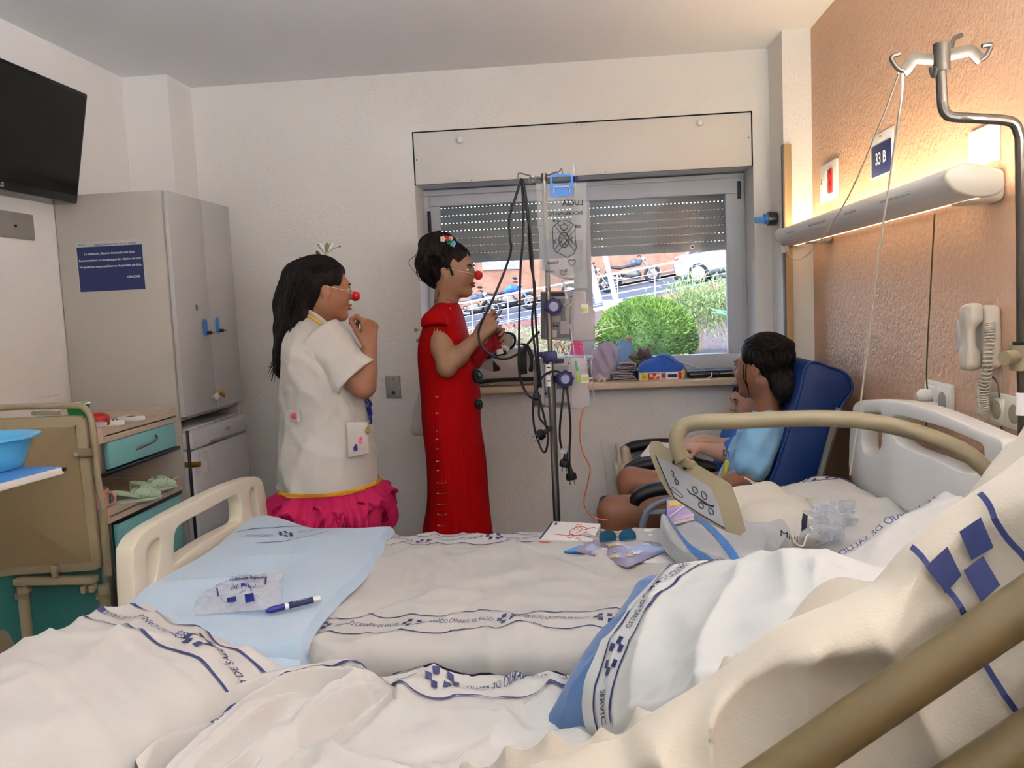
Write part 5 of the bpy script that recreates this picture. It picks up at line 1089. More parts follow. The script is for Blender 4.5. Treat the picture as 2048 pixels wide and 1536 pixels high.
MB().lathe([(.004, 0), (.0065, -.006), (.0065, -.018), (.011, -.02), (.011, -.024), (.006, -.026), (.0085, -.03), (.0085, -.066), (.004, -.075), (.003, -.085)], q(1134, 596, BY), 14).build('drip_chamber', 'iv_plastic', bag)
MB().tube([q(1139, 648, BY), q(1142, 660, BY), q(1146, 690, BY), q(1150, 715, BY)], .0018, 6, smooth=4).build('drip_line', 'clear_line', bag)
# cords ---------------------------------------------------------------
def cord(nm, lb, pts, r=.0042, m='black_rubber', d=-.04, grp='black power cords on the drip stand'):
    o = tag(MB().tube([q(x, y, (dd[0] if dd else d)) for x, y, *dd in pts], r, 8, smooth=8).build(nm, m, None, 180), lb, 'cord', grp); return o
cord('power_cord', 'black power cord swinging left from the stand hook across the clown hand', [(1043, 357), (1031, 395), (1019, 435), (1020, 475), (1022, 500, -.05), (1010, 540), (985, 600, -.06), (963, 645, -.07), (957, 670, -.07), (965, 695, -.07), (985, 712, -.06), (1010, 718), (1040, 705), (1062, 680), (1079, 664, -.01)])
cord('power_cord', 'black power cord hanging straight from the hook and curving under the bag handle', [(1043, 357, -.045), (1047, 420, -.05), (1046, 480, -.05), (1041, 540), (1039, 620), (1038, 690), (1038, 740), (1047, 775), (1062, 795), (1076, 799, -.01)])
cord('power_cord', 'black power cord nearest the drip bag, falling to the lower pump', [(1045, 358, -.05), (1053, 420, -.055), (1061, 470, -.055), (1066, 540, -.055), (1069, 600, -.05), (1073, 660), (1077, 720), (1082, 775, -.02)])
cord('power_cord', 'black power cord crossing behind its neighbour beside the upper pump', [(1046, 358, -.035), (1056, 425, -.035), (1061, 520, -.035), (1070, 580, -.035), (1064, 640, -.03), (1070, 700, -.03), (1078, 765, -.02)])
cord('power_cord', 'black cord looped below the lower pump on the left of the pole', [(1080, 770, -.02), (1068, 790), (1066, 830), (1072, 870), (1088, 905, -.05), (1096, 880, -.05), (1092, 850), (1080, 800), (1076, 785, -.02)], .0038)
cord('power_cord', 'black cord arcing from the lower pump knob over the pole tape', [(1075, 775, -.03), (1082, 758, -.045), (1095, 746, -.05), (1112, 742, -.05), (1124, 748, -.03)], .0038)
def plug(nm, lb, x, y, a, pts):
    o = thing(nm, lb, 'plug', q(x, y, -.05), 'black mains plugs on the drip stand'); c = q(x, y, -.05); R = rot3(y=a)
    MB().lathe([(.004, .045), (.007, .03), (.009, .012), (.017, .008), (.019, -.004), (.018, -.014), (0, -.015)], c, 14, R).build('body', 'black_rubber', o)
    for s_ in (-1, 1): MB().cyl(c + R @ V(s_ * .0075, 0, -.014), c + R @ V(s_ * .0075, 0, -.032), .0022, seg=8).build('pin', 'steel', o)
    MB().tube([q(xx, yy, dd) for xx, yy, dd in pts], .004, 8, smooth=8).build('cord', 'black_rubber', o, 180)
plug('mains_plug', 'black mains plug hanging lowest below the lower pump', 1142, 951, -8, [(1133, 775, -.03), (1138, 810, -.05), (1141, 860, -.05), (1139, 900, -.05), (1139, 930, -.05)])
plug('mains_plug', 'black mains plug with clear tag hanging beside the lowest one', 1130, 925, 8, [(1128, 775, -.03), (1124, 810, -.05), (1120, 850, -.05), (1120, 880, -.05), (1125, 903, -.05)])
plug('mains_plug', 'black mains plug bundled against the left of the chrome pole', 1083, 868, 60, [(1080, 790, -.03), (1078, 830, -.05), (1086, 845, -.05), (1100, 858, -.05)])
tag(MB().box(q(1128, 902, -.065), (.022, .002, .016), rot3(y=20)).build('plug_tag', 'clear_plastic'), 'small clear tag on the black plug cord', 'tag')
cord('feeding_line', 'thin orange line curving from the lower pump down to the bed', [(1166, 818), (1160, 850), (1161, 885), (1168, 910), (1180, 935), (1176, 965), (1168, 1000), (1174, 1022), (1190, 1036), (1215, 1040)], .0022, 'orange_line', 0, 'thin fluid lines at the drip stand')
cord('drip_tubing', 'thin clear tubing hanging right of the lower pump', [(1150, 715), (1160, 740), (1180, 730), (1187, 690), (1183, 730), (1186, 780), (1190, 810)], .0018, 'clear_line', -.02, 'thin fluid lines at the drip stand')
cord('drip_tubing', 'thin orange tubing slanting between the two pumps', [(1116, 684), (1124, 695), (1133, 714)], .0018, 'orange_line', 0, 'thin fluid lines at the drip stand')
o = thing('line_clip', 'green clip with hanging tag in front of the lower pump', 'clip', q(1154, 768, -.02)); MB().box(q(1153, 732, -.02), (.008, .006, .034), rot3(y=-8), bev=.002).build('clip', 'green_clip', o); MB().box(q(1157, 755, -.02), (.01, .003, .04), rot3(y=-4), bev=.001).build('tag', 'green_tag', o)
# ---------------------------------------------------------------- things on the window sill (z of sill top 1.082)
SZ = 1.0825; q = lambda x, y, Y=3.95: spot(x, y, Y=Y)
df = thing('duffel_bag', 'grey and black sports bag with yellow tick on the sill behind the red dress', 'bag', (-.36, 3.95, SZ))
s = Soft(.006, .03); s.chain([(-.475, 3.945, 1.165), (-.36, 3.95, 1.17), (-.235, 3.96, 1.165)], [.078, .084, .076]); s.box((-.36, 3.95, 1.115), (.15, .075, .033), .03, k=.05); s.cut((0, 0, SZ), (0, 0, -1)); s.build('body', 'duffel_grey', df, disp=lambda v, Q: v + .004 * np.sin(v[:, [2]] * 60 + v[:, [0]] * 30) * np.array([[0, 1, 0]]))
def girth(x, w_, nm, m, r=.086, d=.0): # band around the body
    pts = [V(x + d * math.cos(a), 3.95 + r * math.cos(a), 1.168 + (r + .002) * math.sin(a) * (1 if math.sin(a) > 0 else .98)) for a in np.linspace(math.radians(-20), math.radians(232), 30)]; MB().tube(pts, .003, 8, flat=((0, .01, 1), w_ / .003)).build(nm, m, df)
for x, w_ in ((-.385, .016), (-.265, .018)):
    pts = [V(x, 3.95 - .0895 * math.cos(a) , 1.168 + .0895 * math.sin(a)) for a in np.linspace(math.radians(-62), math.radians(180), 26)]
    mb = MB(); n = len(pts); vv = []
    for p in pts: vv += [p + V(-w_, 0, 0), p + V(w_, 0, 0)]
    mb.add(vv, [(2 * i, 2 * i + 1, 2 * i + 3, 2 * i + 2) for i in range(n - 1)]).build('webbing', 'duffel_black', df, 180)
pts = [V(-.475, 3.95 - .0885 * math.cos(a), 1.166 + .0885 * math.sin(a)) for a in np.linspace(math.radians(-55), math.radians(35), 14)]; mb = MB(); vv = []
for p in pts: vv += [p + V(-.035, .012, 0), p + V(.07, -.001, 0)]
mb.add(vv, [(2 * i, 2 * i + 1, 2 * i + 3, 2 * i + 2) for i in range(13)]).build('end_pocket', 'duffel_taupe', df, 180)
MB().tube([(-.53, 3.93, 1.1), (-.49, 3.866, 1.1), (-.40, 3.858, 1.112), (-.2, 3.87, 1.11)], .009, 8, smooth=5).build('base_piping', 'duffel_black', df); MB().tube([(-.53, 3.91, 1.19), (-.48, 3.868, 1.2), (-.41, 3.866, 1.222), (-.34, 3.875, 1.235)], .008, 8, smooth=5).build('pocket_zip', 'duffel_black', df)
fl = MB().prism([(0, 0), (.1, .02), (.115, .075), (.06, .085), (.01, .045)], lambda x, y, t: (-.415 + x, 3.9 + t - y * .2, 1.235 + y), .006, bev=.002).build('open_flap', 'duffel_grey', df, 40)
MB().tube([(-.415, 3.897, 1.235), (-.315, 3.893, 1.255), (-.3, 3.88, 1.31), (-.355, 3.878, 1.322), (-.405, 3.888, 1.28)], .006, 8, closed=True, smooth=4).build('flap_piping', 'duffel_black', fl); MB().tube([(-.46, 3.9, 1.245), (-.42, 3.885, 1.27), (-.36, 3.885, 1.262), (-.33, 3.89, 1.245)], .012, 10, smooth=4).build('rolled_cloth', 'print_white', df); MB().sph((-.37, 3.885, 1.27), (.016, .012, .016), 12, 8).build('bottle_top', 'duffel_taupe', df)
MB().tube([(-.24, 3.878, 1.12), (-.222, 3.866, 1.2), (-.25, 3.9, 1.262), (-.29, 3.93, 1.27)], .011, 8, smooth=6, flat=((1, 0, 0), .35)).build('shoulder_strap', 'duffel_black', df)
c = q(987, 767, 3.864); MB().prism([(-.017, .012), (-.020, .0), (-.016, -.008), (-.004, -.006), (.02, .004), (0, -.001), (-.01, -.001), (-.014, .004)], lambda x, y, t: (c.x + x, c.y - t, c.z + y), .003).build('tick_mark', 'swoosh', df, 0)
# pink pot on a white tub
tb = thing('white_tub', 'round white tub on the sill behind the lower pump', 'tub', (-.02, 4.0, SZ)); MB().lathe([(0, 0), (.05, 0), (.06, .09), (.075, .1), (.077, .112), (.07, .116), (0, .118)], wl(tb), 28).build('tub', 'plastic_white', tb)
c = q(1153, 712, 3.97); pk = thing('pink_pot', 'bright pink plastic pot upside down on the white tub', 'pot', (-.018, 3.985, SZ + .1185)); MB().lathe([(0, .0), (.036, 0), (.035, .004), (.027, .05), (.03, .056), (.022, .068), (.012, .062), (.0, .066)], wl(pk), 18).build('pot', 'pink', pk); MB().tube([wl(pk) + V(-.018, -.012, .066), wl(pk) + V(0, -.02, .074), wl(pk) + V(.018, -.012, .066)], .005, 8, smooth=4).build('rim_lug', 'pink', pk)
# light blue plush, brown plush, plain blue plush cushion
o = thing('plush_toy', 'light blue plush toy with a raised trunk at the left end of the sill pile', 'plush toy', (.2, 4.0, SZ)); P = lambda x, y, Y=4.0: tuple(q(x, y, Y))
s = Soft(.005, .015); s.ell(P(1238, 712), (.045, .04, .04)); s.ell(P(1250, 735), (.05, .045, .06)); s.cap(P(1244, 705), P(1250, 695), .022, .016); s.chain([P(1252, 716), P(1259, 702), P(1258, 690), P(1257, 681)], [.02, .019, .013, .011]); s.cap(P(1228, 708), P(1222, 722), .02, .022); s.cut((0, 0, SZ), (0, 0, -1)); s.build('body', 'plush_lblue', o); MB().sph(P(1257.5, 679, 3.995), .0135, 12, 8).build('trunk_tip', 'plush_tan', o); MB().sph(P(1244, 690, 4.02), (.02, .012, .028), 14, 8).build('ear', 'plush_lblue', o)
o = thing('plush_toy', 'brown plush toy with drooping ears lying on the blue cushion', 'plush toy', (.28, 4.02, SZ)); s = Soft(.005, .012); Q = lambda x, y, Y=4.01: tuple(q(x, y, Y))
s.ell(Q(1288, 711), (.04, .035, .034)); s.ell(Q(1285, 740), (.045, .045, .055)); s.cut((0, 0, SZ), (0, 0, -1)); s.build('head', 'plush_brown', o); s = Soft(.004, .008); s.chain([Q(1276, 716, 3.985), Q(1266, 716, 3.98), Q(1257, 714, 3.98)], [.011, .012, .007]); s.build('ear', 'plush_brown', o); s = Soft(.004, .008); s.chain([Q(1280, 700, 3.975), Q(1284, 706, 3.97), Q(1283, 716, 3.972)], [.009, .013, .008]); s.build('ear', 'plush_brown', o)
s = Soft(.004, .008); s.chain([Q(1296, 700, 3.975), Q(1297, 710, 3.97), Q(1293, 718, 3.972)], [.009, .012, .008]); s.build('ear', 'plush_brown', o); MB().box(Q(1273, 724, 3.965), (.03, .01, .02), rot3(y=15), bev=.004).build('collar', 'leaf_dark', o)
o = thing('plush_cushion', 'plain round blue plush cushion resting in the game box', 'cushion', (.35, 3.93, SZ)); s = Soft(.005, .03); W = lambda x, y, Y=3.93: tuple(q(x, y, Y)); s.ell(W(1328, 732), (.062, .05, .058)); s.ell(W(1298, 738), (.05, .045, .042)); s.ell(W(1318, 744), (.085, .045, .034)); s.chain([W(1345, 738), W(1358, 738), W(1365, 743)], [.03, .022, .014]); s.cut((0, 0, SZ + .004), (0, 0, -1)); s.build('cushion', 'plush_blue', o); MB().tube([W(1280, 722, 3.885), W(1300, 716, 3.878), W(1330, 712, 3.873), W(1350, 726, 3.88)], .002, 6, smooth=6).build('seam', 'vinyl_dark', o)
# mesh bag and cloths
o = thing('mesh_bag', 'sheer lilac drawstring bag of soft toys at the left of the cloth pile', 'bag', (.08, 4.0, SZ)); s = Soft(.005, .02); s.ell(P(1215, 715, 3.99), (.05, .04, .05)); s.ell(P(1208, 742, 3.98), (.05, .045, .05)); s.ell(P(1205, 755, 3.96), (.04, .035, .03)); s.cut((0, 0, SZ), (0, 0, -1)); s.build('contents', 'cloth_lilac', o)
s = Soft(.005, .025); s.ell(P(1213, 712, 3.985), (.062, .05, .062)); s.ell(P(1206, 738, 3.975), (.062, .052, .06)); s.cap(P(1218, 690, 3.985), P(1213, 700, 3.985), .012, .03); s.cut((0, 0, SZ), (0, 0, -1)); s.build('mesh', 'mesh_lilac', o, disp=lambda v, Q_: v + .006 * np.sin(v[:, [0]] * 130 + v[:, [2]] * 60) * np.array([[.3, 1, .2]])); MB().tube([P(1196, 765, 3.9), P(1202, 756, 3.9), P(1209, 760, 3.9), P(1207, 766, 3.9)], .006, 8, smooth=5).build('cord_end', 'bag_cotton', o)
for i, (dz, w_, x, yy, lb) in enumerate(((0, .085, 1247, 764, 'bottom folded grey towel of the pile on the sill'), (.022, .08, 1243, 752, 'second folded pale towel from the bottom of the sill pile'), (.044, .07, 1255, 742, 'third folded pale cloth of the sill pile'), (.064, .062, 1256, 730, 'topmost folded pale cloth of the sill pile'))):
    c = V(q(x, 750, 3.94).x, 3.94, SZ + dz); o = thing('folded_towel', lb, 'towel', c, 'folded cloths on the sill'); mb = MB(); h = .0105; a0 = w_ / 2
    ly = [V(-a0, 0, .004), V(a0, 0, .003), V(a0 + .006, 0, .008), V(a0, 0, .0125), V(-a0 * .9, 0, .0125), V(-a0 * .95, 0, .017), V(a0 * .9, 0, .019)]; pr = catmull(ly, 5); U = list(range(len(pr)))
    Rz = rot3(z=[4, -6, 8, -4][i]); MB().tube([c + Rz @ V(q_.x, 0, q_.z + .001 * math.sin(q_.x * 70 + i)) for q_ in pr], .045, 12, flat=(Rz @ V(0, 1, 0), .0024 / .045)).build('cloth', 'cloth_lilac', o, 180)
# game box
g0, g1 = q(1280, 763, 3.875), q(1365, 757, 3.875); o = thing('game_box', 'open white game box with yellow and red prints under the blue cushion', 'box', (.36, 3.9, SZ)); x0, x1 = g0.x, g1.x; gy = 3.878; gh = .036
MB().box(((x0 + x1) / 2, gy + .06, SZ + .0015), (x1 - x0, .12, .003)).build('base', 'print_white', o)
MB().box(((x0 + x1) / 2, gy, SZ + gh / 2), (x1 - x0, .003, gh)).build('front_wall', 'print_white', o); MB().box(((x0 + x1) / 2, gy + .12, SZ + gh / 2), (x1 - x0, .003, gh)).build('rear_wall', 'print_white', o)
for x in (x0, x1): MB().box((x, gy + .06, SZ + gh / 2), (.003, .12, gh)).build('end_wall', 'print_white', o)
W_ = x1 - x0
for a, b, m in ((.03, .2, 'box_yellow'), (.2, .46, 'box_red'), (.5, .62, 'cab_taupe'), (.66, .88, 'navy'), (.9, .985, 'box_red')): MB().box((x0 + W_ * (a + b) / 2, gy - .002, SZ + gh / 2), (W_ * (b - a), .0012, gh * (.86 if m != 'navy' else .4))).build('print_field', m, o)
for a, dz, m in ((.11, .018, 'green_tag'), (.27, .022, 'plastic_cream'), (.36, .014, 'box_yellow'), (.42, .024, 'plastic_cream'), (.56, .018, 'box_red')): MB().cyl((x0 + W_ * a, gy - .0025, SZ + dz), (x0 + W_ * a, gy - .0035, SZ + dz), .008, seg=12).build('print_spot', m, o)
MB().sph((x1 + .006, gy + .03, SZ + .024), (.012, .01, .022), 12, 8).build('yellow_tab', 'box_yellow', o)
for x, w_, lb in ((1405, .15, 'flat black zipped case beside the game box on the sill'), (1458, .12, 'flat black zipped case at the right end of the sill')):
    c = q(x, 748, 3.96); o = thing('zip_case', lb, 'case', (c.x, 3.96, SZ), 'black zip cases on the sill'); s = Soft(.005, .01); s.box((c.x, 3.96, SZ + .017), (w_ / 2, .06, .0165), .016); s.build('shell', 'black_plastic', o)
    MB().tube([(c.x - w_ / 2 + .012, 3.897, SZ + .017), (c.x, 3.8965, SZ + .018), (c.x + w_ / 2 - .012, 3.897, SZ + .017)], .0022, 6).build('zip', 'steel_dark', o)
tag(MB().tube([q(1362, 763, 3.87), q(1385, 762, 3.868), q(1415, 757, 3.868) , q(1424, 749, 3.885) + V(0, 0, .002), q(1415, 744, 3.92) + V(0, 0, .003), q(1370, 730, 3.99) + V(0, 0, .01), q(1345, 722, 4.05)], .0024, 6, smooth=8).build('charger_cable', 'plastic_white'), 'white charger cable looping over the black case on the sill', 'cable')
# ---------------------------------------------------------------- things lying on the far bed (sheet top about .722)
BZ = .727; z = lambda x, y, Z=BZ: spot(x, y, Z=Z)
# notebook with a drawing
nbk = thing('notebook', 'white notebook with a red ink drawing on the far edge of the bed', 'notebook', z(1140, 1075)); k = [z(1078, 1087), z(1184, 1091), z(1201, 1056), z(1105, 1051)]
nq = lambda a, b, t=0: (k[0] * (1 - a) + k[1] * a) * (1 - b) + (k[3] * (1 - a) + k[2] * a) * b + V(0, 0, t)
MB().prism([(0, 0), (1, 0), (1, 1), (0, 1)], lambda a, b, t: nq(a, b, t), .012).build('pages', 'paper', nbk, 0); MB().prism([(-.005, -.01), (1.005, -.01), (1.005, 1.01), (-.005, 1.01)], lambda a, b, t: nq(a, b, .0122 + t), .0012).build('cover', 'paper', nbk, 0)
MB().prism([(0, -.012), (1, -.012), (1, .0), (0, .0)], lambda a, b, t: nq(a, b, .004 + t), .003).build('page_edge', 'ink_red', nbk, 0); MB().prism([(.0, .02), (.035, .02), (.035, .98), (.0, .98)], lambda a, b, t: nq(a, b, .0136 + t), .0005).build('spine_strip', 'ink_dark', nbk, 0)
dk = lambda L, nm='drawing_line', r=.0011, c=False, m='ink_red': MB().tube([nq(a, b, .0142) for a, b in L], r, 5, smooth=4, closed=c).build(nm, m, nbk)
dk([(.5, .55), (.6, .75), (.75, .72), (.8, .5), (.72, .3), (.58, .28), (.5, .4)], c=True); dk([(.55, .6), (.56, .85), (.62, .9), (.64, .72)]); dk([(.75, .6), (.9, .75), (.97, .7)]); dk([(.55, .32), (.5, .2), (.55, .12), (.62, .18), (.6, .28)], c=True); dk([(.2, .3), (.35, .26), (.52, .24), (.8, .28), (.95, .26)], 'drawing_line', .0009); dk([(.6, .6), (.7, .5), (.62, .42)]); dk([(.66, .68), (.74, .56)]); dk([(.1, .9), (.13, .82), (.09, .84), (.12, .92)], 'emblem', .0016, m='ink_dark')
# paper sheets and foil pouch
pp = tag(MB().prism([(0, 0), (1, 0), (1, 1), (0, 1)], lambda a, b, t: (z(1250, 1125) * (1 - a) + z(1375, 1128) * a) * (1 - b) + (z(1270, 1060) * (1 - a) + z(1330, 1060) * a) * b + V(0, 0, t), .005).build('paper_sheets', 'paper', None, 0), 'loose white paper sheets under the foil pouch', 'paper')
bl = tag(MB().prism([(0, 0), (1, 0), (1, 1), (0, 1)], lambda a, b, t: (z(1127, 1106) * (1 - a) + z(1230, 1106) * a) * (1 - b) + (z(1165, 1093) * (1 - a) + z(1215, 1085) * a) * b + V(0, 0, t), .006, bev=.002).build('blue_folder', 'key_blue', None, 40), 'blue folder edge sticking out left of the foil pouch', 'folder')
pk = [z(1148, 1107), z(1255, 1142), z(1358, 1096), z(1200, 1076)]
def S_po(u, v, s=1):
    p = (pk[0] * (1 - u) + pk[1] * u) * (1 - v) + (pk[3] * (1 - u) + pk[2] * u) * v; e = (max(0, math.sin(math.pi * u)) * max(0, math.sin(math.pi * v))) ** .6
    return p + V(0, 0, .009 + s * (.011 * e + .003 * fbm(u * 6, v * 6, 2) * e))
fp = thing('foil_pouch', 'shiny purple foil pouch of cut shapes lying near the sunglasses', 'pouch', z(1250, 1110)); g = list(np.linspace(0, 1, 26))
mb = MB().grid(lambda a, b: S_po(a, b, -.6), g, g); mb.build('back_foil', 'pouch_print', fp, 180); MB().grid(lambda a, b: S_po(a, b, .45), g, g).build('printed_card', 'pouch_print', fp, 180); MB().grid(lambda a, b: S_po(a, b, 1), g, g).build('front_film', 'clear_foil', fp, 180)
random.seed(3)
for i in range(14):
    u0, v0 = random.uniform(.2, .9), random.uniform(.12, .85); kk = random.choice((3, 4, 5)); r = random.uniform(.03, .06); mm = random.choice(('plastic_cream', 'mug_pink', 'leaf_sage', 'box_yellow', 'print_white', 'twig'))
    MB().prism([(r * (1 + .35 * math.cos(kk * t)) * math.cos(t), r * (1 + .35 * math.cos(kk * t)) * math.sin(t)) for t in np.linspace(0, 6.283, 22)[:-1]], lambda a, b, t: S_po(min(.97, max(.03, u0 + a)), min(.97, max(.03, v0 + b)), .55) + V(0, 0, t), .0015).build('paper_shape', mm, fp, 0)
# sunglasses
sg = thing('sunglasses', 'round mirrored blue sunglasses standing on the foil pouch', 'sunglasses', z(1240, 1092, .745)); zz = .742
cl, cr_ = spot(1216, 1076, Y=2.48), spot(1255, 1074, Y=2.5)
ax = (cr_ - cl).normalized(); upv = V(0, -.25, 1).normalized()
for c in (cl, cr_):
    n = ax.cross(upv); MB().prism([(.0255 * math.cos(t), .0255 * math.sin(t)) for t in np.linspace(0, 6.283, 29)[:-1]], lambda a, b, t: c + ax * a + upv * b + n * t, .0015).build('lens', 'sun_lens', sg, 0); MB().tube([c + ax * (.026 * math.cos(t)) + upv * (.026 * math.sin(t)) for t in np.linspace(0, 6.283, 25)[:-1]], .0017, 6, closed=True).build('rim', 'steel_dark', sg)
MB().tube([cl + ax * .026, cl.lerp(cr_, .5) + V(0, 0, .004), cr_ - ax * .026], .0018, 6, smooth=4).build('bridge', 'brass', sg)
for c, s_ in ((cl, -1), (cr_, 1)): MB().tube([c + ax * (s_ * .022), c + ax * (s_ * .024) + V(0, .01, 0), c + ax * (s_ * .02) + V(0, .11, -.006), c + ax * (s_ * .018) + V(0, .13, -.018)], .0016, 6, smooth=4).build('temple', 'steel_dark', sg)
# book under the control box, towel, cotton bag, clothes, juice
def heap(name, label, cat, m, parts, k=.02, res=.006, cut=BZ - .006, wr=.004, fr=40):
    o = thing(name, label, cat, (parts[0][1][0], parts[0][1][1], BZ)); s = Soft(res, k)
    for p in parts:
        if p[0] == 'e': s.ell(p[1], p[2], p[3] if len(p) > 3 else None)
        else: s.chain(p[1:][0] if False else p[2], p[3], sq=p[4] if len(p) > 4 else None)
    s.cut((0, 0, cut), (0, 0, -1))
    def disp(v, Q): return v + np.stack([0 * v[:, 0], 0 * v[:, 0], wr * np.sin(v[:, 0] * fr + 1.7 * np.sin(v[:, 1] * fr * .6)) * np.sin(v[:, 1] * fr * .45 + 1)], 1)
    s.build('body', m, o, disp=disp); return o
B = lambda x, y, Y: tuple(spot(x, y, Y=Y))
# grey towel: draped cloth with two blue bands, running from left-back down to the right-front
tw = thing('towel', 'grey terry towel with two blue zigzag stripes heaped on the bed', 'towel', (.3, 2.2, BZ))
TL = [[(1318, 1040, 2.42), (1340, 1030, 2.45), (1375, 1030, 2.48), (1420, 1010, 2.5), (1475, 1000, 2.5), (1540, 995, 2.48)],
      [(1322, 1056, 2.36), (1352, 1052, 2.36), (1395, 1050, 2.36), (1450, 1025, 2.38), (1510, 1010, 2.4), (1560, 1005, 2.4)],
      [(1345, 1082, 2.28), (1380, 1090, 2.26), (1425, 1085, 2.26), (1480, 1055, 2.28), (1540, 1040, 2.3), (1585, 1030, 2.3)],
      [(1375, 1104, 2.2), (1405, 1112, 2.19), (1450, 1110, 2.18), (1500, 1085, 2.18), (1545, 1065, 2.2), (1583, 1060, 2.2)],
      [(1395, 1122, 2.12), (1425, 1128, 2.12), (1470, 1128, 2.1), (1510, 1110, 2.1), (1540, 1095, 2.12), (1562, 1085, 2.14)]]
G = np.array([[B(*p) for p in r] for r in TL]); G[:, :, 2] = np.maximum(G[:, :, 2], BZ + .012)
def S_tw(u, v):
    def cr4(P, t):
        n = len(P) - 1; t = min(max(t, 0), 1) * n; i = int(min(t, n - 1)); f = t - i; p0 = P[max(i - 1, 0)]; p1 = P[i]; p2 = P[i + 1]; p3 = P[min(i + 2, n)]
        return .5 * (2 * p1 + (p2 - p0) * f + (2 * p0 - 5 * p1 + 4 * p2 - p3) * f * f + (3 * p1 - p0 - 3 * p2 + p3) * f ** 3)
    rows = np.array([cr4(r, u) for r in G]); p = cr4(rows, v); h = .010 * math.sin(u * 15 + v * 4) + .006 * math.sin(u * 27 - v * 7)
    e = min(sm(0, .05, u), sm(1, .95, u), sm(0, .06, v), sm(1, .94, v)); return V(p[0], p[1], (p[2] + h) * e + (1 - e) * max(BZ + .004, p[2] - .05))
MB().grid(S_tw, list(np.linspace(0, 1, 60)), list(np.linspace(0, 1, 50))).build('cloth', 'towel_grey', tw, 180)
for uc in (.17, .42):
    n = 40; vv = []; cl_ = on_cloth(S_tw, .003, .01, flip=True)
    for i in range(n + 1):
        v_ = .06 + .9 * i / n
        for s_ in (-1, 1): vv.append(cl_(uc + s_ * .026 + .006 * (i % 2) * s_ + .04 * v_, v_))
    MB().add(vv, [(2 * i, 2 * i + 1, 2 * i + 3, 2 * i + 2) for i in range(n)]).build('blue_stripe', 'towel_blue', tw, 180)
bcl = heap('blue_clothes', 'crumpled navy garment under the grey towel', 'clothes', 'cloth_navy', [('c', B(1440, 1118, 2.1), [V(.30, 2.06, .735), V(.42, 2.03, .735), V(.55, 2.06, .735), V(.62, 2.12, .735)], [.022, .026, .024, .018])], wr=.006)
s_ = Soft(.006, .02); s_.chain([B(1340, 1040, 2.48), B(1352, 1024, 2.52), B(1385, 1028, 2.54)], [.018, .026, .026]); s_.build('sleeve', 'cloth_navy', bcl)
ct = heap('cotton_bag', 'off-white cotton drawstring bag with dark print behind the grey towel', 'bag', 'bag_cotton', [('e', B(1560, 1040, 2.36), (.11, .1, .06)), ('e', B(1500, 1010, 2.46), (.1, .07, .055)), ('e', B(1600, 1065, 2.26), (.06, .06, .045)), ('c', 0, [B(1480, 1005, 2.5), B(1530, 1000, 2.48), B(1590, 1025, 2.4)], [.03, .05, .04])], wr=.006, fr=50)
MB().tube([B(1583, 1065, 2.18), B(1590, 1085, 2.17), B(1606, 1092, 2.17), B(1615, 1070, 2.18), B(1628, 1066, 2.19), B(1622, 1055, 2.2), B(1614, 1050, 2.22), B(1618, 1048, 2.24), B(1632, 1055, 2.25)], .0024, 6, smooth=6).build('drawstring', 'plastic_cream', ct)
MB().prism([(0, 0), (.012, .01), (.016, .05), (.004, .06), (.0, .03)], lambda x, y, t: V(*B(1603, 1062, 2.205)) + V(x, -t, y * .8), .002).build('print_mark', 'ink_dark', ct, 0)
put_text(MB(), 'Miel', .03, lambda x, y: V(*B(1578, 1078, 2.18)) + V(x * .9, -y * .15, y * .8 - x * .4)).build('lettering', 'ink_dark', ct, 0)
cp = thing('clear_packaging', 'crumpled clear plastic packaging by the pillow at the bed head', 'packaging', V(*B(1660, 1035, 2.3))); random.seed(5)
s = Soft(.006, .01); s.ell(B(1655, 1038, 2.3), (.07, .06, .03)); s.ell(B(1640, 1062, 2.22), (.05, .05, .025)); s.ell(B(1680, 1025, 2.34), (.05, .05, .028))
s.build('film', 'clear_bag', cp, disp=lambda v, Q: v + .010 * np.sin(v * 95 + np.roll(v, 1, 1) * 140), smooth=0, shade=25); MB().box(V(*B(1660, 1045, 2.3)), (.07, .05, .012), rot3(20, 10, 30), bev=.003).build('insert', 'ward_door', cp)
MB().tube([B(1600, 1000, 2.45), B(1640, 994, 2.45), B(1665, 1000, 2.42), B(1680, 1020, 2.38)], .002, 6, smooth=6).build('tube', 'bag_cotton', cp)
bk = thing('picture_book', 'purple illustrated paperback propped on the towel under the control box', 'book', V(*B(1365, 1045, 2.43))); k = [V(*B(x, y, Y)) for x, y, Y in ((1334, 1044, 2.40), (1388, 1030, 2.38), (1378, 998, 2.50), (1334, 1000, 2.52))]
nq2 = lambda a, b, t=0: (k[0] * (1 - a) + k[1] * a) * (1 - b) + (k[3] * (1 - a) + k[2] * a) * b + V(0, 0, t)
MB().prism([(0, 0), (1, 0), (1, 1), (0, 1)], lambda a, b, t: nq2(a, b, t - .012), .009).build('pages', 'paper', bk, 0); MB().prism([(-.01, -.01), (1.01, -.01), (1.01, 1.01), (-.01, 1.01)], lambda a, b, t: nq2(a, b, t - .003), .0015).build('cover', 'book_purple', bk, 0); MB().prism([(-.01, -.01), (1.01, -.01), (1.01, 1.01), (-.01, 1.01)], lambda a, b, t: nq2(a, b, t - .0135), .0015).build('back_cover', 'book_purple', bk, 0)
MB().tube([nq2(a, b, .001) for a, b in ((.1, .2), (.5, .45), (.9, .75))], .002, 5, smooth=4).build('cover_swirl', 'print_white', bk); MB().prism([(.1, .7), (.6, .75), (.5, .95), (.1, .9)], lambda a, b, t: nq2(a, b, t - .0014), .0005).build('cover_title', 'box_yellow', bk, 0)
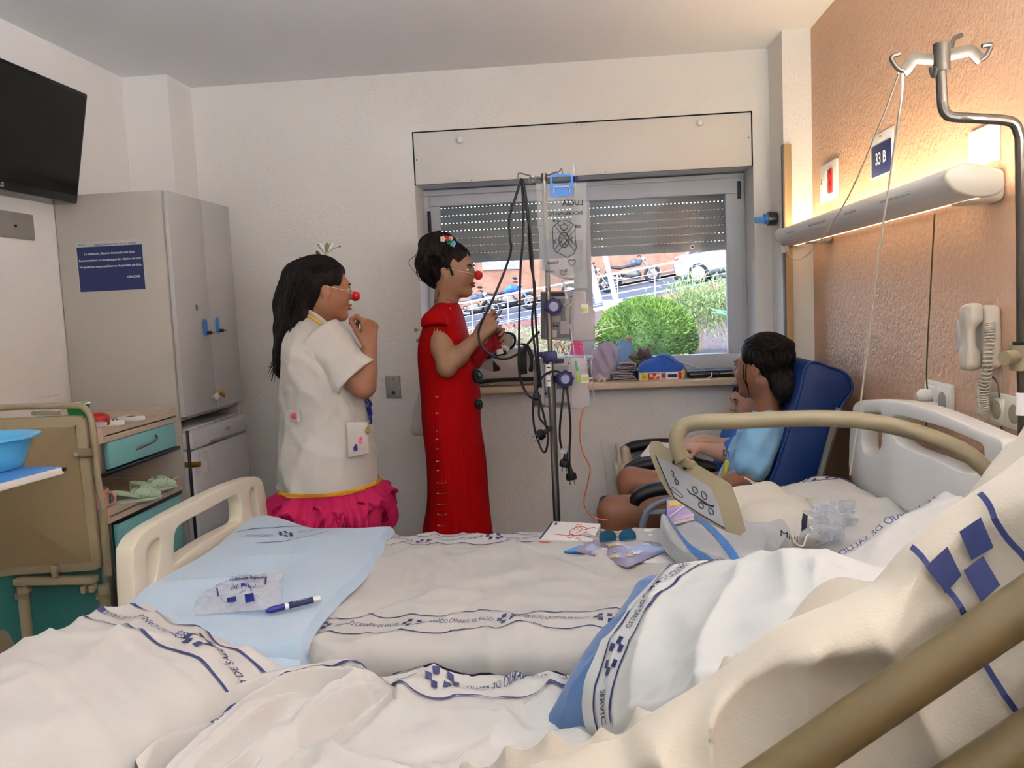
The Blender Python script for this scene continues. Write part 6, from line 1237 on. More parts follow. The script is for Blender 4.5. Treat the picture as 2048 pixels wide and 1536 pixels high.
jc = V(*B(1519, 985, 2.62)); j = thing('juice_carton', 'small navy and white juice carton with a straw beside the seated woman', 'carton', jc + V(0, 0, -.03)); R = rot3(10, 8, 20)
MB().box(jc, (.055, .04, .05), R, bev=.002).build('carton', 'carton_blue', j); MB().box(jc + R @ V(0, 0, .0255), (.053, .038, .001), R).build('top_flap', 'print_white', j); MB().box(jc + R @ V(.016, -.0205, .008), (.008, .001, .03), R).build('green_mark', 'green_tag', j); MB().cyl(jc + R @ V(-.01, 0, .025), jc + R @ V(-.06, 0, .045), .0025, seg=8).build('straw', 'plastic_cream', j); MB().box(jc + R @ V(-.01, -.0208, -.002), (.02, .001, .012), R).build('logo_patch', 'print_white', j)
# on the blanket: clear bag with printed text and marker
zb2 = ZB + .04
pb = thing('plastic_bag', 'clear crumpled plastic bag with blue hospital print on the blue blanket', 'bag', z(470, 1195, zb2)); kk = [z(390, 1235, zb2), z(560, 1222, zb2), z(565, 1150, zb2), z(380, 1165, zb2)]
random.seed(9)
def S_pb(u, v, s=1):
    p = (kk[0] * (1 - u) + kk[1] * u) * (1 - v) + (kk[3] * (1 - u) + kk[2] * u) * v; e = (max(0, math.sin(math.pi * u)) * max(0, math.sin(math.pi * v))) ** .5
    return p + V(.006 * fbm(v * 9, u * 3, 1), .006 * fbm(u * 9, v * 3, 5), .006 + s * e * (.012 + .014 * abs(fbm(u * 5, v * 5, 8 + s))))
MB().grid(lambda a, b: S_pb(a, b, 1), list(np.linspace(0, 1, 40)), list(np.linspace(0, 1, 30))).build('front_film', 'clear_bag', pb, 20); MB().grid(lambda a, b: S_pb(a, b, .2), list(np.linspace(0, 1, 20)), list(np.linspace(0, 1, 16))).build('back_film', 'clear_bag', pb, 20)
cb_ = lambda u, v: S_pb(min(.98, max(.02, u)), min(.98, max(.02, v)), 1) + V(0, 0, .003)
for tx, u0, v0, sz in (('Servicio de Salud', .55, .72, .1), ('Dr. Miguel', .58, .44, .09)):
    v_, f_ = text2(tx, sz, bold=.015); W_ = max(a for a, b in v_); MB().add([cb_(u0 + a * .75, v0 + b * 1.5) for a, b in v_], f_).build('lettering', 'marker_navy', pb, 0)['kind'] = 'stuff'
for a, b, c, d in ((.28, .25, .3, .8), (.28, .78, .85, .8), (.83, .5, .85, .8)): MB().add([cb_(a, b), cb_(c, b), cb_(c, d), cb_(a, d)], [(0, 1, 2, 3)]).build('print_frame', 'marker_navy', pb, 0)
for a, b, w_, h_ in ((.38, .12, .1, .1), (.58, .1, .12, .14)): MB().add([cb_(a, b), cb_(a + w_, b), cb_(a + w_, b + h_), cb_(a, b + h_)], [(0, 1, 2, 3)]).build('print_block', 'marker_navy', pb, 0)
m0, m1 = z(532, 1222, zb2 + .008), z(640, 1196, zb2 + .008); d = (m1 - m0); mk = thing('marker_pen', 'blue marker pen with white end lying on the blue blanket', 'marker', m0)
MB().tube([m0, m0 + d * .06, m0 + d * .1, m0 + d * .33], [.004, .0065, .0078, .0078], 14).build('cap', 'marker_navy', mk); MB().cyl(m0 + d * .33, m0 + d * .4, .0075, seg=14).build('collar', 'print_white', mk); MB().cyl(m0 + d * .4, m0 + d * .86, .0078, seg=14).build('barrel', 'navy', mk); MB().cyl(m0 + d * .86, m0 + d * .99, .0074, seg=14).build('end', 'print_white', mk); MB().cyl(m0 + d * .99, m1, .0076, seg=14).build('end_cap', 'plastic_cream', mk)
put_text(MB(), 'CARIOCA', .0085, lambda x, y: m0 + d * .64 + d.normalized() * x + V(0, -.0055, .0062) + V(-d.y, d.x, 0).normalized() * (y - .004) * .8 + V(0, 0, .003 - abs(y - .004) * .3), bold=.01).build('lettering', 'print_white', mk, 0)
# ---------------------------------------------------------------- people
def axes(f, u=(0, 0, 1)):
    f = V(f).normalized(); l = V(u).cross(f).normalized(); u = f.cross(l); return f, l, u
class Head:
    def __init__(s, O, f, sc=1.0, tilt=(0, 0, 1)):
        s.O = V(O); s.f, s.l, s.u = axes(f, tilt); s.sc = sc; s.R = Matrix((s.f, s.l, s.u)).transposed()
    def L(s, x, y, z): return s.O + (s.f * x + s.l * y + s.u * z) * s.sc
    def r(s, *a): return tuple(x * s.sc for x in a)
    def add(h, s, child=False):
        L, r, R = h.L, h.r, h.R; K = h.sc
        s.ell(L(-.014, 0, .038), r(.092, .074, .082), R, k=.03); s.ell(L(.03, 0, -.018), r(.06, .06, .082), R, k=.03); s.ell(L(.0, 0, -.035), r(.068, .063, .058), R, k=.03)
        for y in (-1, 1):
            s.cap(L(-.015, y * .05, -.045), L(.052, y * .018, -.093), .019 * K, .016 * K, k=.025); s.ell(L(.058, y * .036, -.028), r(.024, .022, .028), R, k=.02)
        s.ell(L(.066, 0, -.092), r(.022, .022, .019), R, k=.02); s.cap(L(.078, -.03, .024), L(.078, .03, .024), .011 * K, k=.02)
        s.cap(L(.086, 0, .016), L(.104, 0, -.022), .007 * K, .0115 * K, k=.012)
        for y in (-1, 1): s.ell(L(.096, y * .033, .005), r(.015, .018, .011), R, k=.012, op='-'); s.ell(L(.078, y * .032, .004), r(.0125, .0135, .0125), R, k=.004); s.ell(L(.094, y * .01, -.025), r(.009, .007, .007), R, k=.008)
        s.ell(L(.089, 0, -.053), r(.011, .021, .006), R, k=.006); s.ell(L(.087, 0, -.066), r(.011, .018, .007), R, k=.006); s.cap(L(.104, -.02, -.0595), L(.104, .02, -.0595), .0035 * K, k=.004, op='-')
        for y in (-1, 1):
            Re = R @ rot3(y=-12) ; s.ell(L(-.010, y * .072, -.002), r(.018, .009, .031), Re, k=.008); s.ell(L(-.006, y * .081, .003), r(.009, .006, .018), Re, k=.004, op='-')
    def feats(h, parent, brow='hair_black', lip='lip', iris='eye_dark', smile=0):
        for y in (-1, 1):
            MB().sph(h.L(.0785, y * .032, .004), h.r(.0128, .0132, .0105), 14, 10, rot=h.R).build('eye', 'eye_white', parent, 180); MB().sph(h.L(.0885, y * .0325, .004), h.r(.0035, .0055, .0058), 10, 8, rot=h.R).build('iris', iris, parent, 180)
            MB().tube([h.L(.091, y * .014, .0195), h.L(.0925, y * .028, .0245), h.L(.083, y * .046, .021)], [.003, .0034, .0018], 6, smooth=4).build('eyebrow', brow, parent)
            MB().tube([h.L(.090, y * .019, .010), h.L(.0915, y * .032, .0142), h.L(.0835, y * .045, .009)], .0016, 6, smooth=4).build('upper_lid', brow, parent)
        MB().tube([h.L(.088, -.021, -.058 + smile), h.L(.0985, -.009, -.0535), h.L(.0995, 0, -.055), h.L(.0985, .009, -.0535), h.L(.088, .021, -.058 + smile)], [.0015, .0036, .003, .0036, .0015], 8, smooth=4).build('upper_lip', lip, parent, 180)
        MB().tube([h.L(.088, -.02, -.061 + smile), h.L(.0965, -.008, -.0665), h.L(.0975, 0, -.067), h.L(.0965, .008, -.0665), h.L(.088, .02, -.061 + smile)], [.0015, .0042, .0045, .0042, .0015], 8, smooth=4).build('lower_lip', lip, parent, 180)
def add_hand(s, W, d, n, ts, curl, sc=.92, thumb=(.5, .6, .45), tcurl=.5, spread=.0):
    "W wrist, d from wrist to knuckles, n palm normal, ts thumb side (+1/-1 along d x n), curl: three bend angles (deg) per finger"
    W = V(W); d = V(d).normalized(); n = (V(n) - d * V(n).dot(d)).normalized(); sd = d.cross(n)
    offs = [.030, .010, -.010, -.028]; LK = [.088, .091, .086, .077]; FL = [(.042, .025, .021), (.046, .029, .022), (.042, .027, .021), (.033, .02, .018)]; RR = [.0092, .0095, .009, .008]
    tips = []
    s.cap(W - d * .02 * sc, W + d * .03 * sc, .024 * sc, .026 * sc, k=.015, sq=(n, .72))
    for i in range(4):
        c = curl[i] if hasattr(curl[0], '__len__') else curl; o = sd * (offs[i] * ts * sc); K = W + d * (LK[i] * sc) + o * 1.05; s.cap(W + d * .02 * sc + o * .6, K, .0125 * sc, .0118 * sc, k=.012)
        a = 0; p = K
        for j in range(3):
            a += math.radians(c[j]); dr = d * math.cos(a) + n * math.sin(a) + sd * (spread * ts * (1.5 - i) * .15); q = p + dr.normalized() * (FL[i][j] * sc); s.cap(p, q, RR[i] * (1 - .07 * j) * sc, RR[i] * (1 - .07 * (j + 1)) * sc, k=.003); p = q
        tips.append(p)
    b = W + d * .022 * sc + sd * (.026 * ts * sc) + n * .006 * sc; t1 = (d * thumb[0] + sd * ts * thumb[1] + n * thumb[2]).normalized(); p1 = b + t1 * .042 * sc; s.cap(b, p1, .0145 * sc, .0112 * sc, k=.012)
    t2 = (t1 * (1 - tcurl) + (d * .7 - sd * ts * .3 + n * .6) * tcurl).normalized(); p2 = p1 + t2 * .032 * sc; s.cap(p1, p2, .0108 * sc, .0098 * sc, k=.004); p3 = p2 + (t2 * .8 - sd * ts * tcurl * .3).normalized() * .026 * sc; s.cap(p2, p3, .0098 * sc, .0078 * sc, k=.003)
    return tips, p3
def loft(levels, seg=72, rings=90, ex=2.3, ripple=None, close=True, nz=None):
    "levels: (z, x back, x front, y centre, y half) from bottom to top, catmull through them"
    A = np.array(levels, float); t = np.linspace(0, len(A) - 1, rings); vv = []
    def cr4(t):
        i = int(min(t, len(A) - 2)); f = t - i; p0 = A[max(i - 1, 0)]; p1 = A[i]; p2 = A[i + 1]; p3 = A[min(i + 2, len(A) - 1)]; return .5 * (2 * p1 + (p2 - p0) * f + (2 * p0 - 5 * p1 + 4 * p2 - p3) * f * f + (3 * p1 - p0 - 3 * p2 + p3) * f ** 3)
    for k, tt in enumerate(t):
        z_, xb, xf, yc, yh = cr4(tt); cx = (xb + xf) / 2; rx = (xf - xb) / 2
        for j in range(seg):
            a = 2 * math.pi * j / seg; ca, sa = math.cos(a), math.sin(a); e = 2 / ex; m_ = 1 + (ripple(a, tt / (len(A) - 1)) if ripple else 0)
            vv.append((cx + rx * m_ * math.copysign(abs(ca) ** e, ca), yc + yh * m_ * math.copysign(abs(sa) ** e, sa), z_ + (nz(a, tt / (len(A) - 1)) if nz else 0)))
    ff = [(i * seg + j, i * seg + (j + 1) % seg, (i + 1) * seg + (j + 1) % seg, (i + 1) * seg + j) for i in range(rings - 1) for j in range(seg)]
    if close: ff += [tuple(range((rings - 1) * seg, rings * seg))]
    return MB().add(vv, ff)
def body_core(s, hips, chest, neckb, headn, yh=.1, sh=.15):
    s.ell(hips, (.085, .13, .11)); s.cap(hips, chest, .08, .08); s.ell(chest, (.075, .12, .13)); s.cap(V(chest) + V(0, -sh * .6, .085), V(chest) + V(0, sh * .6, .085), .045, .045); s.cap(neckb, headn, .05, .047, k=.03)
def strands(parent, paths, m, r=.0022):
    mb = MB()
    for P in paths: mb.tube([V(p) for p in P], [r, r, r * .9, r * .5], 5, smooth=5)
    o = mb.build('hair_strands', m, parent, 180, fix=False); o['kind'] = 'stuff'; return o
def cap_arcs(hd, n, rad, c, seed, end, t0=28, t1=165):
    "locks combed back over the skull: from the hairline over the crown to the gathering point end(k)"
    rnd = random.Random(seed); out = []
    for i in range(n):
        k = rnd.uniform(-.97, .97); q = math.sqrt(1 - k * k); a0 = t0 + 22 * abs(k) + rnd.uniform(-4, 8); j = rnd.uniform(1.0, 1.035); P = []
        for a in np.linspace(a0, t1, 5): P.append(hd.L(c[0] + rad[0] * j * q * math.cos(math.radians(a)), c[1] + rad[1] * j * (k + rnd.uniform(-.03, .03)), c[2] + rad[2] * j * q * math.sin(math.radians(a))))
        out.append(P + [V(p_) for p_ in end(k, rnd)])
    return out

# ---- clown in the white coat ------------------------------------------------
Y1 = 3.02; p = lambda x, y, d=0: spot(x, y, Y=Y1 + d)
w1 = thing('person', 'woman in a white coat, pink tutu and red clown nose, facing right with raised hand', 'person', (p(640, 800).x, Y1, 0), 'people in the room')
hd = Head(p(648, 582), (.87, .46, -.03), .96)
s = Soft(.0042, .022); hd.add(s)
bx1 = p(640, 760).x; hips = V(bx1 - .01, Y1, .90); chest = V(bx1, Y1, 1.24); nb1 = p(630, 655)
body_core(s, hips, chest, nb1, hd.L(-.02, 0, -.06), sh=.15)
Sh, El, Wr = p(646, 698, -.135), p(726, 772, -.13), p(739, 695, -.11)
s.cap(Sh, El, .052, .042, k=.02); s.chain([El, El.lerp(Wr, .35), Wr], [.042, .039, .0265], k=.015)
tips, tt_ = add_hand(s, Wr + V(0, 0, .005), (.06, .05, 1), (-.75, .5, .1), 1, [(55, 60, 25), (75, 75, 35), (85, 80, 40), (90, 80, 40)], .92, thumb=(.9, .25, .7), tcurl=.35)
s.chain([p(640, 690, .155), p(660, 790, .17), p(720, 800, .12)], [.05, .042, .028])
for y in (-.085, .085): s.chain([V(bx1, Y1 + y, .88), V(bx1 + .01, Y1 + y, .47), V(bx1 - .01, Y1 + y, .1)], [.085, .06, .042]); s.cap(V(bx1 - .02, Y1 + y, .05), V(bx1 + .15, Y1 + y, .03), .04, .03)
s.build('body', 'skin1', w1); hd.feats(w1, 'hair_black', 'lip', smile=.005)
MB().sph(hd.L(.117, 0, -.02), .0185, 18, 12).build('clown_nose', 'nose_red', w1, 180)
MB().tube([hd.L(.105, -.012, -.012), hd.L(.06, -.062, .0), hd.L(-.005, -.078, .016)], .0009, 5, smooth=5).build('nose_elastic', 'plastic_white', w1)
# hair
h = Soft(.006, .03); Lh = hd.L
h.ell(Lh(-.022, 0, .046), hd.r(.104, .088, .085), hd.R); h.ell(Lh(-.06, 0, .01), hd.r(.07, .08, .08), hd.R); h.cut(Lh(.068, 0, .052), hd.f * .85 - hd.u * .5); h.ell(Lh(.03, -.088, -.03), hd.r(.062, .032, .06), hd.R, k=.01, op='-'); h.ell(Lh(.03, .088, -.03), hd.r(.062, .032, .06), hd.R, k=.01, op='-')
h.chain([p(598, 560, .0), p(586, 610, -.03), p(579, 660, -.06), p(572, 705, -.08), p(570, 738, -.09), p(574, 758, -.09)], [.062, .06, .048, .038, .026, .012], k=.04)
h.chain([p(600, 590, -.05), p(590, 640, -.075), p(577, 690, -.09)], [.045, .04, .028])
def hair_disp(amp, fz, fr):
    def g(v, Q): 
        c = v.mean(0); a = np.arctan2(v[:, 1] - c[1], v[:, 0] - c[0]); w_ = amp * (np.sin(a * fr + v[:, 2] * fz) + .6 * np.sin(a * fr * 2.3 - v[:, 2] * fz * .7 + 1)); o = v - c; o[:, 2] *= .2; n = o / (np.linalg.norm(o, axis=1, keepdims=True) + 1e-6); return v + n * w_[:, None]
    return g
h.build('hair', 'hair_black', w1, disp=hair_disp(.004, 30, 9)); random.seed(11); PP = []
for i in range(34):
    x0 = random.uniform(572, 612); o = random.uniform(-14, 14); d0 = random.uniform(-.12, .02); PP.append([p(x0, random.uniform(540, 640), d0), p(570 + o * .7, 670, d0 - .03), p(562 + o, 710 + random.uniform(-10, 10), d0 - .03), p(552 + o * 1.3, random.uniform(735, 765), d0 - .03)])
for i in range(0):
    a = random.uniform(0, 1); dd = random.uniform(-.04, .04); yb = 530 - 16 * math.sin(math.pi * a); PP.append([p(588 + 90 * a, yb + 6, dd), p(596 + 92 * a, yb - 4, dd), p(604 + 94 * a, yb - 6, dd), p(612 + 94 * a, yb - 2 + random.uniform(-3, 6), dd)])
for i in range(6): PP.append([p(575, 640 + 10 * i, -.08), p(553 + 3 * i, 690 + 6 * i, -.08), p(545 + 2 * i, 720 + 6 * i, -.08), p(536 + 3 * i, 738 + 2 * i, -.08)])
strands(w1, PP, 'hair_black', .0016)
strands(w1, cap_arcs(hd, 150, (.104, .088, .085), (-.022, 0, .046), 5, lambda k, r: [p(588 + r.uniform(-10, 12), 600, -.06 + .08 * k + r.uniform(-.02, .02)), p(577 + r.uniform(-14, 12), 660, -.08 + r.uniform(-.05, .04)), p(569 + r.uniform(-14, 10), 710, -.1 + r.uniform(-.03, .04)), p(570 + r.uniform(-16, 8), 745 + r.uniform(-12, 12), -.1 + r.uniform(-.02, .03))]), 'hair_black', .0026)
fl = MB()
c = p(652, 508)
for i in range(6):
    a = 2 * math.pi * i / 6; d = V(math.cos(a) * .6, math.sin(a) * .6, .8).normalized(); MB().sph(c + d * .022, (.009, .005, .026), 10, 6, rot=d.to_track_quat('Z', 'Y').to_matrix()).build('flower_petal', 'leaf_sage' if i % 2 else 'print_white', w1, 180)
for e, t in (((680, 493), 0), ((661, 491), 0)): MB().tube([c, c.lerp(p(*e), .5) + V(0, 0, .004), p(*e)], .0011, 5, smooth=3).build('flower_stamen', 'leaf_dark', w1); MB().sph(p(*e), .003, 8, 6).build('stamen_tip', 'ink_dark', w1)
MB().sph(p(638, 511), (.008, .004, .02), 8, 6, rot=rot3(y=-25)).build('flower_leaf', 'leaf_dark', w1)
# coat
LV = [(968, 572, 749, .2), (940, 568, 748, .2), (900, 569, 744, .195), (850, 574, 738, .185), (800, 574, 733, .185), (760, 572, 724, .195), (720, 574, 708, .2), (690, 579, 692, .195), (665, 587, 672, .165), (645, 597, 655, .11), (630, 603, 645, .075), (618, 606, 640, .062)]
lv = [(p(640, y).z, p(a, y).x, p(b, y).x, Y1 - .005, hw) for y, a, b, hw in LV]
def rip(a, t): return .012 * math.sin(a * 5 + 8 * t) * (1 - t) ** .5 + .012 * math.sin(a * 9 + 3 * math.sin(t * 9)) * max(0, 1 - t * 1.6) + .006 * math.sin(a * 3 - 14 * t) + .055 * crease(a * .19, t * .6, 50, 9, 3.1, 3) + .05 * crease(a * .19, t * .6, -20, 8, 5.7, 3) + .010 * fbm(math.cos(a) * 2.2, math.sin(a) * 2.2, t * 7)
ct = loft(lv, 96, 100, 2.25, rip).build('coat', 'coat_white', w1, 180)
MB().add(*(lambda L: (L.v, L.f))(loft([(z_, xb - .006, xf + .006, yc, yh + .006) for z_, xb, xf, yc, yh in ((lv[0][0] - .004, *lv[0][1:]), (lv[0][0] + .012, lv[0][1], lv[0][2], lv[0][3], lv[0][4]))], 96, 4, 2.25, rip, False))).build('hem_trim', 'yellow_trim', ct, 180)
def tube_sleeve(a, b, r0, r1, nm, m, parent, seg=40, rings=26, fold=.006, thick=.004):
    a, b = V(a), V(b); d = (b - a).normalized(); x = d.orthogonal().normalized(); y = d.cross(x); vv = []; 
    for i in range(rings):
        t = i / (rings - 1); c = a.lerp(b, t); r = r0 + (r1 - r0) * t
        for j in range(seg): th = 2 * math.pi * j / seg; rr = r * (1 if t > .06 else .5 + t * 8.3) + fold * (math.sin(th * 3 + t * 9) + .6 * math.sin(th * 5 - t * 12)) * t; vv.append(c + x * (rr * math.cos(th)) + y * (rr * math.sin(th)))
    for j in range(seg): th = 2 * math.pi * j / seg; rr = r1 - thick; vv.append(b - d * .01 + x * (rr * math.cos(th)) + y * (rr * math.sin(th)))
    R = rings + 1; ff = [(i * seg + j, i * seg + (j + 1) % seg, (i + 1) * seg + (j + 1) % seg, (i + 1) * seg + j) for i in range(R - 1) for j in range(seg)]; ff.append(tuple(range(seg - 1, -1, -1)))
    return MB().add(vv, ff).build(nm, m, parent, 180)
tube_sleeve(p(630, 672, -.11), p(714, 758, -.135), .098, .08, 'sleeve', 'coat_white', ct); tube_sleeve(p(642, 686, .13), p(660, 775, .165), .085, .07, 'sleeve', 'coat_white', ct)
# collar with yellow edge
MB().tube([p(603, 618, .0), p(610, 622, -.05), p(632, 634, -.078), p(655, 655, -.06), p(666, 672, -.02)], .014, 10, smooth=6, flat=((.2, -.5, 1), .35)).build('collar', 'coat_white', ct, 180)
MB().tube([p(602, 628, -.035), p(612, 630, -.078), p(632, 641, -.098), p(652, 657, -.085)], .0042, 8, smooth=6).build('collar_trim', 'yellow_trim', ct)
MB().box(p(588, 832, -.195), (.045, .008, .04), rot3(z=-25), bev=.004).build('back_belt', 'coat_white', ct); MB().cyl(p(588, 832, -.2), p(588, 832, -.208), .010, seg=16).build('belt_button', 'button_red', ct); MB().cyl(p(575, 834, -.13), p(573, 834, -.14), .009, seg=16).build('belt_button', 'navy', ct)
MB().prism([(0, 0), (.07, .005), (.072, .115), (.002, .122)], lambda x, y, t: p(697, 915, -.176) + V(x * .85, x * .75 - t, y), .004, bev=.002).build('pocket', 'coat_white', ct, 60)
for x, y, m, dd in ((711, 897, 'marker_navy', -.15), (721, 882, 'pink', -.138), (735, 862, 'brass', -.115)): MB().sph(p(x, y, dd - .018), (.008, .004, .01), 10, 8).build('pin_badge', m, ct); MB().sph(p(x + 1, y - 6, dd - .02), (.005, .004, .005), 8, 6).build('pin_badge', m, ct)
random.seed(4)
for i in range(18): y0 = random.uniform(790, 830); MB().tube([p(729 + (y0 - 790) * .18, y0, -.06 + .1 * random.random()), p(738 + random.uniform(-2, 4), y0 + 14, -.05), p(740 + random.uniform(-3, 5), y0 + random.uniform(18, 26), -.05)], .0034, 5, smooth=3).build('blue_fringe', 'marker_navy', ct)
# tutu and blue skirt
def tut(k, amp, ph): return lambda a, t: (1 - t) ** .7 * (amp * (abs(math.sin(a * k * .5 + ph + 1.5 * math.sin(a * 3 + ph))) - .5) + .05 * math.sin(a * k * 2.3 + 4 * t) + .10 * fbm(math.cos(a) * 4, math.sin(a) * 4, ph))
for i, (dz, o, k) in enumerate(((0, 0, 19), (.02, -.02, 15), (-.01, .012, 23), (.045, .015, 17), (.06, -.008, 21))):
    L2 = [(p(640, 1038).z + dz, p(556, 1040).x - o, p(768, 1030).x + o, Y1, .265 + o), (p(640, 1020).z + dz * .7, p(552, 1030).x - o, p(774, 1010).x + o, Y1, .27 + o), (p(640, 1000).z + dz * .3, p(557, 1004).x - o, p(770, 992).x + o, Y1, .25 + o), (p(640, 966).z, p(572, 980).x, p(749, 965).x, Y1, .195)]
    loft(L2, 200, 22, 2.1, tut(k, .17, i * 1.3), False, nz=lambda a, t, i=i: (1 - t) * (.035 * math.sin(a * 9 + i * 2) + .03 * abs(math.sin(a * 12.5 + i)) + .02 * fbm(math.cos(a) * 6, math.sin(a) * 6, i) - .02)).build('tutu_layer', 'tulle_pink', w1, 180)
L3 = [(.42, p(590, 1060).x, p(745, 1060).x, Y1, .15), (.6, p(580, 1060).x, p(762, 1060).x, Y1, .175), (p(640, 1035).z, p(576, 1040).x, p(760, 1035).x, Y1, .185), (p(640, 990).z, p(580, 990).x, p(745, 980).x, Y1, .175)]
loft(L3, 64, 24, 2.2, lambda a, t: .02 * math.sin(a * 7), True).build('skirt', 'skirt_blue', w1, 180)

# ---- clown in the red dress -------------------------------------------------
Y2 = 3.45; p = lambda x, y, d=0: spot(x, y, Y=Y2 + d)
w2 = thing('person', 'woman in a long red ribbed dress and red clown nose, holding a bubble bottle', 'person', (p(905, 800).x, Y2, 0), 'people in the room')
hd = Head(p(905, 543), (.97, -.2, -.02), .92); s = Soft(.0042, .022); hd.add(s); bx2 = p(903, 760).x
body_core(s, V(bx2, Y2, .93), V(bx2, Y2, 1.28), p(892, 612), hd.L(-.025, 0, -.06), sh=.145)
Sh, El, Wr = p(876, 658, -.14), p(893, 735, -.17), p(958, 672, -.13)
s.chain([Sh, Sh.lerp(El, .5), El], [.04, .042, .036], k=.02); s.chain([El, El.lerp(Wr, .35), Wr], [.037, .036, .024], k=.015)
add_hand(s, Wr, (.7, .05, .7), (.15, 1, -.05), 1, [(35, 60, 30), (60, 70, 35), (75, 75, 35), (80, 78, 38)], .9, thumb=(.8, .3, .6), tcurl=.45)
S2, E2, W2_ = p(905, 650, .15), p(925, 745, .08), p(972, 697, .0)
s.chain([S2, E2], [.045, .036]); s.chain([E2, E2.lerp(W2_, .4), W2_], [.036, .034, .024])
add_hand(s, W2_, (.75, .0, .66), (.25, -1, 0), -1, [(45, 55, 25), (52, 60, 25), (60, 62, 28), (66, 62, 30)], .9, thumb=(.85, .3, .5), tcurl=.3)
for y in (-.085, .085): s.chain([V(bx2, Y2 + y, .9), V(bx2 + .01, Y2 + y, .48), V(bx2 - .01, Y2 + y, .1)], [.08, .058, .04]); s.cap(V(bx2 - .02, Y2 + y, .045), V(bx2 + .15, Y2 + y, .03), .038, .028)
s.build('body', 'skin2', w2); hd.feats(w2, 'hair_brown', 'lip_dark'); MB().sph(hd.L(.118, 0, -.02), .0185, 18, 12).build('clown_nose', 'nose_red', w2, 180); MB().tube([hd.L(.108, -.012, -.016), hd.L(.07, -.06, -.004), hd.L(.0, -.078, .012)], .0009, 5, smooth=5).build('nose_elastic', 'plastic_white', w2)
g = Soft(.0045, .01); g.chain([E2.lerp(W2_, -.02), E2.lerp(W2_, .4), W2_ + V(-.004, 0, -.003)], [.0395, .037, .0275]); g.cap(W2_, W2_ + V(.035, 0, .03), .031, .033, sq=((.25, -1, 0), .75)); g.build('red_glove', 'red_gauze', w2)
h = Soft(.006, .025); Lh = hd.L; h.ell(Lh(-.02, 0, .046), hd.r(.102, .086, .084), hd.R); h.ell(Lh(-.055, 0, .005), hd.r(.06, .072, .075), hd.R); h.cut(Lh(.066, 0, .055), hd.f * .8 - hd.u * .55); h.ell(Lh(.04, -.085, -.03), hd.r(.06, .03, .075), hd.R, k=.01, op='-'); h.ell(Lh(.04, .085, -.03), hd.r(.06, .03, .075), hd.R, k=.01, op='-')
for x, y, r in ((876, 495, .06), (866, 503, .064), (860, 525, .058), (864, 550, .044), (890, 489, .04), (878, 525, .06), (855, 497, .036), (850, 520, .034), (858, 540, .04)): h.ell(p(x, y), (r * .85, r, r))
h.build('hair', 'hair_brown', w2, disp=hair_disp(.006, 45, 7)); random.seed(21); PP = []
for i in range(46):
    a = random.uniform(0, 6.283); c0 = p(872, 525); r1 = random.uniform(.05, .085); q0 = c0 + V(math.cos(a) * r1 * .8, random.uniform(-.06, .02), math.sin(a) * r1); b = a + random.uniform(.5, 1.3); q1 = c0 + V(math.cos(b) * (r1 + .018), random.uniform(-.05, .0), math.sin(b) * (r1 + .02)); b2 = b + .6; PP.append([q0, q0.lerp(q1, .5) + (q1 - c0) * .12, q1, c0 + V(math.cos(b2) * (r1 + .004), -.02, math.sin(b2) * (r1 + .01))])
for i in range(5): PP.append([p(880 + 2 * i, 570, -.03), p(876 + 3 * i, 585, -.04), p(872 + 3 * i, 598, -.04), p(869 + 2 * i, 606, -.04)])
strands(w2, PP, 'hair_brown', .0012)
strands(w2, cap_arcs(hd, 120, (.102, .086, .084), (-.02, 0, .046), 6, lambda k, r: [p(868 + r.uniform(-12, 12), 512 + r.uniform(-14, 24), .05 * k + r.uniform(-.06, .0)), p(858 + r.uniform(-12, 10), 530 + r.uniform(-16, 18), r.uniform(-.06, .0))], 30, 140), 'hair_brown', .0024)
for x, y, m, r in ((899, 484, 'cup_green', .011), (907, 487, 'basin_blue', .01), (893, 477, 'nose_red', .011), (886, 478, 'plastic_cream', .012), (902, 477, 'mug_pink', .009), (905, 492, 'teal', .01)):
    c = p(x, y, -.05)
    for k in range(5): a = 2 * math.pi * k / 5; MB().sph(c + V(math.cos(a) * r * .6, -.003, math.sin(a) * r * .6), (r * .5, r * .3, r * .5), 8, 6).build('hair_flower', m, w2, 180)
MB().tube([Lh(.03, -.08, -.02), Lh(.01, -.088, .05), Lh(.0, -.06, .11), Lh(-.005, 0, .135)], .0045, 8, smooth=6, flat=((1, 0, 0), .4)).build('headband', 'hair_brown', w2)
DV = [(1330, 838, 1012, .2), (1180, 844, 995, .19), (1068, 848, 983, .175), (1000, 857, 976, .165), (920, 856, 970, .165), (850, 848, 960, .17), (800, 845, 960, .165), (760, 842, 955, .16), (720, 839, 947, .165), (685, 840, 940, .175), (655, 848, 931, .18), (632, 858, 925, .165), (616, 868, 920, .115), (606, 874, 916, .075)]
dv = [(max(.03, p(905, y).z), p(a, min(y, 1068)).x - (0 if y < 1070 else .0), p(b, min(y, 1068)).x, Y2, hw) for y, a, b, hw in DV]
def rib(a, t): return .014 * abs(math.sin(a * 26)) * sm(1.0, .9, t) + .012 * math.sin(a * 4 + t * 5) * (1 - t) - .01 * math.exp(-((t - .6) / .1) ** 2) * math.sin(a * 3)
dr = loft(dv, 260, 110, 2.2, rib).build('dress', 'dress_red', w2, 180)
for a_, b_ in ((p(884, 630, -.07), p(869, 648, -.165)), (p(893, 632, .07), p(898, 652, .165))):
    q_ = Soft(.005, .02); q_.cap(a_, b_, .05, .054); q_.cut(b_ + V(0, 0, -.012), (0, -.25 if a_.y < Y2 else .25, -1)); q_.build('cap_sleeve', 'dress_red', dr)
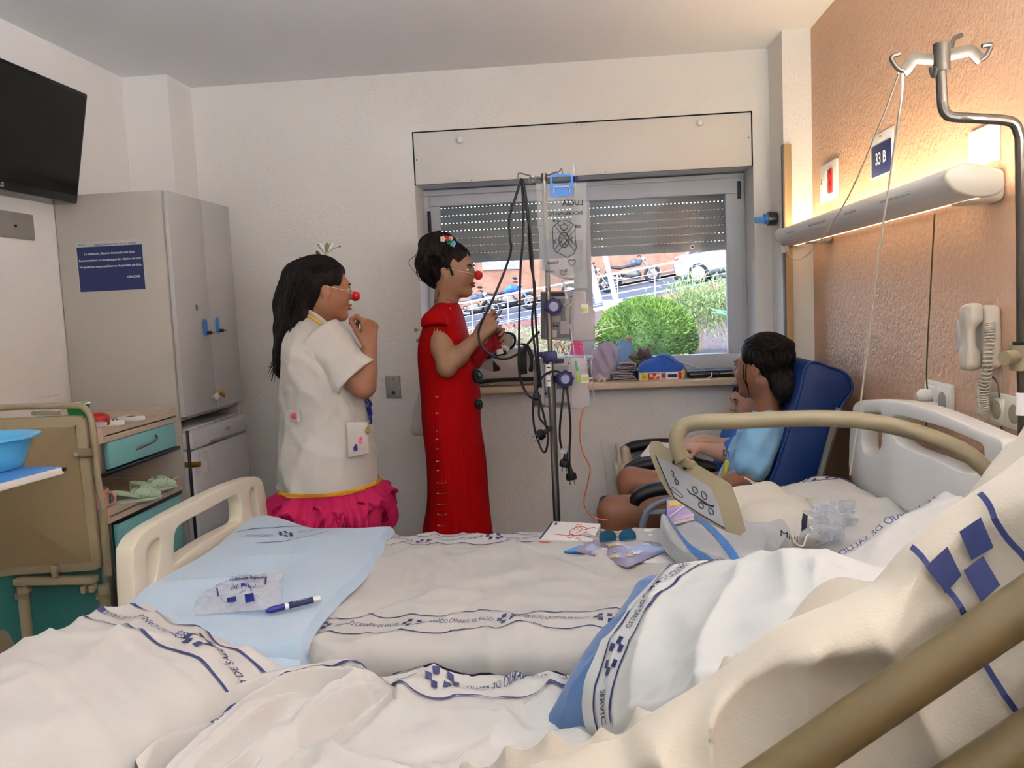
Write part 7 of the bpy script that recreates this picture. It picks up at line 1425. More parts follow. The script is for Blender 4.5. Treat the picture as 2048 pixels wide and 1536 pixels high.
for x, y, r, dd in ((955, 752, .030, -.07), (957, 808, .022, -.07)):
    c = p(x, y, dd); MB().lathe([(0, .007), (r * .5, .006), (r * .62, .004), (r * .8, .0075), (r, .005), (r, -.002), (0, -.003)], c, 22, rot3(y=78, z=-30)).build('big_button', 'black_plastic', dr, 40)
for i, y in enumerate((793, 826, 861, 878, 897, 922, 940, 965, 986, 1008, 1028, 1050)): c = p(873 + .35 * i, y, -.163 - .0 * i); MB().sph(c + V(0, -.006, 0), .0032, 8, 6).build('pin_head', 'gold_pin', dr); MB().tube([c + V(0, -.006, 0), c + V(.02 if i > 6 else .006, -.006, -.003), c + V(.035 if i > 6 else .008, -.004, .001)], .0009, 5).build('safety_pin', 'gold_pin', dr)
for x, y in ((832, 660), (836, 681)): MB().sph(p(x, y, -.02), .008, 10, 8).build('back_bobble', 'twig', dr); MB().cyl(p(x, y, -.02), p(x + 8, y, -.02), .002, seg=6).build('bobble_stem', 'twig', dr)
MB().sph(p(900, 617, -.105), .005, 8, 6).build('pearl_button', 'pink', dr); MB().tube([hd.L(-.01, -.06, -.12), hd.L(.03, -.03, -.14), hd.L(.04, .0, -.145)], .0012, 5, smooth=4).build('necklace', 'steel_dark', w2)
bt = thing('bubble_bottle', 'small red bubble bottle with white cap in the gloved hand of the red clown', 'bottle', p(992, 690, -.02)); c = p(994, 684, -.03)
MB().lathe([(0, -.03), (.012, -.03), (.014, -.026), (.014, .018), (.011, .024), (.011, .03), (0, .03)], c, 16, rot3(y=-12)).build('bottle', 'red_gauze', bt); MB().lathe([(0, -.05), (.014, -.05), (.015, -.032), (.012, -.03), (0, -.03)], c, 16, rot3(y=-12)).build('cap', 'print_white', bt)
wn = thing('bubble_wand', 'thin red bubble wand pinched in the raised hand of the red clown', 'wand', p(990, 634, -.13)); MB().tube([p(982, 630, -.13), p(994, 634, -.13), p(1006, 637, -.13)], .0018, 6).build('stick', 'nose_red', wn); MB().sph(p(992, 628, -.13), .004, 8, 6).build('tip', 'nose_red', wn)
tb = thing('tote_bag', 'pale cotton shoulder bag hanging behind the red dress', 'bag', p(845, 868, .1)); s = Soft(.006, .02); s.chain([p(848, 790, .12), p(844, 830, .12), p(842, 858, .12)], [.03, .045, .05], sq=((.5, 1, 0), .5)); s.cut(p(842, 870, .12), (0, 0, -1)); s.build('bag', 'bag_cotton', tb); MB().tube([p(846, 790, .1), p(843, 740, .12), p(852, 690, .12), p(862, 640, .12)], .008, 8, flat=((1, 0, 0), .4)).build('strap', 'bag_cotton', tb)
# ---------------------------------------------------------------- recliners
def recliner(y0, y1, label, foot=False):
    yc = (y0 + y1) / 2; t = thing('recliner', label, 'armchair', (.6, yc, 0), 'blue vinyl recliners by the window'); Yr = 2.97
    prof = [(1532, 1010), (1556, 930), (1583, 850), (1603, 780), (1612, 738), (1630, 724), (1660, 734), (1690, 745), (1705, 763), (1706, 785), (1692, 803), (1673, 840), (1652, 905), (1622, 1005)]
    P = [(q.x, q.z) for q in (spot(a, b, Y=Yr) for a, b in prof)]; C = catmull([V(a, b, 0) for a, b in P], 3, True)
    bk = MB().prism([(c.x, c.y) for c in C], lambda x, z, d: (x, y0 + d, z), y1 - y0, bev=.012).build('backrest', 'vinyl_blue', t, 50)
    MB().tube([V(c.x, y0 + .004, c.y) for c in C], .004, 6, closed=True).build('piping', 'vinyl_dark', bk)
    MB().box((.42, yc, .46), (.5, y1 - y0 - .02, .14), rot3(y=4), bev=.035, seg=4).build('seat', 'vinyl_blue', t)
    ft = MB().box((.235, yc, .33), (.07, y1 - y0 - .04, .28), rot3(y=8), bev=.03, seg=3).build('leg_rest', 'vinyl_blue', t) if not foot else MB().box((.2, yc, .52), (.3, y1 - y0 - .06, .07), rot3(y=14), bev=.03, seg=3).build('leg_rest', 'vinyl_blue', t)
    for yy in (y0 - .005, y1 + .005):
        s_ = -.02 if yy < yc else .02
        q = lambda x, y: spot(x, y, Y=2.97) * 1.0
        A = [spot(a, b, Y=2.97) for a, b in ((1268, 1006), (1275, 992), (1300, 979), (1345, 973), (1400, 973), (1470, 985))]
        MB().tube([V(a.x, yy + s_, a.z) for a in A], [.018, .024, .025, .025, .024, .018], 12, smooth=5, flat=((0, 0, 1), 1.25)).build('arm_pad', 'arm_black', t, 60)
        B = [spot(a, b, Y=2.97) for a, b in ((1450, 1000), (1380, 994), (1330, 998), (1302, 1012), (1288, 1035), (1284, 1075))]
        MB().tube([V(a.x, yy + s_, a.z) for a in B] + [V(B[-1].x - .0, yy + s_, .3)], .0125, 10, smooth=4).build('arm_frame', 'arm_grey', t)
        c = spot(1286, 1023, Y=2.97); MB().tube([V(c.x, yy + s_, c.z), V(c.x + .3, yy + s_, c.z)], .0095, 8).build('arm_brace', 'arm_grey', t)
        MB().tube([V(.87, yy, 1.05), V(.80, yy, .80), V(.72, yy, .5), V(.66, yy, .25)], .0125, 10, smooth=4).build('back_frame', 'chair_steel', t)
        MB().tube([V(.12, yy, .3), V(.12, yy, .1), V(.2, yy, .055), V(.75, yy, .055), V(.82, yy, .1)], .014, 10, smooth=4).build('base_runner', 'chair_steel', t)
        for x in (.2, .76): MB().lathe([(0, -.012), (.02, -.012), (.026, -.006), (.026, .006), (.02, .012), (0, .012)], (x, yy, .0265), 14, rot3(90)).build('castor', 'black_rubber', t)
    return t
recliner(2.98, 3.38, 'blue vinyl recliner with black arms holding the woman in the blue T-shirt')
recliner(3.47, 3.84, 'blue vinyl recliner next to the window holding the child', True)
# ---- seated woman -----------------------------------------------------------
Y3 = 3.2; p = lambda x, y, d=0: spot(x, y, Y=Y3 + d)
w3 = thing('person', 'seated woman in a light blue T-shirt with dark hair in a low bun', 'person', (.5, Y3, 0), 'people in the room')
hd = Head(p(1522, 736), (-.8, .58, .02), .98); s = Soft(.0045, .022); hd.add(s)
nb = p(1535, 832); ch = V(p(1540, 900).x, Y3 + .0, p(1540, 905).z); hp = V(.6, Y3, .6)
s.cap(nb, hd.L(-.03, 0, -.06), .052, .047, k=.03); s.cap(hp, ch, .12, .115); s.ell(ch, (.1, .14, .14), rot3(y=20)); s.cap(ch + V(-.0, -.1, .07), ch + V(0, .1, .07), .05, .05); s.ell(hp, (.13, .16, .11))
Sh, El, Wr = p(1522, 866, -.15), p(1497, 955, -.2), p(1425, 985, -.15); s.chain([Sh, El], [.05, .041]); s.chain([El, El.lerp(Wr, .4), Wr], [.041, .038, .026]); add_hand(s, Wr, (-1, .1, -.1), (0, .3, -1), 1, (15, 20, 15), .92)
s.chain([p(1535, 866, .15), p(1500, 950, .17), p(1420, 960, .12)], [.05, .04, .026]); add_hand(s, p(1420, 960, .12), (-1, 0, -.1), (0, -.2, -1), -1, (15, 25, 15), .92)
K1 = p(1228, 1024, -.07); s.chain([V(.58, Y3 - .09, .60), V(.38, Y3 - .09, .655), K1], [.095, .085, .062], k=.03); s.chain([K1 + V(.0, 0, -.005), K1 + V(-.006, 0, -.2), V(K1.x + .0, Y3 - .07, .12)], [.056, .052, .036], k=.02); s.cap(V(K1.x - .01, Y3 - .07, .06), V(K1.x - .17, Y3 - .07, .045), .04, .032)
K2 = p(1262, 962, .12); s.chain([V(.58, Y3 + .08, .62), V(.4, Y3 + .1, .69), K2], [.09, .075, .055], k=.03); s.chain([K2, K2 + V(-.0, 0, -.2), V(K2.x + .02, Y3 + .1, .12)], [.05, .048, .036], k=.02); s.cap(V(K2.x, Y3 + .1, .06), V(K2.x - .15, Y3 + .1, .045), .04, .032)
s.build('body', 'skin3', w3); hd.feats(w3, 'hair_black', 'lip')
h = Soft(.006, .025); Lh = hd.L; h.ell(Lh(-.024, 0, .046), hd.r(.102, .087, .086), hd.R); h.ell(Lh(-.05, 0, .015), hd.r(.052, .07, .062), hd.R); h.cut(Lh(.062, 0, .06), hd.f * .8 - hd.u * .5); h.ell(Lh(.045, .085, -.035), hd.r(.062, .03, .075), hd.R, k=.01, op='-'); h.ell(Lh(.045, -.085, -.035), hd.r(.062, .03, .075), hd.R, k=.01, op='-')
for x, y, r, d in ((1576, 772, .040, -.09), (1586, 764, .034, -.08), (1568, 784, .034, -.1), (1580, 786, .03, -.1), (1560, 768, .038, -.08)): h.ell(p(x, y, d), (r, r * .9, r))
h.build('hair', 'hair_black', w3, disp=hair_disp(.003, 40, 11)); random.seed(31)
strands(w3, [[p(1560 + random.uniform(-6, 20), 770 + random.uniform(-20, 20), -.06), p(1575 + random.uniform(-10, 15), 790, -.07), p(1578 + random.uniform(-16, 12), 803, -.06), p(1574 + random.uniform(-20, 14), 815 + random.uniform(-6, 6), -.05)] for i in range(14)] + [[Lh(.02 + .01 * i, .082, .02), Lh(.022 + .008 * i, .084, -.03), Lh(.015, .08, -.07), Lh(.012, .078, -.1)] for i in range(2)], 'hair_black', .0022)
strands(w3, cap_arcs(hd, 120, (.102, .087, .086), (-.024, 0, .046), 7, lambda k, r: [p(1566 + r.uniform(-8, 8), 768 + r.uniform(-8, 8), -.06 + r.uniform(-.04, .02)), p(1578 + r.uniform(-8, 10), 776 + r.uniform(-12, 10), -.1 + r.uniform(-.03, .02))], 35, 160), 'hair_black', .0024)
MB().sph(hd.L(-.004, .079, -.036), .004, 8, 6).build('earring', 'steel', w3)
t = Soft(.005, .03); t.ell(ch, (.125, .165, .16), rot3(y=20)); t.cap(hp + V(-.01, 0, .02), ch, .145, .14); t.cap(ch + V(0, -.1, .085), ch + V(0, .1, .085), .058, .058); t.cap(p(1540, 838), nb + V(-.0, 0, -.02), .055, .062)
for a, b in ((p(1525, 862, -.14), p(1505, 928, -.195)), (p(1538, 862, .14), p(1515, 928, .17))): t.cap(a, b, .066, .064, k=.02)
t.cut(p(1503, 935, -.195), (p(1503, 935, -.195) - p(1525, 862, -.14)).normalized() * 1.0 + V(0, -.0, 0)) if False else None
def wr(v, Q): w_ = .005 * np.sin(v[:, 2] * 55 + v[:, 0] * 40 + 2 * np.sin(v[:, 1] * 30)) + .003 * np.sin(v[:, 0] * 90 - v[:, 2] * 70); o = v - np.array(ch)[None]; n = o / (np.linalg.norm(o, axis=1, keepdims=True) + 1e-6); return v + n * w_[:, None]
t.build('t_shirt', 'tshirt_blue', w3, disp=wr)
put_text(MB(), 'JOY', .03, lambda x, y: p(1452, 912, -.12) + V(x * .3, -x, y), bold=.02).build('shirt_print', 'ink_dark', w3, 0)
MB().box(p(1450, 940, -.1), (.012, .04, .07), rot3(y=15), bev=.004).build('shirt_motif', 'box_yellow', w3)
sh = Soft(.006, .03); sh.ell(hp + V(-.02, 0, 0), (.15, .18, .12)); sh.chain([hp + V(0, -.09, 0), V(.42, Y3 - .09, .655)], [.11, .1]); sh.chain([hp + V(0, .09, .01), V(.43, Y3 + .1, .69)], [.105, .092]); sh.build('shorts', 'cloth_lilac', w3)
# ---- child ------------------------------------------------------------------
Y4 = 3.62; p = lambda x, y, d=0: spot(x, y, Y=Y4 + d)
k4 = thing('person', 'child in a blue shirt seated behind the woman, hands on an open book', 'person', (.5, Y4 + .03, 0), 'people in the room')
hd = Head(p(1506, 800), (-.98, -.12, -.15), .9); s = Soft(.0045, .02); hd.add(s); hp = V(.62, Y4 + .03, .6); ch = V(.68, Y4 + .03, .82)
s.cap(hd.L(-.03, 0, -.06), ch + V(0, 0, .1), .04, .04); s.cap(hp, ch, .085, .09); s.ell(ch, (.08, .11, .1))
E1, H1 = p(1462, 893, -.12), p(1402, 880, -.14); s.chain([ch + V(-.01, -.1, .04), E1], [.038, .032]); s.chain([E1, H1], [.032, .021]); add_hand(s, H1, (-1, 0, -.12), (0, .1, -1), -1, (18, 30, 20), .8)
E2, H2 = p(1446, 906, -.2), p(1402, 895, -.2); s.chain([ch + V(-.01, -.12, .0), E2], [.036, .034]); s.chain([E2, H2], [.034, .022]); add_hand(s, H2, (-1, .1, .05), (0, .1, -1), 1, (15, 25, 20), .8)
for d, (fx_, fy_) in ((-.06, (1262, 978)), (.08, (1266, 944))): F = p(fx_, fy_, d); s.chain([hp + V(0, d, 0), hp.lerp(F, .5) + V(0, 0, .07), F + V(.04, 0, 0)], [.068, .052, .034]); s.cap(F + V(.03, 0, 0), F + V(-.02, 0, .01), .03, .03)
s.build('body', 'skin4', k4); hd.feats(k4, 'hair_brown', 'lip')
h = Soft(.006, .02); Lh = hd.L; h.ell(Lh(-.018, 0, .048), hd.r(.1, .084, .082), hd.R); h.ell(Lh(-.05, 0, .0), hd.r(.06, .075, .07), hd.R); h.cut(Lh(.072, 0, .045), hd.f * .8 - hd.u * .6); h.build('hair', 'hair_brown', k4, disp=hair_disp(.002, 40, 11))
t = Soft(.006, .03); t.ell(ch, (.1, .13, .12)); t.cap(hp + V(0, 0, .03), ch, .11, .105); t.cap(ch + V(-.01, -.1, .04), E1 + V(.04, 0, .01), .052, .05); t.cap(ch + V(-.01, -.12, .0), E2 + V(.04, 0, .01), .05, .048); t.build('shirt', 'shirt_blue2', k4)
t = Soft(.006, .03); t.ell(hp, (.11, .14, .09)); [t.cap(hp + V(0, d, 0), hp.lerp(p(fx_, fy_, d), .45) + V(0, 0, .065), .085, .066) for d, (fx_, fy_) in ((-.06, (1262, 978)), (.08, (1266, 944)))]; t.build('shorts', 'ink_dark', k4)
for d, (fx_, fy_) in ((-.06, (1254, 980)), (.08, (1256, 942))):
    F = p(fx_, fy_, d); sh = Soft(.004, .015); sh.chain([F + V(.03, 0, -.012), F + V(-.005, 0, .03), F + V(-.01, 0, .085)], [.035, .033, .027], sq=((1, 0, 0), .85)); o = sh.build('sneaker', 'cab_taupe', k4); so_ = Soft(.004, .01); so_.chain([F + V(-.012, 0, -.035), F + V(-.036, 0, .03), F + V(-.04, 0, .095)], [.034, .036, .03], sq=((1, 0, .2), .35)); so_.build('sole', 'bag_cotton', o)
# open book on the child's lap
o = thing('open_book', 'open pale book lying across the black recliner arm in front of the child', 'book', p(1340, 915, -.12)); k = [p(x, y, d) for x, y, d in ((1281, 914, -.14), (1380, 922, -.2), (1393, 892, -.08), (1303, 886, -.02))]; k = [V(a.x, a.y, a.z) for a in k]
bq = lambda a, b, t=0: (k[0] * (1 - a) + k[1] * a) * (1 - b) + (k[3] * (1 - a) + k[2] * a) * b + V(0, 0, t)
for a0, a1 in ((0, .49), (.51, 1)): MB().prism([(a0, 0), (a1, 0), (a1, 1), (a0, 1)], lambda a, b, t: bq(a, b, t + .010 * math.sin(math.pi * (a - a0) / (a1 - a0)) * .5), .006).build('page_block', 'paper', o, 0)
MB().prism([(-.01, -.01), (1.01, -.01), (1.01, 1.01), (-.01, 1.01)], lambda a, b, t: bq(a, b, t - .004), .003).build('cover', 'navy', o, 0)
MB().prism([(.55, .1), (.95, .1), (.95, .9), (.55, .9)], lambda a, b, t: bq(a, b, t + .0115), .0006).build('picture', 'basin_blue', o, 0)
# ---------------------------------------------------------------- outside the window
def rz(x, y): return 1.13 + .145 * x + .085 * (y - 27)
def gz(x, y): t = sm(11, 26.3, y); return (.62 + .022 * (y - 4.3)) * (1 - t) + rz(x, y) * t
g = MB().grid(lambda x, y: V(x, y, gz(x, y) + .03 * fbm(x * 1.5, y * 1.5) * sm(27, 24, y)), list(np.linspace(-14, 14, 57)), list(np.linspace(4.26, 26.4, 60))); struct('garden_ground', g, 'soil', smooth=180)
rd = struct('road', MB().grid(lambda x, y: V(x, y, rz(x, y)), [-22, -10, 0, 10, 22], [26.4, 30, 34, 38]), 'road_m')
for a, b, y in ((-6, .9, 28.0), (1.6, 4.2, 28.3), (4.8, 7, 28.5), (-.2, 2.6, 31.2)): MB().add([V(a, y, rz(a, y) + .006), V(b, y + .1, rz(b, y + .1) + .006), V(b, y + .22, rz(b, y + .22) + .006), V(a, y + .12, rz(a, y + .12) + .006)], [(0, 1, 2, 3)]).build('road_marking', 'road_line', rd, 0)
struct('pavement_far', MB().grid(lambda x, y: V(x, y, rz(x, 34) + .1 + .03 * (y - 34)), [-22, 0, 22], [34, 37.2]), 'pave_ochre')
struct('wall_outer', MB().prism([(-22, rz(-22, 36) - 1), (22, rz(22, 36) - 1), (22, 6.4), (-22, 3.4)], lambda x, z, t: (x, 37 + t, z), .4), 'stone_pink')
for i in range(22):
    x = -12 + i * 1.0; MB().prism([(0, 0), (.97, .141), (.97, .301), (0, .16)], lambda a, b, t: (x + a, 26.25 + t, rz(x, 26.4) - .06 + b), .32, bev=.015).build('kerb_stone', 'kerb_red' if i % 6 else 'kerb_white', rd, 40)
for x in (-5.2, -3.3):
    vt = thing('wall_vent', 'grey louvred vent in the outer wall %s' % ('further left, behind the red clown' if x < -4 else 'nearer the window centre'), 'vent', (x, 36.95, 3.0), 'vents in the outer wall'); MB().box((x, 36.97, 3.25), (1.6, .06, .55)).build('frame', 'rail_grey', vt)
    for k in range(7): MB().box((x, 36.92, 3.03 + k * .07), (1.45, .05, .03), rot3(x=35)).build('louvre', 'rail_white', vt)
# railing along the street
rl = thing('street_railing', 'white sloping street railing with thin posts and wires', 'railing', (0, 27, 1.1)); ry = 27.0
X0, X1 = -9, 8.5
MB().tube([V(X0, ry, rz(X0, ry) + .97), V(X1, ry, rz(X1, ry) + .97)], .036, 10).build('top_rail', 'rail_white', rl)
for h in (.74, .54, .34, .16): MB().tube([V(X0, ry, rz(X0, ry) + h), V(X1, ry, rz(X1, ry) + h)], .010, 6).build('wire', 'rail_grey', rl)
for i in range(15): x = 2.36 - 9 * 1.15 + i * 1.15; MB().cyl(V(x, ry, rz(x, ry) - .05), V(x, ry, rz(x, ry) + .96), .02, seg=8).build('post', 'rail_grey', rl)
sp = thing('leaning_post', 'white leaning post on a concrete block beside the street', 'post', (.9, 26, rz(.9, 26))); a, b = spot(1232, 603, Y=26), spot(1206, 495, Y=26); MB().cyl(a, b + (b - a) * .6, .085, .06, 12).build('pole', 'rail_white', sp); MB().cyl(a + V(-.5, .3, 0), b + V(-.75, .3, 1), .12, .08, 12).build('pole', 'rail_white', sp); c = spot(1226, 606, Y=26); MB().box((c.x, 26, c.z - .25), (.6, .5, .7), bev=.04).build('base_block', 'kerb_white', sp)
# motorcycles -----------------------------------------------------------
def motorcycle(x, y, lb, tank='moto_tank', sc=1.0, yaw=0):
    t = thing('motorcycle', lb, 'motorcycle', (x, y, rz(x, y)), 'motorcycles parked along the street'); R = rot3(y=-8.3, z=yaw); o = V(x, y, rz(x, y))
    W = lambda a, b, c: o + R @ V(a * sc, b * sc, c * sc)
    for cx in (-.70, .72):
        pts = [W(cx + .25 * math.cos(q_), 0, .31 + .25 * math.sin(q_)) for q_ in np.linspace(0, 6.283, 25)[:-1]]; MB().tube(pts, .06 * sc, 8, closed=True).build('tyre', 'tyre', t, 180); w_ = MB().tube([W(cx + .17 * math.cos(q_), 0, .31 + .17 * math.sin(q_)) for q_ in np.linspace(0, 6.283, 21)[:-1]], .018 * sc, 6, closed=True).build('rim', 'rim', t, 180)
        for k in range(5): a = 1.257 * k; MB().cyl(W(cx, 0, .31), W(cx + .17 * math.cos(a), 0, .31 + .17 * math.sin(a)), .014 * sc, seg=6).build('spoke', 'rim', w_)
    for s_ in (-1, 1): MB().cyl(W(.72, s_ * .09, .31), W(.42, s_ * .09, .95), .026 * sc, seg=8).build('fork', 'rim', t); MB().tube([W(.42, s_ * .08, .98), W(.4, s_ * .25, 1.05), W(.3, s_ * .36, 1.03)], .015 * sc, 6).build('handlebar', 'moto_black', t); MB().sph(W(.36, s_ * .3, 1.17), (.07 * sc, .02 * sc, .045 * sc), 8, 6).build('mirror', 'moto_black', t); MB().cyl(W(-.7, s_ * .1, .31), W(-.1, s_ * .12, .42), .025 * sc, seg=8).build('swing_arm', 'moto_black', t)
    s = Soft(.03, .06); s.box(W(0, 0, .45), (.22 * sc, .13 * sc, .17 * sc), .05, R); s.cap(W(-.3, 0, .5), W(.2, 0, .38), .11 * sc, .14 * sc); s.build('engine', 'steel_dark', t)
    s = Soft(.025, .06); s.chain([W(-.02, 0, .78), W(.15, 0, .83), W(.32, 0, .8)], [.1 * sc, .15 * sc, .11 * sc]); s.build('tank', tank, t); s = Soft(.025, .05); s.chain([W(-.08, 0, .74), W(-.4, 0, .74), W(-.72, 0, .83), W(-.85, 0, .85)], [.09 * sc, .1 * sc, .08 * sc, .05 * sc], sq=((0, 0, 1), .6)); s.build('seat', 'moto_black', t)
    MB().cyl(W(-.15, -.14, .3), W(-.75, -.2, .42), .045 * sc, .055 * sc, 10).build('exhaust', 'rim', t); MB().sph(W(.5, 0, .88), .09 * sc, 12, 8).build('headlamp', 'rim', t); MB().box(W(-.88, 0, .78), (.05 * sc, .12 * sc, .06 * sc), R, bev=.01).build('tail_lamp', 'tail_red', t); MB().box(W(-.93, 0, .6), (.02, .14 * sc, .12 * sc), R).build('number_plate', 'print_white', t); s = Soft(.02, .03); s.chain([W(.5, 0, .5), W(.62, 0, .61), W(.78, 0, .61)], [.03 * sc, .05 * sc, .03 * sc]); s.build('mudguard', tank, t); s = Soft(.02, .03); s.chain([W(-.85, 0, .75), W(-.98, 0, .6)], [.04 * sc, .03 * sc]); s.build('tail_guard', 'moto_black', t)
    return t
motorcycle(spot(1268, 570, Y=33).x, 33, 'black motorcycle parked in full view right of the drip stand', sc=1.05)
motorcycle(spot(1178, 585, Y=32.4).x, 32.4, 'dark motorcycle half hidden behind the window stile', 'moto_black')
motorcycle(spot(1020, 590, Y=31.5).x, 31.5, 'blue motorcycle parked behind the hanging cords', 'moto_blue', 1.05)
motorcycle(spot(950, 595, Y=31).x, 31, 'dark motorcycle parked behind the face of the red clown', 'moto_tank')
# car ---------------------------------------------------------------------
cx, cy = spot(1357, 545, Y=29).x + 1.95, 29.0; car = thing('car', 'white hatchback parked on the sloping street', 'car', (cx, cy, rz(cx, cy))); R = rot3(y=-8.3, z=-12); o = V(cx, cy, rz(cx, cy)); W = lambda a, b, c: o + R @ V(a, b, c)
LVc = [(-1.95, .42, .78, .55), (-1.92, .28, .98, .78), (-1.75, .22, 1.02, .84), (-1.45, .2, 1.04, .87), (-.8, .2, 1.0, .88), (0, .2, .98, .88), (.8, .2, .96, .87), (1.3, .22, .9, .84), (1.7, .26, .8, .76), (1.85, .36, .68, .6)]
A = np.array(LVc); tt = np.linspace(0, len(A) - 1, 60); vv = []; n = 40
for t_ in tt:
    i = int(min(t_, len(A) - 2)); f = t_ - i; L_ = A[i] * (1 - f) + A[i + 1] * f
    for j in range(n): a = 2 * math.pi * j / n; ca, sa = math.cos(a), math.sin(a); vv.append(W(L_[0], L_[3] * math.copysign(abs(ca) ** .55, ca), (L_[1] + L_[2]) / 2 + (L_[2] - L_[1]) / 2 * math.copysign(abs(sa) ** .6, sa)))
ff = [(i * n + j, i * n + (j + 1) % n, (i + 1) * n + (j + 1) % n, (i + 1) * n + j) for i in range(59) for j in range(n)] + [tuple(range(n)), tuple(range(59 * n, 60 * n))]
MB().add(vv, ff).build('body', 'car_white', car, 60)
s = Soft(.03, .06); s.box(W(-.45, 0, 1.12), (1.05, .72, .22), .18, R); s.box(W(-.5, 0, 1.28), (.8, .62, .16), .12, R); s.build('cabin', 'car_glass', car); s = Soft(.03, .05); s.box(W(-.55, 0, 1.44), (.85, .6, .045), .04, R); s.build('roof', 'car_white', car)
for (b, sd_) in ((-.74, -1), (.74, 1)): 
    for a0, a1 in ((-1.45, -1.2), (-.5, -.35), (.35, .62)): MB().tube([W(a0, b * .98, 1.02), W((a0 + a1) / 2 + .05, b * .9, 1.25), W(a1 + .15 * (1 if a0 < -1 else 0), b * .82, 1.43)], .05, 8, smooth=3).build('pillar', 'car_white', car)
for a in (-1.2, 1.2):
    for b in (-.82, .82):
        c = W(a, b, .31); rw = R @ rot3(90); MB().lathe([(0, -.1), (.22, -.1), (.3, -.09), (.325, -.05), (.325, .05), (.3, .09), (.22, .1), (0, .1)], c, 24, rw).build('tyre', 'tyre', car); rm = MB().lathe([(0, -.112), (.05, -.115), (.19, -.105), (.215, -.1), (.215, .1), (.19, .105), (0, .112)], c, 24, rw).build('rim', 'rim', car)
        for k in range(7): q_ = k * .8976; MB().cyl(W(a, b * 1.14, .31), W(a + .2 * math.cos(q_), b * 1.13, .31 + .2 * math.sin(q_)), .02, seg=6).build('spoke', 'rail_white', rm)
for b in (-.72, .72): MB().box(W(-1.82, b, .88), (.16, .2, .12), R, bev=.03).build('tail_lamp', 'tail_red', car)
MB().box(W(-1.99, 0, .62), (.03, .5, .13), R).build('number_plate', 'plate_blue', car); MB().box(W(-1.9, 0, .32), (.2, 1.4, .16), R, bev=.05).build('rear_skirt', 'tyre', car); MB().box(W(-1.6, -.885, .8), (.35, .02, .07), R @ rot3(y=-20), bev=.01).build('side_stripe', 'teal', car)
# planting --------------------------------------------------------------
def leaves(pts, nrm, m, size, parent, name='foliage', asp=.35, jit=.6, seed=1):
    rnd = random.Random(seed); vv = []; ff = []
    for p_, n_ in zip(pts, nrm):
        d = (V(n_) + V(rnd.uniform(-1, 1), rnd.uniform(-1, 1), rnd.uniform(-.4, 1.2)) * jit).normalized(); s_ = d.orthogonal().normalized(); s_ = Matrix.Rotation(rnd.uniform(0, 6.28), 3, d) @ s_; l = size * rnd.uniform(.7, 1.3); w_ = l * asp; i = len(vv); p_ = V(p_)
        vv += [p_, p_ + d * l * .5 + s_ * w_ * .5, p_ + d * l, p_ + d * l * .5 - s_ * w_ * .5]; ff.append((i, i + 1, i + 2, i + 3))
    o = MB().add(vv, ff).build(name, m, parent, 0, fix=False); o['kind'] = 'stuff'; return o
def dome(c, r, n, seed, low=-.35):
    rnd = random.Random(seed); P = []; N = []
    while len(P) < n:
        d = V(rnd.gauss(0, 1), rnd.gauss(0, 1), rnd.gauss(0, 1)).normalized()
        if d.z < low or d.y > .55: continue
        k = 1 + .05 * fbm(d.x * 4, d.y * 4, d.z * 4); P.append(V(c) + V(d.x * r[0], d.y * r[1], d.z * r[2]) * k); N.append(d)
    return P, N
bc = V(.745, 10.0, .98); bu = thing('round_bush', 'round clipped lime green bush right behind the window', 'bush', (bc.x, bc.y, gz(.7, 10)))
s = Soft(.025, .1); s.ell(bc, (.55, .5, .45)); s.cut((0, 0, gz(.7, 10) - .05), (0, 0, -1)); s.build('core', 'leaf_dark', bu)
P, N = dome(bc, (.56, .52, .46), 9000, 3, -.6); leaves([a for a, b in zip(P, N) if b.z > .12], [b for b in N if b.z > .12], 'leaf_lime', .05, bu, seed=2); leaves([a for a, b in zip(P, N) if b.z <= .12], [b for b in N if b.z <= .12], 'leaf_shaded', .045, bu, seed=5)  # lower leaves darker: shade on the bush is put into the leaf colour
def shrub(c, r, n, m, lb, stems, nm='shrub', size=.06, twig='twig', seed=1, asp=.22, tall=.4):
    t = thing(nm, lb, 'shrub', (c[0], c[1], gz(c[0], c[1]))); rnd = random.Random(seed); z0 = gz(c[0], c[1]) - .03
    for i in range(stems):
        a = rnd.uniform(0, 6.28); e = V(c) + V(math.cos(a) * r[0] * rnd.uniform(.2, .9), math.sin(a) * r[1] * .6, rnd.uniform(-.1, .6) * r[2]); b = V(c[0] + rnd.uniform(-.2, .2) * r[0], c[1], z0); MB().tube([b, b.lerp(e, .5) + V(rnd.uniform(-.06, .06), 0, .04), e], [.014, .010, .005], 6, smooth=4).build('stem', twig, t, 180)
    P = []; N = []
    for i in range(n): d = V(rnd.gauss(0, .45), rnd.gauss(0, .45), rnd.gauss(0, .4)); P.append(V(c) + V(d.x * r[0], d.y * r[1], d.z * r[2])); N.append(V(d.x, d.y, abs(d.z) + .4).normalized())
    if n: leaves(P, N, m, size, t, asp=asp, seed=seed + 3, jit=.9)
    return t
shrub((1.38, 10.6, 1.32), (.42, .4, .38), 3600, 'leaf_sage', 'loose sage green shrub with bare lower stems, right of the round bush', 9, seed=4)
shrub((1.82, 10.4, 1.35), (.35, .35, .4), 2200, 'leaf_sage', 'sage green shrub with leaning trunks at the right window edge', 6, seed=8)
al = thing('aloe_plant', 'blue-green aloe at the right edge of the window view', 'plant', (1.78, 9.6, gz(1.78, 9.6)))
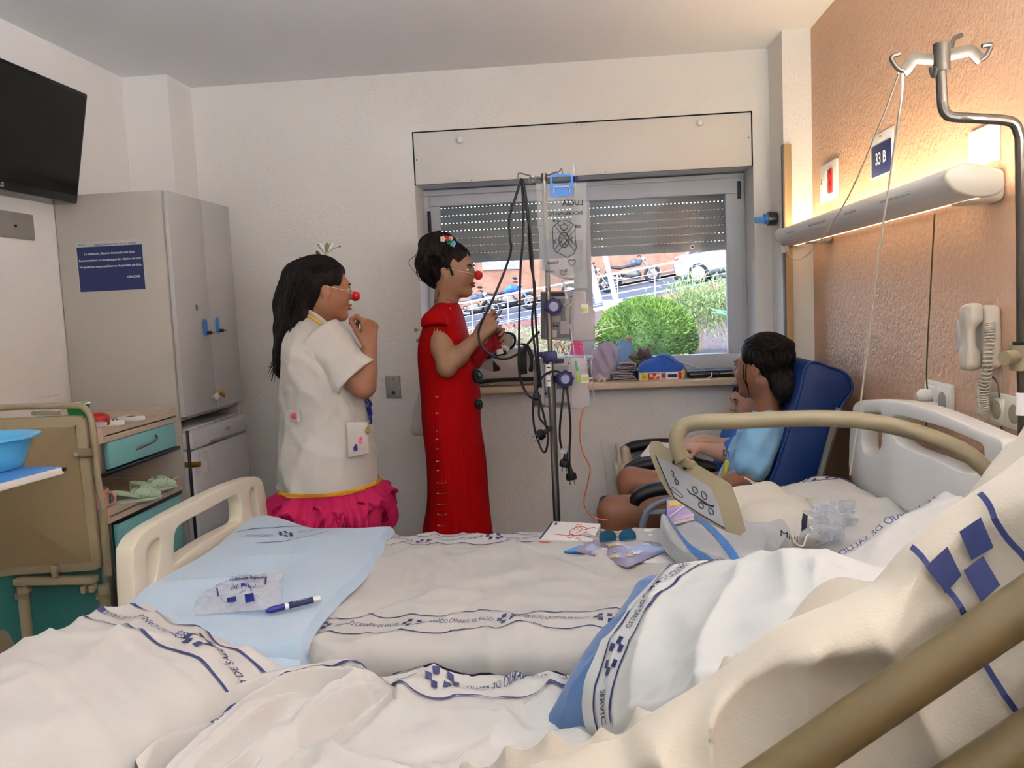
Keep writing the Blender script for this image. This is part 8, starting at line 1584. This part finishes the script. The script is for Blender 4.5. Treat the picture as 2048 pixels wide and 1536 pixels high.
for i in range(11): a = i * .571; d = V(math.cos(a), math.sin(a) * .6, 0); b = V(1.72, 9.6, 1.12); MB().tube([b, b + d * .14 + V(0, 0, .12), b + d * .3 + V(0, 0, .14 + .03 * (i % 3))], [.03, .024, .003], 6, smooth=4, flat=((0, 0, 1), .5)).build('leaf', 'leaf_aloe', al, 180)
MB().cyl((1.72, 9.6, gz(1.72, 9.6)), (1.72, 9.6, 1.14), .04, seg=8).build('stem', 'twig', al)
random.seed(12)
for i, (x, y, r, lb) in enumerate(((1.0, 8.4, .13, 'small pale ground plant below the round bush'), (1.28, 8.6, .1, 'small pale ground plant between the bush and the shrub stems'), (1.1, 7.6, .1, 'small pale ground plant nearest the window'))):
    t = thing('ground_plant', lb, 'plant', (x, y, gz(x, y)), 'small plants in the soil bed'); P, N = dome(V(x, y, gz(x, y) + .04), (r, r, r * .7), 160, 40 + i, -.1); leaves(P, N, 'leaf_sage', .06, t, asp=.6, seed=i)
for i, (x, y, w_, h_, lb) in enumerate(((-.75, 9.0, .5, .42, 'dry pale twiggy shrub behind the bubble bottle'), (-.25, 9.6, .45, .45, 'dry pale twiggy shrub behind the hanging cords'), (-1.35, 9.4, .45, .4, 'dry pale twiggy shrub behind the red clown'))):
    t = thing('dry_shrub', lb, 'shrub', (x, y, gz(x, y)), 'dry shrubs in the soil bed'); rnd = random.Random(60 + i); mb = MB()
    for k in range(230):
        b = V(x + rnd.uniform(-.3, .3) * w_, y + rnd.uniform(-.2, .2), gz(x, y)); c_ = V(x + rnd.gauss(0, .5) * w_, y + rnd.uniform(-.3, .3), gz(x, y) + rnd.uniform(.2, 1.15) * h_); d_ = c_ + V(rnd.gauss(0, .12), rnd.uniform(-.1, .1), rnd.uniform(-.12, .14)); mb.tube([b, b.lerp(c_, .6) + V(rnd.uniform(-.07, .07), 0, .06), c_, d_], [.006, .005, .004, .002], 4)
    o = mb.build('twigs', 'twig_pale', t, 0, fix=False); o['kind'] = 'stuff'; P, N = dome(V(x, y, gz(x, y) + h_ * .5), (w_ * .8, .3, h_ * .6), 260, 70 + i, -.8); leaves(P, N, 'leaf_sage', .05, t, asp=.3, seed=i + 9)
tag(MB().tube([V(-3, 6.9, gz(0, 6.9) + .06), V(0, 6.9, gz(0, 6.9) + .06), V(3, 6.9, gz(0, 6.9) + .08)], .014, 8).build('edging_pipe', 'kerb_red'), 'thin brown edging pipe along the soil bed just outside the window', 'pipe')
